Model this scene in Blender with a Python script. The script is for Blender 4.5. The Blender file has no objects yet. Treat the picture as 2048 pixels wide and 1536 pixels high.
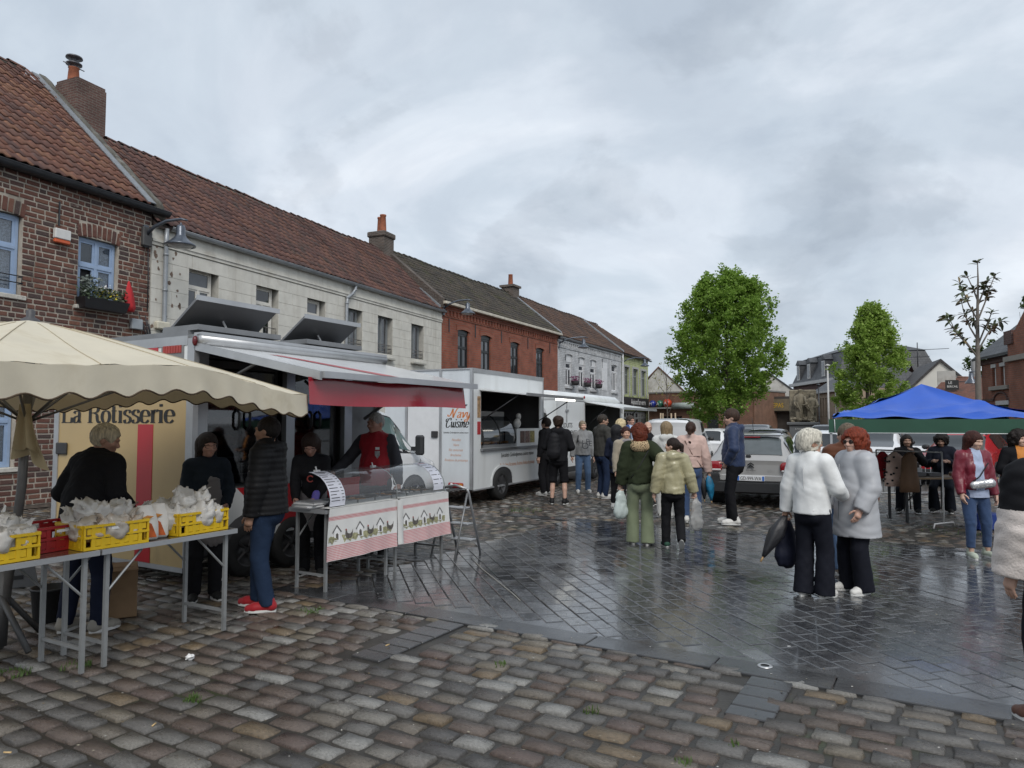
# market square: camera and light first, then paving, houses, vehicles, stall, tent, far side, trees, people
import bpy,math,random
import numpy as np
from mathutils import Vector,Matrix
random.seed(11);RNG=np.random.default_rng(5)
SC=bpy.context.scene
COL=SC.collection
R=math.radians
F=1420.0;CAMH=1.70;PITCH=math.atan((845-768)/F)
cd=bpy.data.cameras.new('camera');cam=bpy.data.objects.new('camera',cd);COL.objects.link(cam)
cd.sensor_width=36.0;cd.lens=36.0*F/2048.0;cd.clip_start=0.05;cd.clip_end=2000.0
cam.location=(0,0,CAMH);cam.rotation_euler=(math.pi/2+PITCH,0,0);SC.camera=cam
SUN_EL,SUN_AZ=44.0,168.0
world=bpy.data.worlds.new('World');SC.world=world;world.use_nodes=True
nt=world.node_tree;nt.nodes.clear();L=nt.links.new
def wn(t,**k):
 n=nt.nodes.new(t)
 for a,b in k.items():setattr(n,a,b)
 return n
out=wn('ShaderNodeOutputWorld');bg=wn('ShaderNodeBackground');L(bg.outputs[0],out.inputs[0])
sky=wn('ShaderNodeTexSky');sky.sky_type='NISHITA';sky.sun_disc=False
sky.sun_elevation=R(SUN_EL);sky.sun_rotation=R(SUN_AZ);sky.dust_density=3.0;sky.air_density=1.0
tc=wn('ShaderNodeTexCoord');sep=wn('ShaderNodeSeparateXYZ');L(tc.outputs['Generated'],sep.inputs[0])
def wm(op,a,b=None,c=None):
 n=wn('ShaderNodeMath',operation=op)
 for i,q in enumerate((a,b,c)):
  if q is None:continue
  if isinstance(q,(int,float)):n.inputs[i].default_value=q
  else:L(q,n.inputs[i])
 return n.outputs[0]
zz=wm('ADD',wm('MAXIMUM',sep.outputs[2],0.0),0.50)
cx=wm('DIVIDE',sep.outputs[0],zz);cy=wm('DIVIDE',sep.outputs[1],zz)
cmb=wn('ShaderNodeCombineXYZ');L(cx,cmb.inputs[0]);L(cy,cmb.inputs[1])
def wnoise(scale,detail,rough,off,dist=0.0,stretch=(1,1,1)):
 mp=wn('ShaderNodeMapping');mp.inputs['Location'].default_value=off;mp.inputs['Scale'].default_value=stretch
 mp.inputs['Rotation'].default_value=(0,0,R(25))
 L(cmb.outputs[0],mp.inputs[0])
 n=wn('ShaderNodeTexNoise');n.inputs['Scale'].default_value=scale;n.inputs['Detail'].default_value=detail
 n.inputs['Roughness'].default_value=rough;n.inputs['Distortion'].default_value=dist;L(mp.outputs[0],n.inputs[0])
 return n.outputs[0]
def ramp(fac,stops,interp='EASE'):
 r=wn('ShaderNodeValToRGB');r.color_ramp.interpolation=interp
 e=r.color_ramp.elements
 e[0].position,e[0].color=stops[0][0],(*stops[0][1],1);e[1].position,e[1].color=stops[-1][0],(*stops[-1][1],1)
 for p,c in stops[1:-1]:
  q=e.new(p);q.color=(*c,1)
 L(fac,r.inputs[0]);return r.outputs[0]
n1=wnoise(1.7,9,0.55,(9.35,3.06,0),0.5,(1,1.25,1))
n2=wnoise(5.0,8,0.6,(7.7,4.2,0),0.35)
n3=wnoise(3.4,10,0.56,(5.5,5.1,0),0.25)
hi=1.0
base=ramp(n1,[(0.34,(0.545,0.62,0.71)),(0.45,(0.625,0.70,0.785)),(0.56,(0.74,0.805,0.885)),(0.68,(0.87,0.92,0.985))])
fine=ramp(n2,[(0.35,(0.955,0.955,0.96)),(0.65,(1.035,1.035,1.03))])
puff=ramp(n3,[(0.52,(1,1,1)),(0.60,(0.89,0.892,0.896)),(0.70,(0.77,0.778,0.79))])
m1=wn('ShaderNodeMix',data_type='RGBA',blend_type='MULTIPLY');m1.inputs[0].default_value=1;L(base,m1.inputs[6]);L(fine,m1.inputs[7])
m2=wn('ShaderNodeMix',data_type='RGBA',blend_type='MULTIPLY');m2.inputs[0].default_value=1;L(m1.outputs[2],m2.inputs[6]);L(puff,m2.inputs[7])
mul=wn('ShaderNodeMix',data_type='RGBA',blend_type='MULTIPLY');mul.inputs[0].default_value=1;L(m2.outputs[2],mul.inputs[6]);mul.inputs[7].default_value=(10,10,10,1)
mixs=wn('ShaderNodeMix',data_type='RGBA');mixs.inputs[0].default_value=0.88;L(sky.outputs[0],mixs.inputs[6]);L(mul.outputs[2],mixs.inputs[7])
L(mixs.outputs[2],bg.inputs[0]);bg.inputs[1].default_value=0.081
sd=bpy.data.lights.new('sun','SUN');sun=bpy.data.objects.new('sun',sd);COL.objects.link(sun)
sd.energy=1.4;sd.angle=R(28);sd.color=(1.0,0.965,0.92)
az=R(SUN_AZ)
sdir=Vector((math.sin(az)*math.cos(R(SUN_EL)),math.cos(az)*math.cos(R(SUN_EL)),math.sin(R(SUN_EL))))
sun.rotation_euler=(-sdir).to_track_quat('-Z','Y').to_euler();sun.location=(0,-5,30)
SC.view_settings.view_transform='Standard';SC.view_settings.look='None'
SC.view_settings.exposure=0.40;SC.view_settings.gamma=1.0;SC.view_settings.use_curve_mapping=False
SC.render.engine='CYCLES';SC.cycles.use_denoising=True
SC.cycles.max_bounces=8;SC.cycles.transparent_max_bounces=12;SC.cycles.caustics_reflective=False;SC.cycles.caustics_refractive=False
def ray(u,v):
 a=(u-1024)/F;b=(768-v)/F;c,s=math.cos(PITCH),math.sin(PITCH)
 return(a,c-b*s,s+b*c)
def gnd(u,v,z=0.0):
 d=ray(u,v);t=(z-CAMH)/d[2];return(d[0]*t,d[1]*t)
def at(u,v,Y):
 d=ray(u,v);t=Y/d[1];return(d[0]*t,Y,CAMH+d[2]*t)
def proj(x,y,z):
 z-=CAMH;c,s=math.cos(PITCH),math.sin(PITCH);dep=y*c+z*s
 if dep<0.05:return(-9e9,-9e9)
 return(1024+F*x/dep,768-F*(-y*s+z*c)/dep)
MATS={}
def S(c):
 return tuple((x/255/12.92)if x/255<=0.04045 else((x/255+0.055)/1.055)**2.4 for x in c)
def pm(name,col=(0.5,0.5,0.5),rough=0.6,var=0.12,vs=6.0,bump=0.0,bs=40.0,metal=0.0,coat=0.0,pal=None,spec=0.5,trans=0.0,alpha=1.0,emit=None,sheen=0.0,dirt=None,coord='Object',rvar=0.0,wet=0.0,sss=0.0,bdet=4,stretch=None,streak=None):
 0
 if name in MATS:return MATS[name]
 m=bpy.data.materials.new(name);MATS[name]=m;m.use_nodes=True
 n=m.node_tree.nodes;l=m.node_tree.links.new;b=n['Principled BSDF']
 def nd(t,**k):
  q=n.new(t)
  for a,c in k.items():setattr(q,a,c)
  return q
 tcn=nd('ShaderNodeTexCoord');co=tcn.outputs[coord]
 if stretch:
  mpn=nd('ShaderNodeMapping');mpn.inputs['Scale'].default_value=stretch;l(co,mpn.inputs[0]);co=mpn.outputs[0]
 def noise(scale,det=4.0,ro=0.55,src=None):
  q=nd('ShaderNodeTexNoise');q.inputs['Scale'].default_value=scale;q.inputs['Detail'].default_value=det
  q.inputs['Roughness'].default_value=ro;l(src or co,q.inputs[0]);return q.outputs[0]
 if pal:
  oi=nd('ShaderNodeObjectInfo');ge=nd('ShaderNodeNewGeometry')
  ad=nd('ShaderNodeMath',operation='ADD');l(oi.outputs['Random'],ad.inputs[0]);l(ge.outputs['Random Per Island'],ad.inputs[1])
  fr=nd('ShaderNodeMath',operation='FRACT');l(ad.outputs[0],fr.inputs[0])
  cr=nd('ShaderNodeValToRGB');cr.color_ramp.interpolation='CONSTANT' if len(pal)>3 else 'LINEAR'
  e=cr.color_ramp.elements
  while len(e)<len(pal):e.new(0.5)
  for i,c in enumerate(pal):
   e[i].position=i/len(pal)if len(pal)>3 else i/max(1,len(pal)-1);e[i].color=(*c,1)
  l(fr.outputs[0],cr.inputs[0]);csock=cr.outputs[0]
 else:
  rg=nd('ShaderNodeRGB');rg.outputs[0].default_value=(*col,1);csock=rg.outputs[0]
 if var>0:
  nz=noise(vs,5.0)
  mr=nd('ShaderNodeMapRange');mr.inputs[1].default_value=0.3;mr.inputs[2].default_value=0.7
  mr.inputs[3].default_value=1-var;mr.inputs[4].default_value=1+var;l(nz,mr.inputs[0])
  mx=nd('ShaderNodeMix',data_type='RGBA',blend_type='MULTIPLY');mx.inputs[0].default_value=1
  l(csock,mx.inputs[6]);l(mr.outputs[0],mx.inputs[7]);csock=mx.outputs[2]
 if dirt:
  nz=noise(dirt[1],7.0,0.65)
  mr=nd('ShaderNodeMapRange');mr.inputs[1].default_value=dirt[2];mr.inputs[2].default_value=dirt[3];l(nz,mr.inputs[0])
  mx=nd('ShaderNodeMix',data_type='RGBA');l(mr.outputs[0],mx.inputs[0]);l(csock,mx.inputs[6]);mx.inputs[7].default_value=(*dirt[0],1);csock=mx.outputs[2]
 if streak:
  mp2=nd('ShaderNodeMapping');mp2.inputs['Scale'].default_value=(1,1,.09);l(co,mp2.inputs[0]);nz=noise(streak[1],5.0,.6,mp2.outputs[0])
  mr=nd('ShaderNodeMapRange');mr.inputs[1].default_value=.52;mr.inputs[2].default_value=.78;mr.inputs[4].default_value=streak[2];l(nz,mr.inputs[0])
  mx=nd('ShaderNodeMix',data_type='RGBA');l(mr.outputs[0],mx.inputs[0]);l(csock,mx.inputs[6]);mx.inputs[7].default_value=(*streak[0],1);csock=mx.outputs[2]
 l(csock,b.inputs['Base Color'])
 b.inputs['Roughness'].default_value=rough;b.inputs['Metallic'].default_value=metal
 b.inputs['Specular IOR Level'].default_value=spec;b.inputs['Coat Weight'].default_value=coat
 b.inputs['Coat Roughness'].default_value=0.08
 b.inputs['Transmission Weight'].default_value=trans;b.inputs['Alpha'].default_value=alpha
 if sheen:b.inputs['Sheen Weight'].default_value=sheen
 if sss:
  b.inputs['Subsurface Weight'].default_value=sss;b.inputs['Subsurface Radius'].default_value=(0.012,0.005,0.003);b.inputs['Subsurface Scale'].default_value=1.0
 if rvar:
  nz=noise(2.3,5.0,0.6);mr=nd('ShaderNodeMapRange');mr.inputs[1].default_value=0.35;mr.inputs[2].default_value=0.65
  mr.inputs[3].default_value=max(0.02,rough-rvar);mr.inputs[4].default_value=rough+rvar;l(nz,mr.inputs[0]);l(mr.outputs[0],b.inputs['Roughness'])
 if bump:
  nz=noise(bs,bdet,0.6);bp=nd('ShaderNodeBump');bp.inputs['Strength'].default_value=bump;bp.inputs['Distance'].default_value=0.01
  l(nz,bp.inputs['Height']);l(bp.outputs[0],b.inputs['Normal'])
 if emit:
  b.inputs['Emission Color'].default_value=(*emit[0],1);b.inputs['Emission Strength'].default_value=emit[1]
 return m
def tree_of(m):return m.node_tree.nodes,m.node_tree.links.new,m.node_tree.nodes['Principled BSDF']
def brick_mat(name,c1,c2,mortar,scale_w=0.22,scale_h=0.065,ms=0.012,rough=0.85,bump=0.6,dirt=None,off=0.5,axis='XZ'):
 0
 if name in MATS:return MATS[name]
 m=pm(name,(0.5,0.5,0.5),rough,0);n,l,b=tree_of(m)
 tcn=n.new('ShaderNodeTexCoord');mp=n.new('ShaderNodeMapping')
 sp=n.new('ShaderNodeSeparateXYZ');cb=n.new('ShaderNodeCombineXYZ');l(tcn.outputs['Object'],sp.inputs[0])
 if axis=='XZ':
  ad=n.new('ShaderNodeMath');ad.operation='ADD';l(sp.outputs[0],ad.inputs[0]);l(sp.outputs[1],ad.inputs[1])
  l(ad.outputs[0],cb.inputs[0]);l(sp.outputs[2],cb.inputs[1])
 else:
  l(sp.outputs[0],cb.inputs[0]);l(sp.outputs[1],cb.inputs[1])
 br=n.new('ShaderNodeTexBrick');l(cb.outputs[0],br.inputs[0])
 br.inputs['Color1'].default_value=(*c1,1);br.inputs['Color2'].default_value=(*c2,1);br.inputs['Mortar'].default_value=(*mortar,1)
 br.inputs['Scale'].default_value=1.0;br.inputs['Brick Width'].default_value=scale_w;br.inputs['Row Height'].default_value=scale_h
 br.inputs['Mortar Size'].default_value=ms;br.inputs['Mortar Smooth'].default_value=0.3;br.offset=off
 nz=n.new('ShaderNodeTexNoise');nz.inputs['Scale'].default_value=1.7;nz.inputs['Detail'].default_value=6;l(tcn.outputs['Object'],nz.inputs[0])
 mr=n.new('ShaderNodeMapRange');mr.inputs[1].default_value=0.3;mr.inputs[2].default_value=0.7;mr.inputs[3].default_value=0.72;mr.inputs[4].default_value=1.2;l(nz.outputs[0],mr.inputs[0])
 mx=n.new('ShaderNodeMix');mx.data_type='RGBA';mx.blend_type='MULTIPLY';mx.inputs[0].default_value=1;l(br.outputs[0],mx.inputs[6]);l(mr.outputs[0],mx.inputs[7])
 l(mx.outputs[2],b.inputs['Base Color'])
 bp=n.new('ShaderNodeBump');bp.inputs['Strength'].default_value=bump;bp.inputs['Distance'].default_value=0.01;bp.invert=True;l(br.outputs['Fac'],bp.inputs['Height']);l(bp.outputs[0],b.inputs['Normal'])
 return m
class MB:
 0
 def __init__(s):s.v=[];s.f=[];s.m=[];s.sm=[];s.X=None;s.mi=0;s.smooth=False
 def _add(s,vs,fs):
  k=len(s.v)
  if s.X is not None:vs=[tuple(s.X@Vector(p))for p in vs]
  s.v+=[tuple(p)for p in vs]
  for f in fs:s.f.append(tuple(i+k for i in f));s.m.append(s.mi);s.sm.append(s.smooth)
  return s
 def box(s,x0,x1,y0,y1,z0,z1,ch=0.0):
  if ch<=0 or min(x1-x0,y1-y0,z1-z0)<2.2*ch:
   return s._add([(x0,y0,z0),(x1,y0,z0),(x1,y1,z0),(x0,y1,z0),(x0,y0,z1),(x1,y0,z1),(x1,y1,z1),(x0,y1,z1)],[(0,3,2,1),(4,5,6,7),(0,1,5,4),(1,2,6,5),(2,3,7,6),(3,0,4,7)])
  vs=[];
  for(X,sx)in((x0,1),(x1,-1)):
   for(Y,sy)in((y0,1),(y1,-1)):
    for(Z,sz)in((z0,1),(z1,-1)):
     vs+=[(X,Y+sy*ch,Z+sz*ch),(X+sx*ch,Y,Z+sz*ch),(X+sx*ch,Y+sy*ch,Z)]
  def q(i,j,k,a):return((i*2+j)*2+k)*3+a
  fs=[(q(0,0,0,0),q(0,0,1,0),q(0,1,1,0),q(0,1,0,0)),(q(1,0,0,0),q(1,1,0,0),q(1,1,1,0),q(1,0,1,0)),(q(0,0,0,1),q(1,0,0,1),q(1,0,1,1),q(0,0,1,1)),(q(0,1,0,1),q(0,1,1,1),q(1,1,1,1),q(1,1,0,1)),(q(0,0,0,2),q(0,1,0,2),q(1,1,0,2),q(1,0,0,2)),(q(0,0,1,2),q(1,0,1,2),q(1,1,1,2),q(0,1,1,2))]
  for i in(0,1):
   for j in(0,1):
    a,b_,c,d=q(i,j,0,0),q(i,j,1,0),q(i,j,1,1),q(i,j,0,1);fs.append((a,b_,c,d)if i!=j else(d,c,b_,a))
    a,b_,c,d=q(i,0,j,0),q(i,1,j,0),q(i,1,j,2),q(i,0,j,2);fs.append((a,b_,c,d)if i==j else(d,c,b_,a))
    a,b_,c,d=q(0,i,j,1),q(1,i,j,1),q(1,i,j,2),q(0,i,j,2);fs.append((a,b_,c,d)if i!=j else(d,c,b_,a))
  for i in(0,1):
   for j in(0,1):
    for k in(0,1):
     t=(q(i,j,k,0),q(i,j,k,1),q(i,j,k,2));fs.append(t if(i+j+k)%2==0 else t[::-1])
  return s._add(vs,fs)
 def hexa(s,p):
  return s._add(p,[(0,3,2,1),(4,5,6,7),(0,1,5,4),(1,2,6,5),(2,3,7,6),(3,0,4,7)])
 def quad(s,*p):return s._add(p,[tuple(range(len(p)))])
 def tube(s,path,r,n=8,cap=True,r2=None):
  pts=[Vector(p)for p in path];rings=[];k=len(pts)
  up=Vector((0,0,1));prev=None
  for i,p in enumerate(pts):
   d=(pts[min(i+1,k-1)]-pts[max(i-1,0)]).normalized()
   a=prev if prev is not None else(up if abs(d.z)<0.9 else Vector((1,0,0)))
   x=d.cross(a).normalized();y=x.cross(d).normalized();prev=y
   rr=r if r2 is None else r+(r2-r)*i/max(1,k-1)
   if isinstance(r,(list,tuple)):rr=r[i]
   rings.append([p+x*(rr*math.cos(2*math.pi*j/n))+y*(rr*math.sin(2*math.pi*j/n))for j in range(n)])
  return s.loft(rings,True,cap)
 def loft(s,rings,closed=True,cap=True):
  n=len(rings[0]);vs=[tuple(p)for r in rings for p in r];fs=[]
  for i in range(len(rings)-1):
   for j in range(n if closed else n-1):
    a,b_=i*n+j,i*n+(j+1)%n;fs.append((a,b_,b_+n,a+n))
  if cap and closed:fs+=[tuple(range(n-1,-1,-1)),tuple(range((len(rings)-1)*n,len(rings)*n))]
  return s._add(vs,fs)
 def lathe(s,prof,n=16,c=(0,0,0),cap=False):
  rings=[[(c[0]+r*math.cos(2*math.pi*j/n),c[1]+r*math.sin(2*math.pi*j/n),c[2]+z)for j in range(n)]for r,z in prof]
  return s.loft(rings,True,cap)
 def prism(s,poly,z0,z1,axis='z'):
  n=len(poly)
  def P(a,b_,c):return{'z':(a,b_,c),'y':(a,c,b_),'x':(c,a,b_)}[axis]
  vs=[P(x,y,z0)for x,y in poly]+[P(x,y,z1)for x,y in poly]
  fs=[tuple(range(n-1,-1,-1)),tuple(range(n,2*n))]+[(i,(i+1)%n,(i+1)%n+n,i+n)for i in range(n)]
  if axis=='y':fs=[f[::-1]for f in fs]
  return s._add(vs,fs)
 def ball(s,c,r,n=12,m=8):
  rx,ry,rz=(r,r,r)if isinstance(r,(int,float))else r
  rings=[]
  for i in range(1,m):
   a=math.pi*i/m-math.pi/2
   rings.append([(c[0]+rx*math.cos(a)*math.cos(2*math.pi*j/n),c[1]+ry*math.cos(a)*math.sin(2*math.pi*j/n),c[2]+rz*math.sin(a))for j in range(n)])
  return s.loft(rings,True,True)
 def grid(s,fn,nu,nv):
  vs=[fn(i/nu,j/nv)for j in range(nv+1)for i in range(nu+1)]
  return s._add(vs,[(j*(nu+1)+i,j*(nu+1)+i+1,(j+1)*(nu+1)+i+1,(j+1)*(nu+1)+i)for j in range(nv)for i in range(nu)])
 def arrays(s,v,f):
  return s._add([tuple(p)for p in v],[tuple(q)for q in f])
 def mesh(s,name,mats):
  me=bpy.data.meshes.new(name);me.from_pydata(s.v,[],s.f)
  for m in(mats if isinstance(mats,(list,tuple))else[mats]):me.materials.append(m)
  me.polygons.foreach_set('material_index',s.m);me.polygons.foreach_set('use_smooth',s.sm);me.update();return me
 def build(s,name,mats,parent=None,loc=(0,0,0),rot=(0,0,0)):
  return link(name,s.mesh(name,mats),parent,loc,rot)
def link(name,me,parent=None,loc=(0,0,0),rot=(0,0,0),scale=None):
 o=bpy.data.objects.new(name,me);COL.objects.link(o);o.parent=parent;o.location=loc;o.rotation_euler=rot
 if scale:o.scale=scale
 return o
def tag(o,label=None,cat=None,group=None,kind=None):
 if label:o['label']=label
 if cat:o['category']=cat
 if group:o['group']=group
 if kind:o['kind']=kind
 return o
def empty(name,loc=(0,0,0),rz=0.0,label=None,cat=None,group=None):
 o=bpy.data.objects.new(name,None);COL.objects.link(o);o.location=loc;o.rotation_euler=(0,0,rz);o.empty_display_size=0.1
 return tag(o,label,cat,group)
def box(name,mat,parent,*b,ch=0.0):
 m=MB();m.box(*b,ch=ch);return m.build(name,mat,parent)
def copy_tree(o,parent=None):
 c=o.copy();COL.objects.link(c);c.parent=parent
 for ch in list(o.children):copy_tree(ch,c)
 return c
class Fr:
 0
 def __init__(s,x,y,deg):s.o=(x,y);s.a=R(deg);s.d=(math.sin(s.a),math.cos(s.a));s.n=(-s.d[1],s.d[0]);s.rz=math.pi/2-s.a
 def pt(s,t,w=0.0):return(s.o[0]+t*s.d[0]+w*s.n[0],s.o[1]+t*s.d[1]+w*s.n[1])
 def p3(s,t,w=0.0,z=0.0):return(*s.pt(t,w),z)
 def root(s,name,t,w,label,cat,group=None):return empty(name,s.p3(t,w),s.rz,label,cat,group)
def text_mesh(txt,size=0.1,shear=0.0,ext=0.001,align='LEFT',spacing=1.0):
 cu=bpy.data.curves.new('txt','FONT');cu.body=txt;cu.size=size;cu.shear=shear;cu.extrude=ext;cu.align_x=align;cu.space_character=spacing
 cu.resolution_u=3
 ob=bpy.data.objects.new('txt',cu);COL.objects.link(ob);dg=bpy.context.evaluated_depsgraph_get();dg.update()
 me=bpy.data.meshes.new_from_object(ob.evaluated_get(dg));bpy.data.objects.remove(ob);bpy.data.curves.remove(cu);return me
def text(name,txt,mat,parent,loc,rot,size=0.1,shear=0.0,align='LEFT',sx=1.0,ext=0.001,spacing=1.0,width=None):
 me=text_mesh(txt,size,shear,ext,align,spacing);me.materials.clear();me.materials.append(mat);me.name=name
 if width and len(me.vertices):
  xs=[v.co.x for v in me.vertices];sx=width/max(1e-6,max(xs)-min(xs))
 return link(name,me,parent,loc,rot,(sx,1,1))
def thin_glass(name,tint=(1,1,1),refl=0.06,body=0.0,rough=0.03):
 if name in MATS:return MATS[name]
 m=bpy.data.materials.new(name);MATS[name]=m;m.use_nodes=True;n=m.node_tree.nodes;l=m.node_tree.links.new;n.clear()
 o=n.new('ShaderNodeOutputMaterial');tr=n.new('ShaderNodeBsdfTransparent');gl=n.new('ShaderNodeBsdfGlossy');mx=n.new('ShaderNodeMixShader')
 lw=n.new('ShaderNodeLayerWeight');pw=n.new('ShaderNodeMath');pw.operation='POWER';pw.inputs[1].default_value=4.0;l(lw.outputs['Facing'],pw.inputs[0])
 ad=n.new('ShaderNodeMath');ad.operation='MULTIPLY_ADD';ad.use_clamp=True;ad.inputs[1].default_value=0.85;ad.inputs[2].default_value=refl;l(pw.outputs[0],ad.inputs[0])
 tr.inputs[0].default_value=(*tint,1);gl.inputs['Roughness'].default_value=rough;l(ad.outputs[0],mx.inputs[0]);l(tr.outputs[0],mx.inputs[1]);l(gl.outputs[0],mx.inputs[2])
 if body:
  df=n.new('ShaderNodeBsdfDiffuse');df.inputs[0].default_value=(.8,.82,.85,1);m2_=n.new('ShaderNodeMixShader');m2_.inputs[0].default_value=body;l(mx.outputs[0],m2_.inputs[1]);l(df.outputs[0],m2_.inputs[2]);l(m2_.outputs[0],o.inputs[0])
 else:l(mx.outputs[0],o.inputs[0])
 return m
def pen(mb,pts,thick,thin,ox,oy,sc,shear=0.0,z=0.0,ang=0.0):
 pts=[Vector((ox+(x+y*shear)*sc,oy+y*sc,0))for x,y in pts]
 sm=[]
 k=len(pts)
 for i in range(k-1):
  p0,p1,p2,p3=pts[max(i-1,0)],pts[i],pts[i+1],pts[min(i+2,k-1)]
  for q in range(6 if k>2 else 1):
   t=q/(6 if k>2 else 1)
   sm.append(0.5*((2*p1)+(p2-p0)*t+(2*p0-5*p1+4*p2-p3)*t*t+(3*p1-p0-3*p2+p3)*t**3))
 sm.append(pts[-1])
 Lf,Rt=[],[]
 for i,p in enumerate(sm):
  d=(sm[min(i+1,len(sm)-1)]-sm[max(i-1,0)]).normalized()
  w=(thin+(thick-thin)*abs(d.y)**1.5)*sc/2;nrm=Vector((-d.y,d.x,0))
  Lf.append(p+nrm*w);Rt.append(p-nrm*w)
 for i in range(len(sm)-1):
  mb.quad((Rt[i].x,Rt[i].y,z),(Rt[i+1].x,Rt[i+1].y,z),(Lf[i+1].x,Lf[i+1].y,z),(Lf[i].x,Lf[i].y,z))
GLY={'L':(.78,[[(.18,0),(.18,1)],[(.02,0),(.70,0)],[(.70,0),(.72,.28)],[(.02,1),(.36,1)]]),'R':(.86,[[(.18,0),(.18,1)],[(.02,0),(.34,0)],[(.02,1),(.40,1),(.62,.93),(.68,.76),(.60,.58),(.38,.52),(.18,.52)],[(.38,.52),(.58,.42),(.64,.12),(.72,.0),(.84,.05)]]),'a':(.58,[[(.08,.50),(.14,.60),(.28,.63),(.40,.55),(.41,.40),(.41,.12),(.46,.02),(.54,.04)],[(.41,.38),(.16,.30),(.07,.15),(.14,.01),(.30,.03),(.41,.16)]]),'o':(.60,[[(.29,.63),(.13,.55),(.06,.31),(.13,.07),(.29,-.01),(.45,.07),(.52,.31),(.45,.55),(.29,.63)]]),'^':(.60,[[(.29,.63),(.13,.55),(.06,.31),(.13,.07),(.29,-.01),(.45,.07),(.52,.31),(.45,.55),(.29,.63)],[(.14,.74),(.29,.92)],[(.29,.92),(.44,.74)]]),'t':(.40,[[(.16,.86),(.16,.14),(.22,.01),(.36,.06)],[(.02,.61),(.34,.61)]]),'i':(.34,[[(.16,0),(.16,.62)],[(.03,0),(.29,0)],[(.03,.60),(.16,.61)],[(.16,.80),(.16,.92)]]),'s':(.48,[[(.40,.50),(.34,.62),(.20,.64),(.08,.54),(.10,.42),(.24,.34),(.38,.24),(.40,.10),(.28,-.01),(.12,.0),(.06,.14)]]),'e':(.54,[[(.07,.34),(.47,.34),(.44,.54),(.28,.63),(.12,.54),(.06,.31),(.12,.06),(.30,-.01),(.48,.12)]]),'r':(.44,[[(.16,0),(.16,.62)],[(.03,0),(.30,0)],[(.03,.60),(.16,.61)],[(.16,.42),(.26,.60),(.38,.62),(.42,.54)]]),'N':(1.0,[[(-.25,.35),(-.22,.2),(-.05,.16),(.10,.4),(.22,1.0)],[(.22,1.0),(.36,.5),(.52,0)],[(.52,0),(.62,.6),(.78,1.0),(.95,1.02)]]),'C':(.85,[[(.70,.78),(.74,.95),(.58,1.04),(.30,.80),(.14,.40),(.22,.04),(.48,-.02),(.76,.2)],[(.30,.98),(.05,.92),(-.02,.72),(.08,.62)]]),'v':(.56,[[(.0,.5),(.1,.6),(.18,.3),(.22,.02),(.36,.2),(.46,.55),(.56,.56)]]),'y':(.60,[[(.0,.5),(.1,.6),(.14,.2),(.24,.02),(.38,.15),(.48,.6)],[(.48,.6),(.44,.0),(.30,-.36),(.08,-.42),(.02,-.28),(.2,-.16),(.6,.1)]]),'u':(.60,[[(.0,.5),(.1,.6),(.12,.15),(.22,.0),(.36,.12),(.44,.6)],[(.44,.6),(.44,.12),(.50,.0),(.62,.1)]]),'n':(.62,[[(.0,.5),(.10,.6),(.10,.0)],[(.10,.25),(.26,.58),(.40,.56),(.42,.12),(.48,.0),(.60,.1)]]),'j':(.42,[[(.0,.5),(.16,.6),(.12,.15),(.2,.0),(.36,.1)],[(.2,.85),(.22,.93)]]),' ':(.35,[])}
def lettering(name,txt,mat,parent,loc,rot,height,thick=.17,thin=.035,shear=0.0,width=None,track=1.0):
 mb=MB();x=0.0
 for ch in txt:
  adv,st=GLY[ch]
  for k in st:pen(mb,k,thick,thin,x,0,1.0,shear,0.0)
  x+=adv*track
 sx=(width/x)if width else height
 mb.v=[(a*sx,b_*height,0.0)for a,b_,c in mb.v]
 return mb.build(name,mat,parent,loc,rot)
PA=R(31.0);PD=(math.sin(PA),math.cos(PA));PW=(math.cos(PA),-math.sin(PA))
def pav(s,w):return(s*PD[0]+w*PW[0],s*PD[1]+w*PW[1])
S0,S1=5.03,11.45
def sees(x,y,z=0.0,m=600):
 u,v=proj(x,y,z);return-m<u<2048+m and v<1536+min(m,140)*1.6 and y>0.3
def ground_material():
 m=brick_mat('far_setts',(0.085,0.078,0.07),(0.12,0.105,0.088),(0.03,0.028,0.024),0.24,0.17,0.02,rough=0.33,bump=0.8,axis='XY')
 return m
def pquad(mb,sa,sb,wa,wb,z):
 mb.quad(*[(*pav(s,w),z)for s,w in((sa,wa),(sa,wb),(sb,wb),(sb,wa))])
SA,SB,WA,WB=0.0,19.6,-15.5,10.0
g=MB()
for q in((-300,SA,-600,600),(SB,900,-600,600),(SA,SB,-600,WA),(SA,SB,WB,600)):pquad(g,*q,-0.004)
ground=tag(g.build('ground',ground_material()),'wide wet stone ground of the market square',None,None,'structure')
bed=MB();pquad(bed,SA-1,SB+1.5,WA-1,WB+1.5,-0.019)
bed=tag(bed.build('paving',pm('bed_earth',(0.036,0.032,0.026),0.45,0.45,3.5,bump=0.7,bs=50,dirt=((0.035,0.05,0.014),0.8,0.58,0.72))),'old stone paving of the square in its earth bed',None,None,'structure')
SETT=pm('sett_stone',pal=[(.088,.070,.056),(.130,.124,.114),(.098,.072,.058),(.150,.130,.100),(.078,.074,.070),(.175,.164,.144),(.112,.086,.070),(.134,.116,.094),(.108,.102,.094),(.118,.092,.076),(.23,.225,.21),(.090,.082,.074),(.150,.112,.070),(.118,.112,.104),(.104,.076,.064),(.146,.136,.122)],rough=0.34,var=0.32,vs=14,bump=0.6,bs=55,rvar=0.18,spec=0.6,bdet=8,dirt=((0.034,0.03,0.024),26,0.56,0.74),coord='Object')
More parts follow.
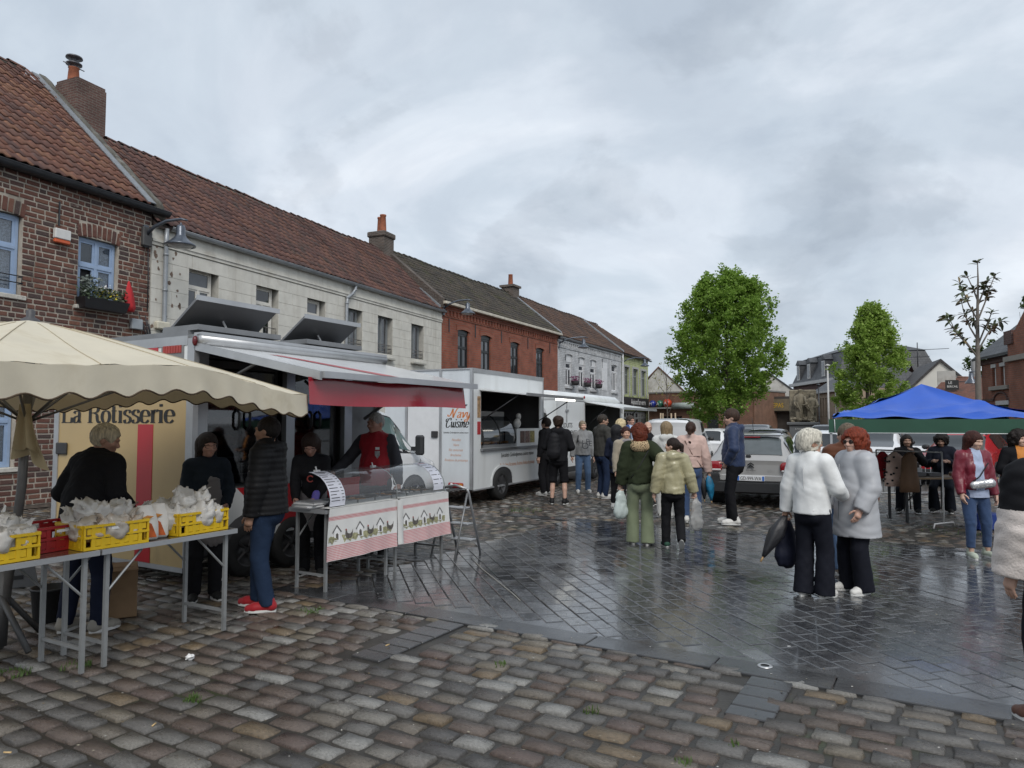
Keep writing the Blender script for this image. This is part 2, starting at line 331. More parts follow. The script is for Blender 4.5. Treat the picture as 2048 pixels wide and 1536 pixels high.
def shift_by_piece(m):
 n,l,b=tree_of(m)
 oi=n.new('ShaderNodeObjectInfo');mul_=n.new('ShaderNodeVectorMath');mul_.operation='ADD'
 sc=n.new('ShaderNodeMath');sc.operation='MULTIPLY';sc.inputs[1].default_value=37.0;l(oi.outputs['Random'],sc.inputs[0])
 tcs=[q for q in n if q.type=='TEX_COORD'][0];src=tcs.outputs['Object']
 tg=[k.to_socket for k in list(src.links)]
 l(src,mul_.inputs[0]);l(sc.outputs[0],mul_.inputs[1])
 for t in tg:l(mul_.outputs[0],t)
shift_by_piece(SETT)
def sett_shape(rng,detail=True):
 0
 n=4 if detail else 2
 vs,fs=[],[]
 ph=[rng.uniform(0,6.28)for _ in range(4)]
 def outl(a,b):
  x,y=a,b;k=0.07*(abs(2*a)**4)*(abs(2*b)**4)
  x*=1-k;y*=1-k
  x+=0.022*math.sin(7*y+ph[0])+0.012*math.sin(13*y+ph[1]);y+=0.028*math.sin(6*x+ph[2])+0.014*math.sin(11*x+ph[3])
  return x,y
 tx,ty=rng.uniform(-.06,.06),rng.uniform(-.06,.06)
 for j in range(n+1):
  for i in range(n+1):
   a,b=i/n-.5,j/n-.5
   if n==4:a=(-.5,-.44,0,.44,.5)[i];b=(-.5,-.42,0,.42,.5)[j]
   x,y=outl(a,b);e=max(abs(2*a),abs(2*b))
   z=-0.005*e**2-(0.018 if e>.95 else 0)+rng.uniform(-.004,.004)+a*tx*.1+b*ty*.1
   vs.append((x,y,z))
 for j in range(n):
  for i in range(n):k=j*(n+1)+i;fs.append((k,k+1,k+n+2,k+n+1))
 ring=[i for i in range(n+1)]+[(n+1)*j+n for j in range(1,n+1)]+[(n+1)*n+i for i in range(n-1,-1,-1)]+[(n+1)*j for j in range(n-1,0,-1)]
 k0=len(vs)
 if not detail or True:
  for q in ring[::2]if detail else ring:vs.append((vs[q][0]*1.0,vs[q][1]*1.0,-0.06))
  if detail:
   m=len(ring)//2
   for i in range(m):
    a,b_,c=ring[2*i],ring[2*i+1],ring[(2*i+2)%len(ring)]
    fs.append((k0+i,k0+(i+1)%m,c,b_));fs.append((k0+i,b_,a))
  else:
   for i in range(len(ring)):j2=(i+1)%len(ring);fs.append((k0+i,k0+j2,ring[j2],ring[i]))
 return vs,fs
_rg=random.Random(3)
SHP=[sett_shape(_rg,True)for _ in range(9)];SHPF=[sett_shape(_rg,False)for _ in range(5)]
SME=[]
for vs,fs in SHP:
 b=MB();b.smooth=True;b._add(vs,fs);SME.append(b.mesh('sett',SETT))
setts=[]
def lay(s_a,s_b,w_a,w_b,pitch,ln,keep):
 s=s_a;row=0
 while s<s_b:
  p=pitch*_rg.uniform(.93,1.08);w=w_a-_rg.uniform(0,ln)
  while w<w_b:
   l_=ln*_rg.uniform(.78,1.22)
   sc,wc=s+p/2,w+l_/2+0
   sc+=0.03*math.sin(wc*.9+row*.15)
   x,y=pav(sc,wc)
   if keep(sc,wc)and sees(x,y):setts.append((x,y,l_-_rg.uniform(.012,.026),p-_rg.uniform(.012,.024)))
   w+=l_
  s+=p;row+=1
CH1,CH2=-3.62,-1.0
def keep_front(s,w):
 if abs(w-CH1)<.16 and s>3.95:return False
 if abs(w-CH2)<.16 and s>4.35:return False
 return True
lay(1.2,S0-0.02,-14,7.5,0.150,0.250,keep_front)
lay(S0-0.02,13.5,-15.5,-5.65,0.150,0.250,lambda s,w:True)
lay(S1+0.03,19.45,-15.4,9.8,0.150,0.235,lambda s,w:s>13.5 or w>-5.65)
def area_px(x,y,a,b):
 d=max(.3,y);return a*b*CAMH/d**3
setts.sort(key=lambda q:-area_px(q[0],q[1],q[2],q[3])*(1.0 if sees(q[0],q[1],0,10)else 0.02))
rz_p=-PA
ms=MB();ms.smooth=True
cr_,sr_=math.cos(rz_p),math.sin(rz_p)
for i,(x,y,a,b)in enumerate(setts):
 dz=_rg.uniform(-.009,.006);rot=rz_p+_rg.uniform(-.05,.05)
 if i<300:
  o=link('sett',SME[_rg.randrange(9)],bed,(x,y,dz),(_rg.uniform(-.02,.02),_rg.uniform(-.02,.02),rot+(math.pi if _rg.random()<.5 else 0)),(a,b,1))
 else:
  vs,fs=SHP[_rg.randrange(9)]if y<9 else SHPF[_rg.randrange(5)]
  c,s_=math.cos(rot),math.sin(rot);fl=_rg.choice((-1,1))
  ms._add([(x+(p[0]*a*c-p[1]*b*s_)*fl,y+(p[0]*a*s_+p[1]*b*c)*fl,p[2]+dz)for p in vs],fs)
tag(ms.build('setts',SETT,bed),None,None,None,'stuff')
SLAB=pm('wet_slab',pal=[(.050,.051,.054),(.064,.065,.068),(.040,.041,.044),(.076,.076,.077),(.056,.056,.059)],rough=0.19,var=0.35,vs=5,bump=0.10,bs=22,spec=1.0,coat=0.40,rvar=0.16,dirt=((0.10,0.10,0.098),3.0,0.54,0.75))
shift_by_piece(SLAB)
sl=MB();sl._add(*(lambda:([(-.5,-.5,-.05),(.5,-.5,-.05),(.5,.5,-.05),(-.5,.5,-.05),(-.5,-.5,-.005),(.5,-.5,-.005),(.5,.5,-.005),(-.5,.5,-.005),(-.47,-.46,0),(.47,-.46,0),(.47,.46,0),(-.47,.46,0)],[(0,1,5,4),(1,2,6,5),(2,3,7,6),(3,0,4,7),(4,5,9,8),(5,6,10,9),(6,7,11,10),(7,4,8,11),(8,9,10,11)]))())
SLV,SLF=sl.v,sl.f;SLM=sl.mesh('slab',SLAB)
slabs=[]
A1=PA+R(45)
ud,vd=(math.sin(PA-R(45)),math.cos(PA-R(45))),(math.cos(PA-R(45)),-math.sin(PA-R(45)))
pitch,ln=0.168,0.235
for r in range(-110,110):
 off=(r%2)*ln*.5+_rg.uniform(-.02,.02)
 for k in range(-80,90):
  cu,cv=k*ln+off,r*pitch
  x,y=ud[0]*cu+vd[0]*cv,ud[1]*cu+vd[1]*cv
  s=x*PD[0]+y*PD[1];w=x*PW[0]+y*PW[1]
  if s<S0+.36 or s>S1-.30 or w<-5.55 or w>9.5 or not sees(x,y,0,600):continue
  slabs.append((x,y,ln-.008,pitch-.008))
slabs.sort(key=lambda q:-area_px(*q)*(1.0 if sees(q[0],q[1],0,5)else 0.02))
srz=math.atan2(ud[1],ud[0])
ms=MB()
for i,(x,y,a,b)in enumerate(slabs):
 tx,ty=_rg.gauss(0,.0045),_rg.gauss(0,.0045);dz=_rg.uniform(-.0022,.0022)
 if i<300:link('slab',SLM,bed,(x,y,dz),(tx,ty,srz),(a,b,1))
 else:
  c,s_=math.cos(srz),math.sin(srz)
  ms._add([(x+p[0]*a*c-p[1]*b*s_,y+p[0]*a*s_+p[1]*b*c,p[2]+dz+tx*p[1]*b-ty*p[0]*a)for p in SLV],SLF)
tag(ms.build('slabs',SLAB,bed),None,None,None,'stuff')
tri=MB();
for(sa,sb)in((S0+.25,S0+.62),(S1-.55,S1-.22)):
 p=[pav(sa,-5.6),pav(sa,9.8),pav(sb,9.8),pav(sb,-5.6)];tri.quad(*[(x,y,-.0055)for x,y in p[::-1]])
tri.build('cut_slab_strip',SLAB,bed)
KERB=pm('border_stone',(0.042,0.043,0.045),0.2,0.35,4,bump=0.15,bs=25,rvar=0.1,dirt=((0.06,0.058,0.052),4,0.58,0.75))
def strip(name,sa,sb,wa,wb,ln,mat=KERB,dz=0.002):
 w=wa
 while w<wb:
  l_=ln*_rg.uniform(.8,1.2);x,y=pav((sa+sb)/2,w+l_/2)
  if sees(x,y,0,250):
   mb=MB();mb.box(-l_/2+.004,l_/2-.004,-(sb-sa)/2,(sb-sa)/2,-.05,dz+_rg.uniform(-.002,.002),ch=.006);mb.build(name,mat,bed,(x,y,0),(0,0,rz_p))
  w+=l_
strip('border_stone',S0,S0+.27,-5.9,9.5,0.95)
strip('border_stone',S1-.24,S1,-7,9.5,0.95)
for wc,send in((CH1,3.95),(CH2,4.35)):
 s=S0-.01
 while s>send:
  l_=_rg.uniform(.15,.21);x,y=pav(s-l_/2,wc);mb=MB()
  mb.box(-.135,.135,-l_/2+.004,l_/2-.004,-.05,_rg.uniform(-.006,-.001),ch=.006);mb.build('channel_slab',KERB,bed,(x,y,0),(0,0,rz_p));s-=l_
 x,y=pav(S0+.33-.03,wc+.02)
x,y=gnd(1530,1333)
st=MB();st.smooth=True;st.lathe([(.030,.004),(.044,.007),(.050,.004),(.052,.0),],24,cap=False);
o=st.build('ground_stud',pm('stud_metal',(0.55,0.55,0.55),0.35,0.1,metal=0.8),None,(x,y,0.004));tag(o,'round steel stud set in the dark border stone','stud')
gw=MB();grass_m=pm('weed_leaf',(0.06,0.11,0.02),0.6,0.3,12)
for(u,v,n,rr)in((385,1398,60,.05),(150,1330,70,.10),(30,1345,60,.10),(620,1220,60,.12),(1000,1330,25,.05),(1370,1525,30,.05),(1050,1020,90,.35),(1470,1490,12,.04),(1180,1420,20,.05),(1900,1060,60,.5)):
 cx0,cy0=gnd(u,v)
 for _ in range(n):
  a=_rg.uniform(0,6.28);r=rr*math.sqrt(_rg.random());x,y=cx0+r*math.cos(a),cy0+r*math.sin(a);h=_rg.uniform(.008,.028);a=_rg.uniform(0,6.28);dx,dy=.006*math.cos(a),.006*math.sin(a);lx,ly=_rg.uniform(-.015,.015),_rg.uniform(-.015,.015)
  gw.quad((x-dx,y-dy,-.02),(x+dx,y+dy,-.02),(x+lx+dx*.3,y+ly,h),(x+lx-dx*.3,y+ly,h*.95))
tag(gw.build('weeds',grass_m),'tiny weeds and moss growing in the joints','weeds',None,'stuff')
sp_=MB()
for _ in range(420):
 u,v=_rg.uniform(0,2048),_rg.uniform(1120,1536);x,y=gnd(u,v);r=_rg.uniform(.003,.011);a=_rg.uniform(0,6.28);z=.004
 sp_.quad(*[(x+r*math.cos(a+t)*_rg.uniform(.5,1.2),y+r*math.sin(a+t)*_rg.uniform(.4,1),z+_rg.uniform(0,.003))for t in(0,1.4,3.0,4.6)])
tag(sp_.build('grit',pm('grit_scraps',pal=[(.30,.27,.20),(.10,.08,.05),(.45,.44,.40),(.16,.12,.07)],rough=.8,var=.2)),'grit and scraps of leaf scattered over the stones','grit',None,'stuff')
lit_m=pm('white_paper',(0.75,0.75,0.74),0.7,0.08,bump=0.3,bs=70)
def crumple(name,x,y,r,mat,label,cat='litter',sq=.6):
 mb=MB();mb.ball((0,0,0),(r,r*.8,r*sq),9,7);mb.v=[tuple(Vector(p)*_rg.uniform(.65,1.2))for p in mb.v];zmin=min(p[2]for p in mb.v)
 return tag(mb.build(name,mat,None,(x,y,-zmin-.006),(0,0,_rg.uniform(0,6))),label,cat)
x,y=gnd(380,1318);crumple('paper_scrap',x,y,.036,lit_m,'crumpled white paper scrap lying on the setts by the folding table')
x,y=gnd(1578,1292);crumple('paper_scrap',x,y,.016,lit_m,'tiny white paper scrap on the wet dark slabs',sq=.2)
for u,v in((308,1452),(15,1508),(775,1292)):
 x,y=gnd(u,v);a=_rg.uniform(0,6.28);mb=MB();mb.smooth=True;mb.tube([(-.02,0,.006),(.02,0,.006)],.0045,7)
 tag(mb.build('cigarette_end',pm('cig_paper',(0.6,0.42,0.2),0.8,0.2),None,(x,y,0.002),(0,0,a)),'small tan cigarette end lying on the worn setts','litter','cigarette ends on the setts')
p=[gnd(u,v)for u,v in((942,1116),(965,1140),(1000,1168),(1030,1193),(1040,1203))]
mb=MB();mb.smooth=True;mb.tube([(a,b,.009)for a,b in p],.0045,6)
tag(mb.build('cord',pm('cord_grey',(0.35,0.34,0.3),0.6,0.2)),'thin pale cord lying across the wet slabs','cord')
HA=Fr(*gnd(60,1010),22.77)
HB=Fr(*HA.pt(17.71),27.1)
TILE_R=pm('pantile_red',pal=[(.135,.058,.040),(.165,.075,.048),(.110,.050,.038),(.185,.088,.052),(.092,.048,.040),(.150,.064,.042),(.125,.062,.046)],rough=0.75,var=0.28,vs=9,bump=0.25,bs=60,dirt=((0.05,0.04,0.034),3.0,0.50,0.72))
TILE_R2=pm('pantile_dark_red',pal=[(.105,.050,.040),(.125,.060,.046),(.085,.042,.036),(.135,.064,.044),(.078,.044,.038)],rough=0.75,var=0.28,vs=9,bump=0.25,bs=60,dirt=((0.04,0.036,0.03),2.0,0.52,0.75))
TILE_B=pm('pantile_brown',pal=[(.050,.042,.034),(.062,.052,.040),(.042,.037,.032),(.072,.058,.042)],rough=0.75,var=0.25,vs=9,dirt=((0.055,0.055,0.022),1.2,0.52,0.7))
TILE_RB=pm('pantile_redbrown',pal=[(.078,.046,.034),(.095,.054,.038),(.064,.042,.034),(.110,.062,.040)],rough=0.75,var=0.25,vs=9)
ZINC=pm('zinc',(0.30,0.32,0.34),0.42,0.15,3,metal=0.35);ZDARK=pm('dark_gutter',(0.035,0.038,0.043),0.4,0.2,metal=0.2)
GLASS=pm('window_glass',(0.012,0.014,0.018),0.04,0.25,1.5,spec=0.9)
GLASSG=pm('window_glass_grey',(0.05,0.055,0.065),0.05,0.3,2.0,spec=0.9)
def tile_shape(w,l):
 n=7;vs,fs=[],[]
 prof=[(-.5,.010),(-.36,.030),(-.18,.038),(.0,.018),(.18,-.004),(.36,-.004),(.52,.012)]
 for(y,dz)in((0,.030),(l,.0)):
  for x,z in prof:vs.append((x*w,y,z+dz))
 for x,z in prof:vs.append((x*w,0.0,z+.006))
 for i in range(n-1):fs.append((i,i+1,n+i+1,n+i));fs.append((2*n+i,2*n+i+1,i+1,i))
 return vs,fs
def tiles(roof,mat,x0,x1,ylo,zlo,yhi,zhi,cw=.25,cl=.32,indiv=300,xl=None,xr=None,root=None,stufflab=None):
 0
 Ls=math.hypot(yhi-ylo,zhi-zlo);ang=math.atan2(zhi-zlo,yhi-ylo);vs,fs=tile_shape(cw,cl*1.18)
 mb=MB();mb.smooth=True;mb._add(vs,fs);me=mb.mesh('roof_tile',mat);c,s=math.cos(ang),math.sin(ang)
 M=root.matrix_world if False else(Matrix.Translation(root.location)@Matrix.Rotation(root.rotation_euler.z,4,'Z'))
 cells=[]
 nr=int(Ls/cl);cl2=Ls/max(1,nr)
 for r in range(nr):
  f=r/nr;a=x0+(xl(f)if xl else 0);b=x1-(xr(f)if xr else 0)
  n=max(1,int(round((b-a)/cw)))
  for k in range(n):
   x=a+(k+.5)*cw;v=r*cl2-.05;sag_=(r/nr)*(.05*math.sin(math.pi*(x-x0)/(x1-x0))+.018*math.sin(x*1.7+1)+.012*math.sin(x*3.9));wob=-sag_+.010*math.sin(x*1.1+r*.4)+_rg.uniform(-.006,.006)
   p=(x+_rg.uniform(-.006,.006),ylo+v*c-s*(.02+wob),zlo+v*s+c*(.02+wob));q=M@Vector(p)
   u_,v_=proj(*q);on=-40<u_<2088 and v_>-40
   cells.append((q.y if on else 1e6+q.y,p,_rg.uniform(-.02,.02)))
 cells.sort();st=MB();st.smooth=True
 for i,(_,p,a)in enumerate(cells):
  if i<indiv and _<1e6:link('roof_tile',me,roof,p,(ang,0,a))
  elif _<1e6+40:st._add([(p[0]+vx,p[1]+vy*c-vz*s,p[2]+vy*s+vz*c)for vx,vy,vz in vs],fs)
 if st.v:tag(st.build('roof_tiles',mat,roof),None,None,None,'stuff')
def openings_wall(mb,x0,x1,z0,z1,ops,y=0.0,depth=.22):
 0
 xs=sorted({x0,x1,*[o[0]for o in ops],*[o[1]for o in ops]});zs=sorted({z0,z1,*[o[2]for o in ops],*[o[3]for o in ops]})
 for i in range(len(xs)-1):
  for j in range(len(zs)-1):
   cx_,cz_=(xs[i]+xs[i+1])/2,(zs[j]+zs[j+1])/2
   if any(o[0]<cx_<o[1]and o[2]<cz_<o[3]for o in ops):continue
   mb.quad((xs[i],y,zs[j]),(xs[i+1],y,zs[j]),(xs[i+1],y,zs[j+1]),(xs[i],y,zs[j+1]))
 for a,b,c,d in[o[:4]for o in ops]:
  yb=y+depth
  mb.quad((a,y,c),(b,y,c),(b,yb,c),(a,yb,c));mb.quad((a,y,d),(a,yb,d),(b,yb,d),(b,y,d))
  mb.quad((a,y,c),(a,yb,c),(a,yb,d),(a,y,d));mb.quad((b,y,c),(b,y,d),(b,yb,d),(b,yb,c))
  mb.quad((a,yb,c),(b,yb,c),(b,yb,d),(a,yb,d))
def window(parent,x0,x1,z0,z1,y,frame,glass,cols=2,rows=(0.62,),fw=.055,sash=.035,sill=None,name='window',dep=.06,curtain=None,rail=None):
 0
 m=MB();yb=y+dep
 m.box(x0,x0+fw,y,yb,z0,z1);m.box(x1-fw,x1,y,yb,z0,z1);m.box(x0+fw,x1-fw,y,yb,z0,z0+fw);m.box(x0+fw,x1-fw,y,yb,z1-fw,z1)
 zs=[z0+fw]+[z0+(z1-z0)*r for r in rows]+[z1-fw]
 panes=[]
 for j in range(len(zs)-1):
  a=zs[j]+(fw/2 if j else 0);b=zs[j+1]-(fw/2 if j<len(zs)-2 else 0)
  if j:m.box(x0+fw,x1-fw,y-.008,yb,zs[j]-fw/2,zs[j]+fw/2)
  nc=cols[j]if isinstance(cols,(list,tuple))else cols
  for k in range(nc):
   xa=x0+fw+(x1-x0-2*fw)*k/nc;xb=x0+fw+(x1-x0-2*fw)*(k+1)/nc
   if k:m.box(xa-fw/2,xa+fw/2,y-.005,yb,a,b)
   pa,pb=xa+(fw/2 if k else 0),xb-(fw/2 if k<nc-1 else 0)
   m.box(pa,pa+sash,y+.012,yb-.005,a,b);m.box(pb-sash,pb,y+.012,yb-.005,a,b);m.box(pa+sash,pb-sash,y+.012,yb-.005,a,a+sash);m.box(pa+sash,pb-sash,y+.012,yb-.005,b-sash,b)
   panes.append((pa+sash,pb-sash,a+sash,b-sash))
 w=m.build(name,frame,parent)
 for a,b,c,d in panes:box('pane',glass,w,a,b,y+.03,y+.036,c,d)
 if sill:box('sill',sill[0],w,x0-sill[1],x1+sill[1],y-sill[2],y+dep,z0-sill[3],z0-.004,ch=.012)
 if rail:
  r=MB();r.smooth=True
  for hz in rail[1]:r.tube([(x0-.02,y-.17,z0+hz),(x1+.02,y-.17,z0+hz)],.012,6);r.tube([(x0-.02,y-.17,z0+hz),(x0-.02,y-.02,z0+hz)],.010,6);r.tube([(x1+.02,y-.17,z0+hz),(x1+.02,y-.02,z0+hz)],.010,6)
  for k in(0,1,2):xx=x0+(x1-x0)*k/2;r.tube([(xx,y-.17,z0+rail[1][0]),(xx,y-.17,z0+rail[1][-1])],.007,5)
  r.build('guard_rail',rail[0],w)
 return w
def bond(x0,x1,z0,z1,bw,bh,gap,ops,jit=.0,stag=.5):
 0
 outp=[];z=z0;r=0
 while z<z1-.02:
  h=min(bh*_rg.uniform(1-jit,1+jit),z1-z);free=[(x0,x1)]
  for o in ops:
   if o[2]<z+h*.55 and o[3]>z+h*.45:
    nf=[]
    for a,b in free:
     if o[1]<=a or o[0]>=b:nf.append((a,b))
     else:
      if o[0]>a:nf.append((a,o[0]))
      if o[1]<b:nf.append((o[1],b))
    free=nf
  for a,b in free:
   x=a-(bw*stag if r%2 else 0)-_rg.uniform(0,bw*jit*1.5)
   while x<b:
    l_=bw*_rg.uniform(1-2*jit,1+1.2*jit)*(0.55 if jit and _rg.random()<.25 else 1);p,q=max(x,a),min(x+l_,b)
    if q-p>.035:outp.append((p+gap/2,q-gap/2,z+gap/2,z+h-gap/2))
    x+=l_
  z+=h;r+=1
 return outp
def gutter(parent,x0,x1,y,z,mat,r=.075,name='gutter'):
 m=MB();m.smooth=True
 prof=[(r*math.cos(a),r*math.sin(a))for a in[math.pi+math.pi*k/8 for k in range(9)]]
 m.loft([[(x0,y+a,z+b)for a,b in prof],[(x1,y+a,z+b)for a,b in prof]],False,False)
 m.loft([[(x0,y+a*.93,z+b*.93+.002)for a,b in prof[::-1]],[(x1,y+a*.93,z+b*.93+.002)for a,b in prof[::-1]]],False,False)
 m.tube([(x0,y-r,z+.004),(x1,y-r,z+.004)],.010,6)
 return m.build(name,mat,parent)
def pipe(parent,pts,mat,r=.05,name='downpipe'):
 m=MB();m.smooth=True;m.tube(pts,r,10);
 for q in pts[1:-1]:m.tube([(q[0],q[1],q[2]-.03),(q[0],q[1],q[2]+.03)],r*1.18,10)
 return m.build(name,mat,parent)
def gable_body(m,x0,x1,D,ze,zr,yr,front=False):
 0
 yb=D
 for x,fl in((x0,1),(x1,0)):
  p=[(x,0,0),(x,0,ze),(x,yr,zr-.08),(x,yb,ze),(x,yb,0)];m.quad(*(p if fl else p[::-1]))
 m.quad((x1,yb,0),(x0,yb,0),(x0,yb,ze),(x1,yb,ze))
def roof_slab(root,x0,x1,ye,ze,yr,zr,mat,D=None,name='roof',th=.10):
 zr-=.10;D=D or 2*yr;m=MB();sl_=(zr-ze)/(yr-ye)
 m.hexa([(x0,ye,ze-th),(x1,ye,ze-th),(x1,yr,zr-th),(x0,yr,zr-th),(x0,ye,ze),(x1,ye,ze),(x1,yr,zr),(x0,yr,zr)])
 m.hexa([(x0,yr+.001,zr-th),(x1,yr+.001,zr-th),(x1,D,ze-th),(x0,D,ze-th),(x0,yr+.001,zr),(x1,yr+.001,zr),(x1,D,ze),(x0,D,ze)])
 return m.build(name,mat,root)
def ridge_caps(root,x0,x1,y,z,mat,name='ridge_tile',ln=.42,r=.11):
 m=MB();m.smooth=True
 prof=[(r*math.cos(a),r*.8*math.sin(a))for a in[math.pi*k/6 for k in range(7)]][::-1]
 m.loft([[(0,a,b+.02)for a,b in prof],[(ln*1.08,a*.86,b*.86)for a,b in prof]],False,False);me=m.mesh(name,mat)
 k=int((x1-x0)/ln)
 bd=MB();bd.smooth=True;bd.tube([(x0+i*ln,y,z-.085-.05*math.sin(math.pi*i/k)-.018*math.sin((x0+i*ln)*1.7+1))for i in range(k+1)],r*.95,8);bd.build('ridge_mortar',MATS.get('mossy_mortar')or pm('ridge_bed',(.07,.06,.05),.95,.3,6),root)
 for i in range(k):link(name,me,root,(x0+i*ln,y,z-.012-.05*math.sin(math.pi*i/k)-.018*math.sin((x0+i*ln)*1.7+1)+_rg.uniform(-.008,.008)),(0,0,_rg.uniform(-.03,.03)))
X0H1=-3.6
h1=HA.root('brick_house',X0H1,0,'old dark red brick house with pale blue windows and a flower box','house')
W1=2.72-X0H1;off=-X0H1
BRICK1=pm('old_brick',pal=[(.125,.052,.038),(.105,.046,.036),(.150,.066,.046),(.082,.042,.036),(.135,.058,.042),(.070,.046,.042),(.165,.076,.052),(.098,.052,.044)],rough=0.85,var=0.3,vs=16,bump=0.5,bs=70,dirt=((0.30,0.27,0.23),5.0,0.60,0.72))
MORT1=pm('pale_mortar',(0.42,0.375,0.315),0.95,0.18,3,bump=0.8,bs=45,dirt=((0.14,0.115,0.09),1.2,0.48,0.7))
ops1=[(off-1.70,off-.36,4.28,5.95),(off+.86,off+1.84,4.28,5.86),(off-1.55,off-.36,.78,2.35),(off+.9,off+1.9,0.05,2.3)]
m=MB();openings_wall(m,0,W1,0,6.88,ops1);gable_body(m,0,W1,8.8,6.88,11.15,4.4)
wall1=m.build('wall',MORT1,h1)
pieces=[b for b in bond(0,W1,2.15,6.86,.29,.112,.030,[(o[0],o[1],o[2],o[3]+.32)for o in ops1],.06)]
pieces+=[b for b in bond(0,W1,0.0,2.15,.29,.112,.030,[(o[0],o[1],o[2],o[3]+.2)for o in ops1],.06)]
def brick_me(seed):
 r=random.Random(seed);b=MB();b.box(-.5,.5,-.5,.5,-.5,.5,ch=.0);j=lambda:r.uniform(-.05,.05)
 b=MB();ch=.09
 v=[(-.5,.5,-.5),(.5,.5,-.5),(.5,.5,.5),(-.5,.5,.5),(-.5+j()*.5,-.3,-.5+j()),(.5+j()*.5,-.3,-.5+j()),(.5+j()*.5,-.3,.5+j()),(-.5+j()*.5,-.3,.5+j())]
 v+=[(-.47+j()*.3,-.5,-.40+j()),(.47+j()*.3,-.5,-.40+j()),(.47+j()*.3,-.5,.40+j()),(-.47+j()*.3,-.5,.40+j())]
 b._add(v,[(0,1,5,4),(1,2,6,5),(2,3,7,6),(3,0,4,7),(4,5,9,8),(5,6,10,9),(6,7,11,10),(7,4,8,11),(8,9,10,11)]);return b
BR=[brick_me(i)for i in range(6)];BRM=[b.mesh('brick',BRICK1)for b in BR]
Mh1=Matrix.Translation(h1.location)@Matrix.Rotation(h1.rotation_euler.z,4,'Z')
def lay_bricks(parent,pcs,frame_m,shapes,meshes,mat,y=.012,dep=.05,limit=300,arch=()):
 items=[]
 for a,b,c,d in pcs:items.append(((a+b)/2,(c+d)/2,b-a,d-c,0.0))
 items+=list(arch);key=[]
 for it in items:
  q=frame_m@Vector((it[0],0,it[1]));u_,v_=proj(*q);on=-10<u_<2058 and-10<v_<1546
  key.append((q.y if on else 1e6+q.y))
 st=MB()
 for n_,i in enumerate(sorted(range(len(items)),key=lambda i:key[i])):
  x,z,l_,h,a=items[i];k=_rg.randrange(len(shapes));yy=y+_rg.uniform(-.005,.003)
  if n_<limit and key[i]<1e6:link('brick',meshes[k],parent,(x,yy,z),(0,a,0),(l_,dep,h))
  else:
   ca,sa=math.cos(a),math.sin(a)
   st._add([(x+vx*l_*ca+vz*h*sa,yy+vy*dep,z-vx*l_*sa+vz*h*ca)for vx,vy,vz in shapes[k].v],shapes[k].f)
 if st.v:tag(st.build('bricks',mat,parent),None,None,None,'stuff')
arch=[]
for o in ops1[:3]:
 xc=(o[0]+o[1])/2;hw=(o[1]-o[0])/2+.06;n=int(2*hw/.118)
 for k in range(n):
  t=(k+.5)/n*2-1;arch.append((xc+t*hw,o[3]+.175-.07*t*t,.090,.29,t*.16))
lay_bricks(wall1,pieces,Mh1,BR,BRM,BRICK1,arch=arch)
BLUE=pm('blue_paint',(0.30,0.40,0.56),0.45,0.08,5);SILLP=pm('painted_sill',(0.52,0.50,0.45),0.7,0.2,6,dirt=((0.2,0.19,0.17),7,0.55,0.75))
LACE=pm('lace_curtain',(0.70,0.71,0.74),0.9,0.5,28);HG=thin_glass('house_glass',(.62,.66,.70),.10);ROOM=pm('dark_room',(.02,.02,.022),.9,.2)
for i,o in enumerate(ops1[:3]):
 xw0,xw1,zw0,zw1=o[0]+.02,o[1]-.02,o[2]+.02,o[3]-.01
 if i==1:
  w=window(h1,xw0,xw1,zw0,zw1,.10,BLUE,HG,2,(.60,),fw=.065,sash=.05,sill=(SILLP,.10,.20,.09))
  for ch in[c for c in w.children if c.name.startswith('pane')]:
   if ch.data.vertices[0].co.x<(xw0+xw1)/2-.1 and ch.data.vertices[0].co.z<zw0+.5:bpy.data.objects.remove(ch)
 else:w=window(h1,xw0,xw1,zw0,zw1,.10,BLUE,HG,2,(.60,),fw=.065,sash=.05,sill=(SILLP,.12,.16,.10),rail=((ZDARK,(.24,.38))if i==0 else None))
 cu=MB();nx=26
 xs0=(xw0+xw1)/2+.05 if i==1 else xw0+.1
 cu.grid(lambda a,b,xs0=xs0,zw0=zw0,zw1=zw1,xw1=xw1:(xs0+(xw1-.1-xs0)*a,.165+.012*math.sin(a*40),zw0+.12+(zw1-zw0-.2)*b),nx,4)
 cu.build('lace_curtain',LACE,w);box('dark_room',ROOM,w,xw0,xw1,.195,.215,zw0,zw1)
box('wall_anchor',ZDARK,h1,off+.355,off+.385,-.055,-.035,5.93,6.46)
a=box('alarm_box',pm('white_plastic',(0.62,0.62,0.60),0.5,0.08),h1,off+.25,off+.60,-.13,-.03,5.64,5.86,ch=.015)
box('alarm_lamp',pm('orange_lens',(0.55,0.10,0.03),0.3,0.1),a,off+.25,off+.60,-.12,-.04,5.55,5.637,ch=.02)
box('junction_box',pm('grey_plastic',(0.33,0.36,0.38),0.5,0.1),h1,off+2.16,off+2.46,-.13,-.03,3.92,4.17,ch=.015)
box('cable_box',pm('dark_box',(0.06,0.06,0.06),0.6,0.2),h1,off+2.40,off+2.66,-.13,-.03,5.98,6.45,ch=.02)
m=MB();m.smooth=True
for k in range(6):m.tube([(off+2.40+.05*k,-.05-.01*k,4.3-.1*(k%3)),(off+2.5+.04*k,-.09,3.95-.05*(k%2)),(off+2.62+.02*k,-.07,3.8),(off+2.68+.02*k,-.06,3.4)],.012,5)
m.tube([(off+2.6,-.05,6.0),(off+2.63,-.05,5.2),(off+2.62,-.06,4.4)],.014,5)
m.build('cables',ZDARK,h1)
gutter(h1,0,W1+.35,-.16,6.93,ZDARK,.12)
box('fascia',ZDARK,h1,0,W1,-.10,-.02,6.83,6.99)
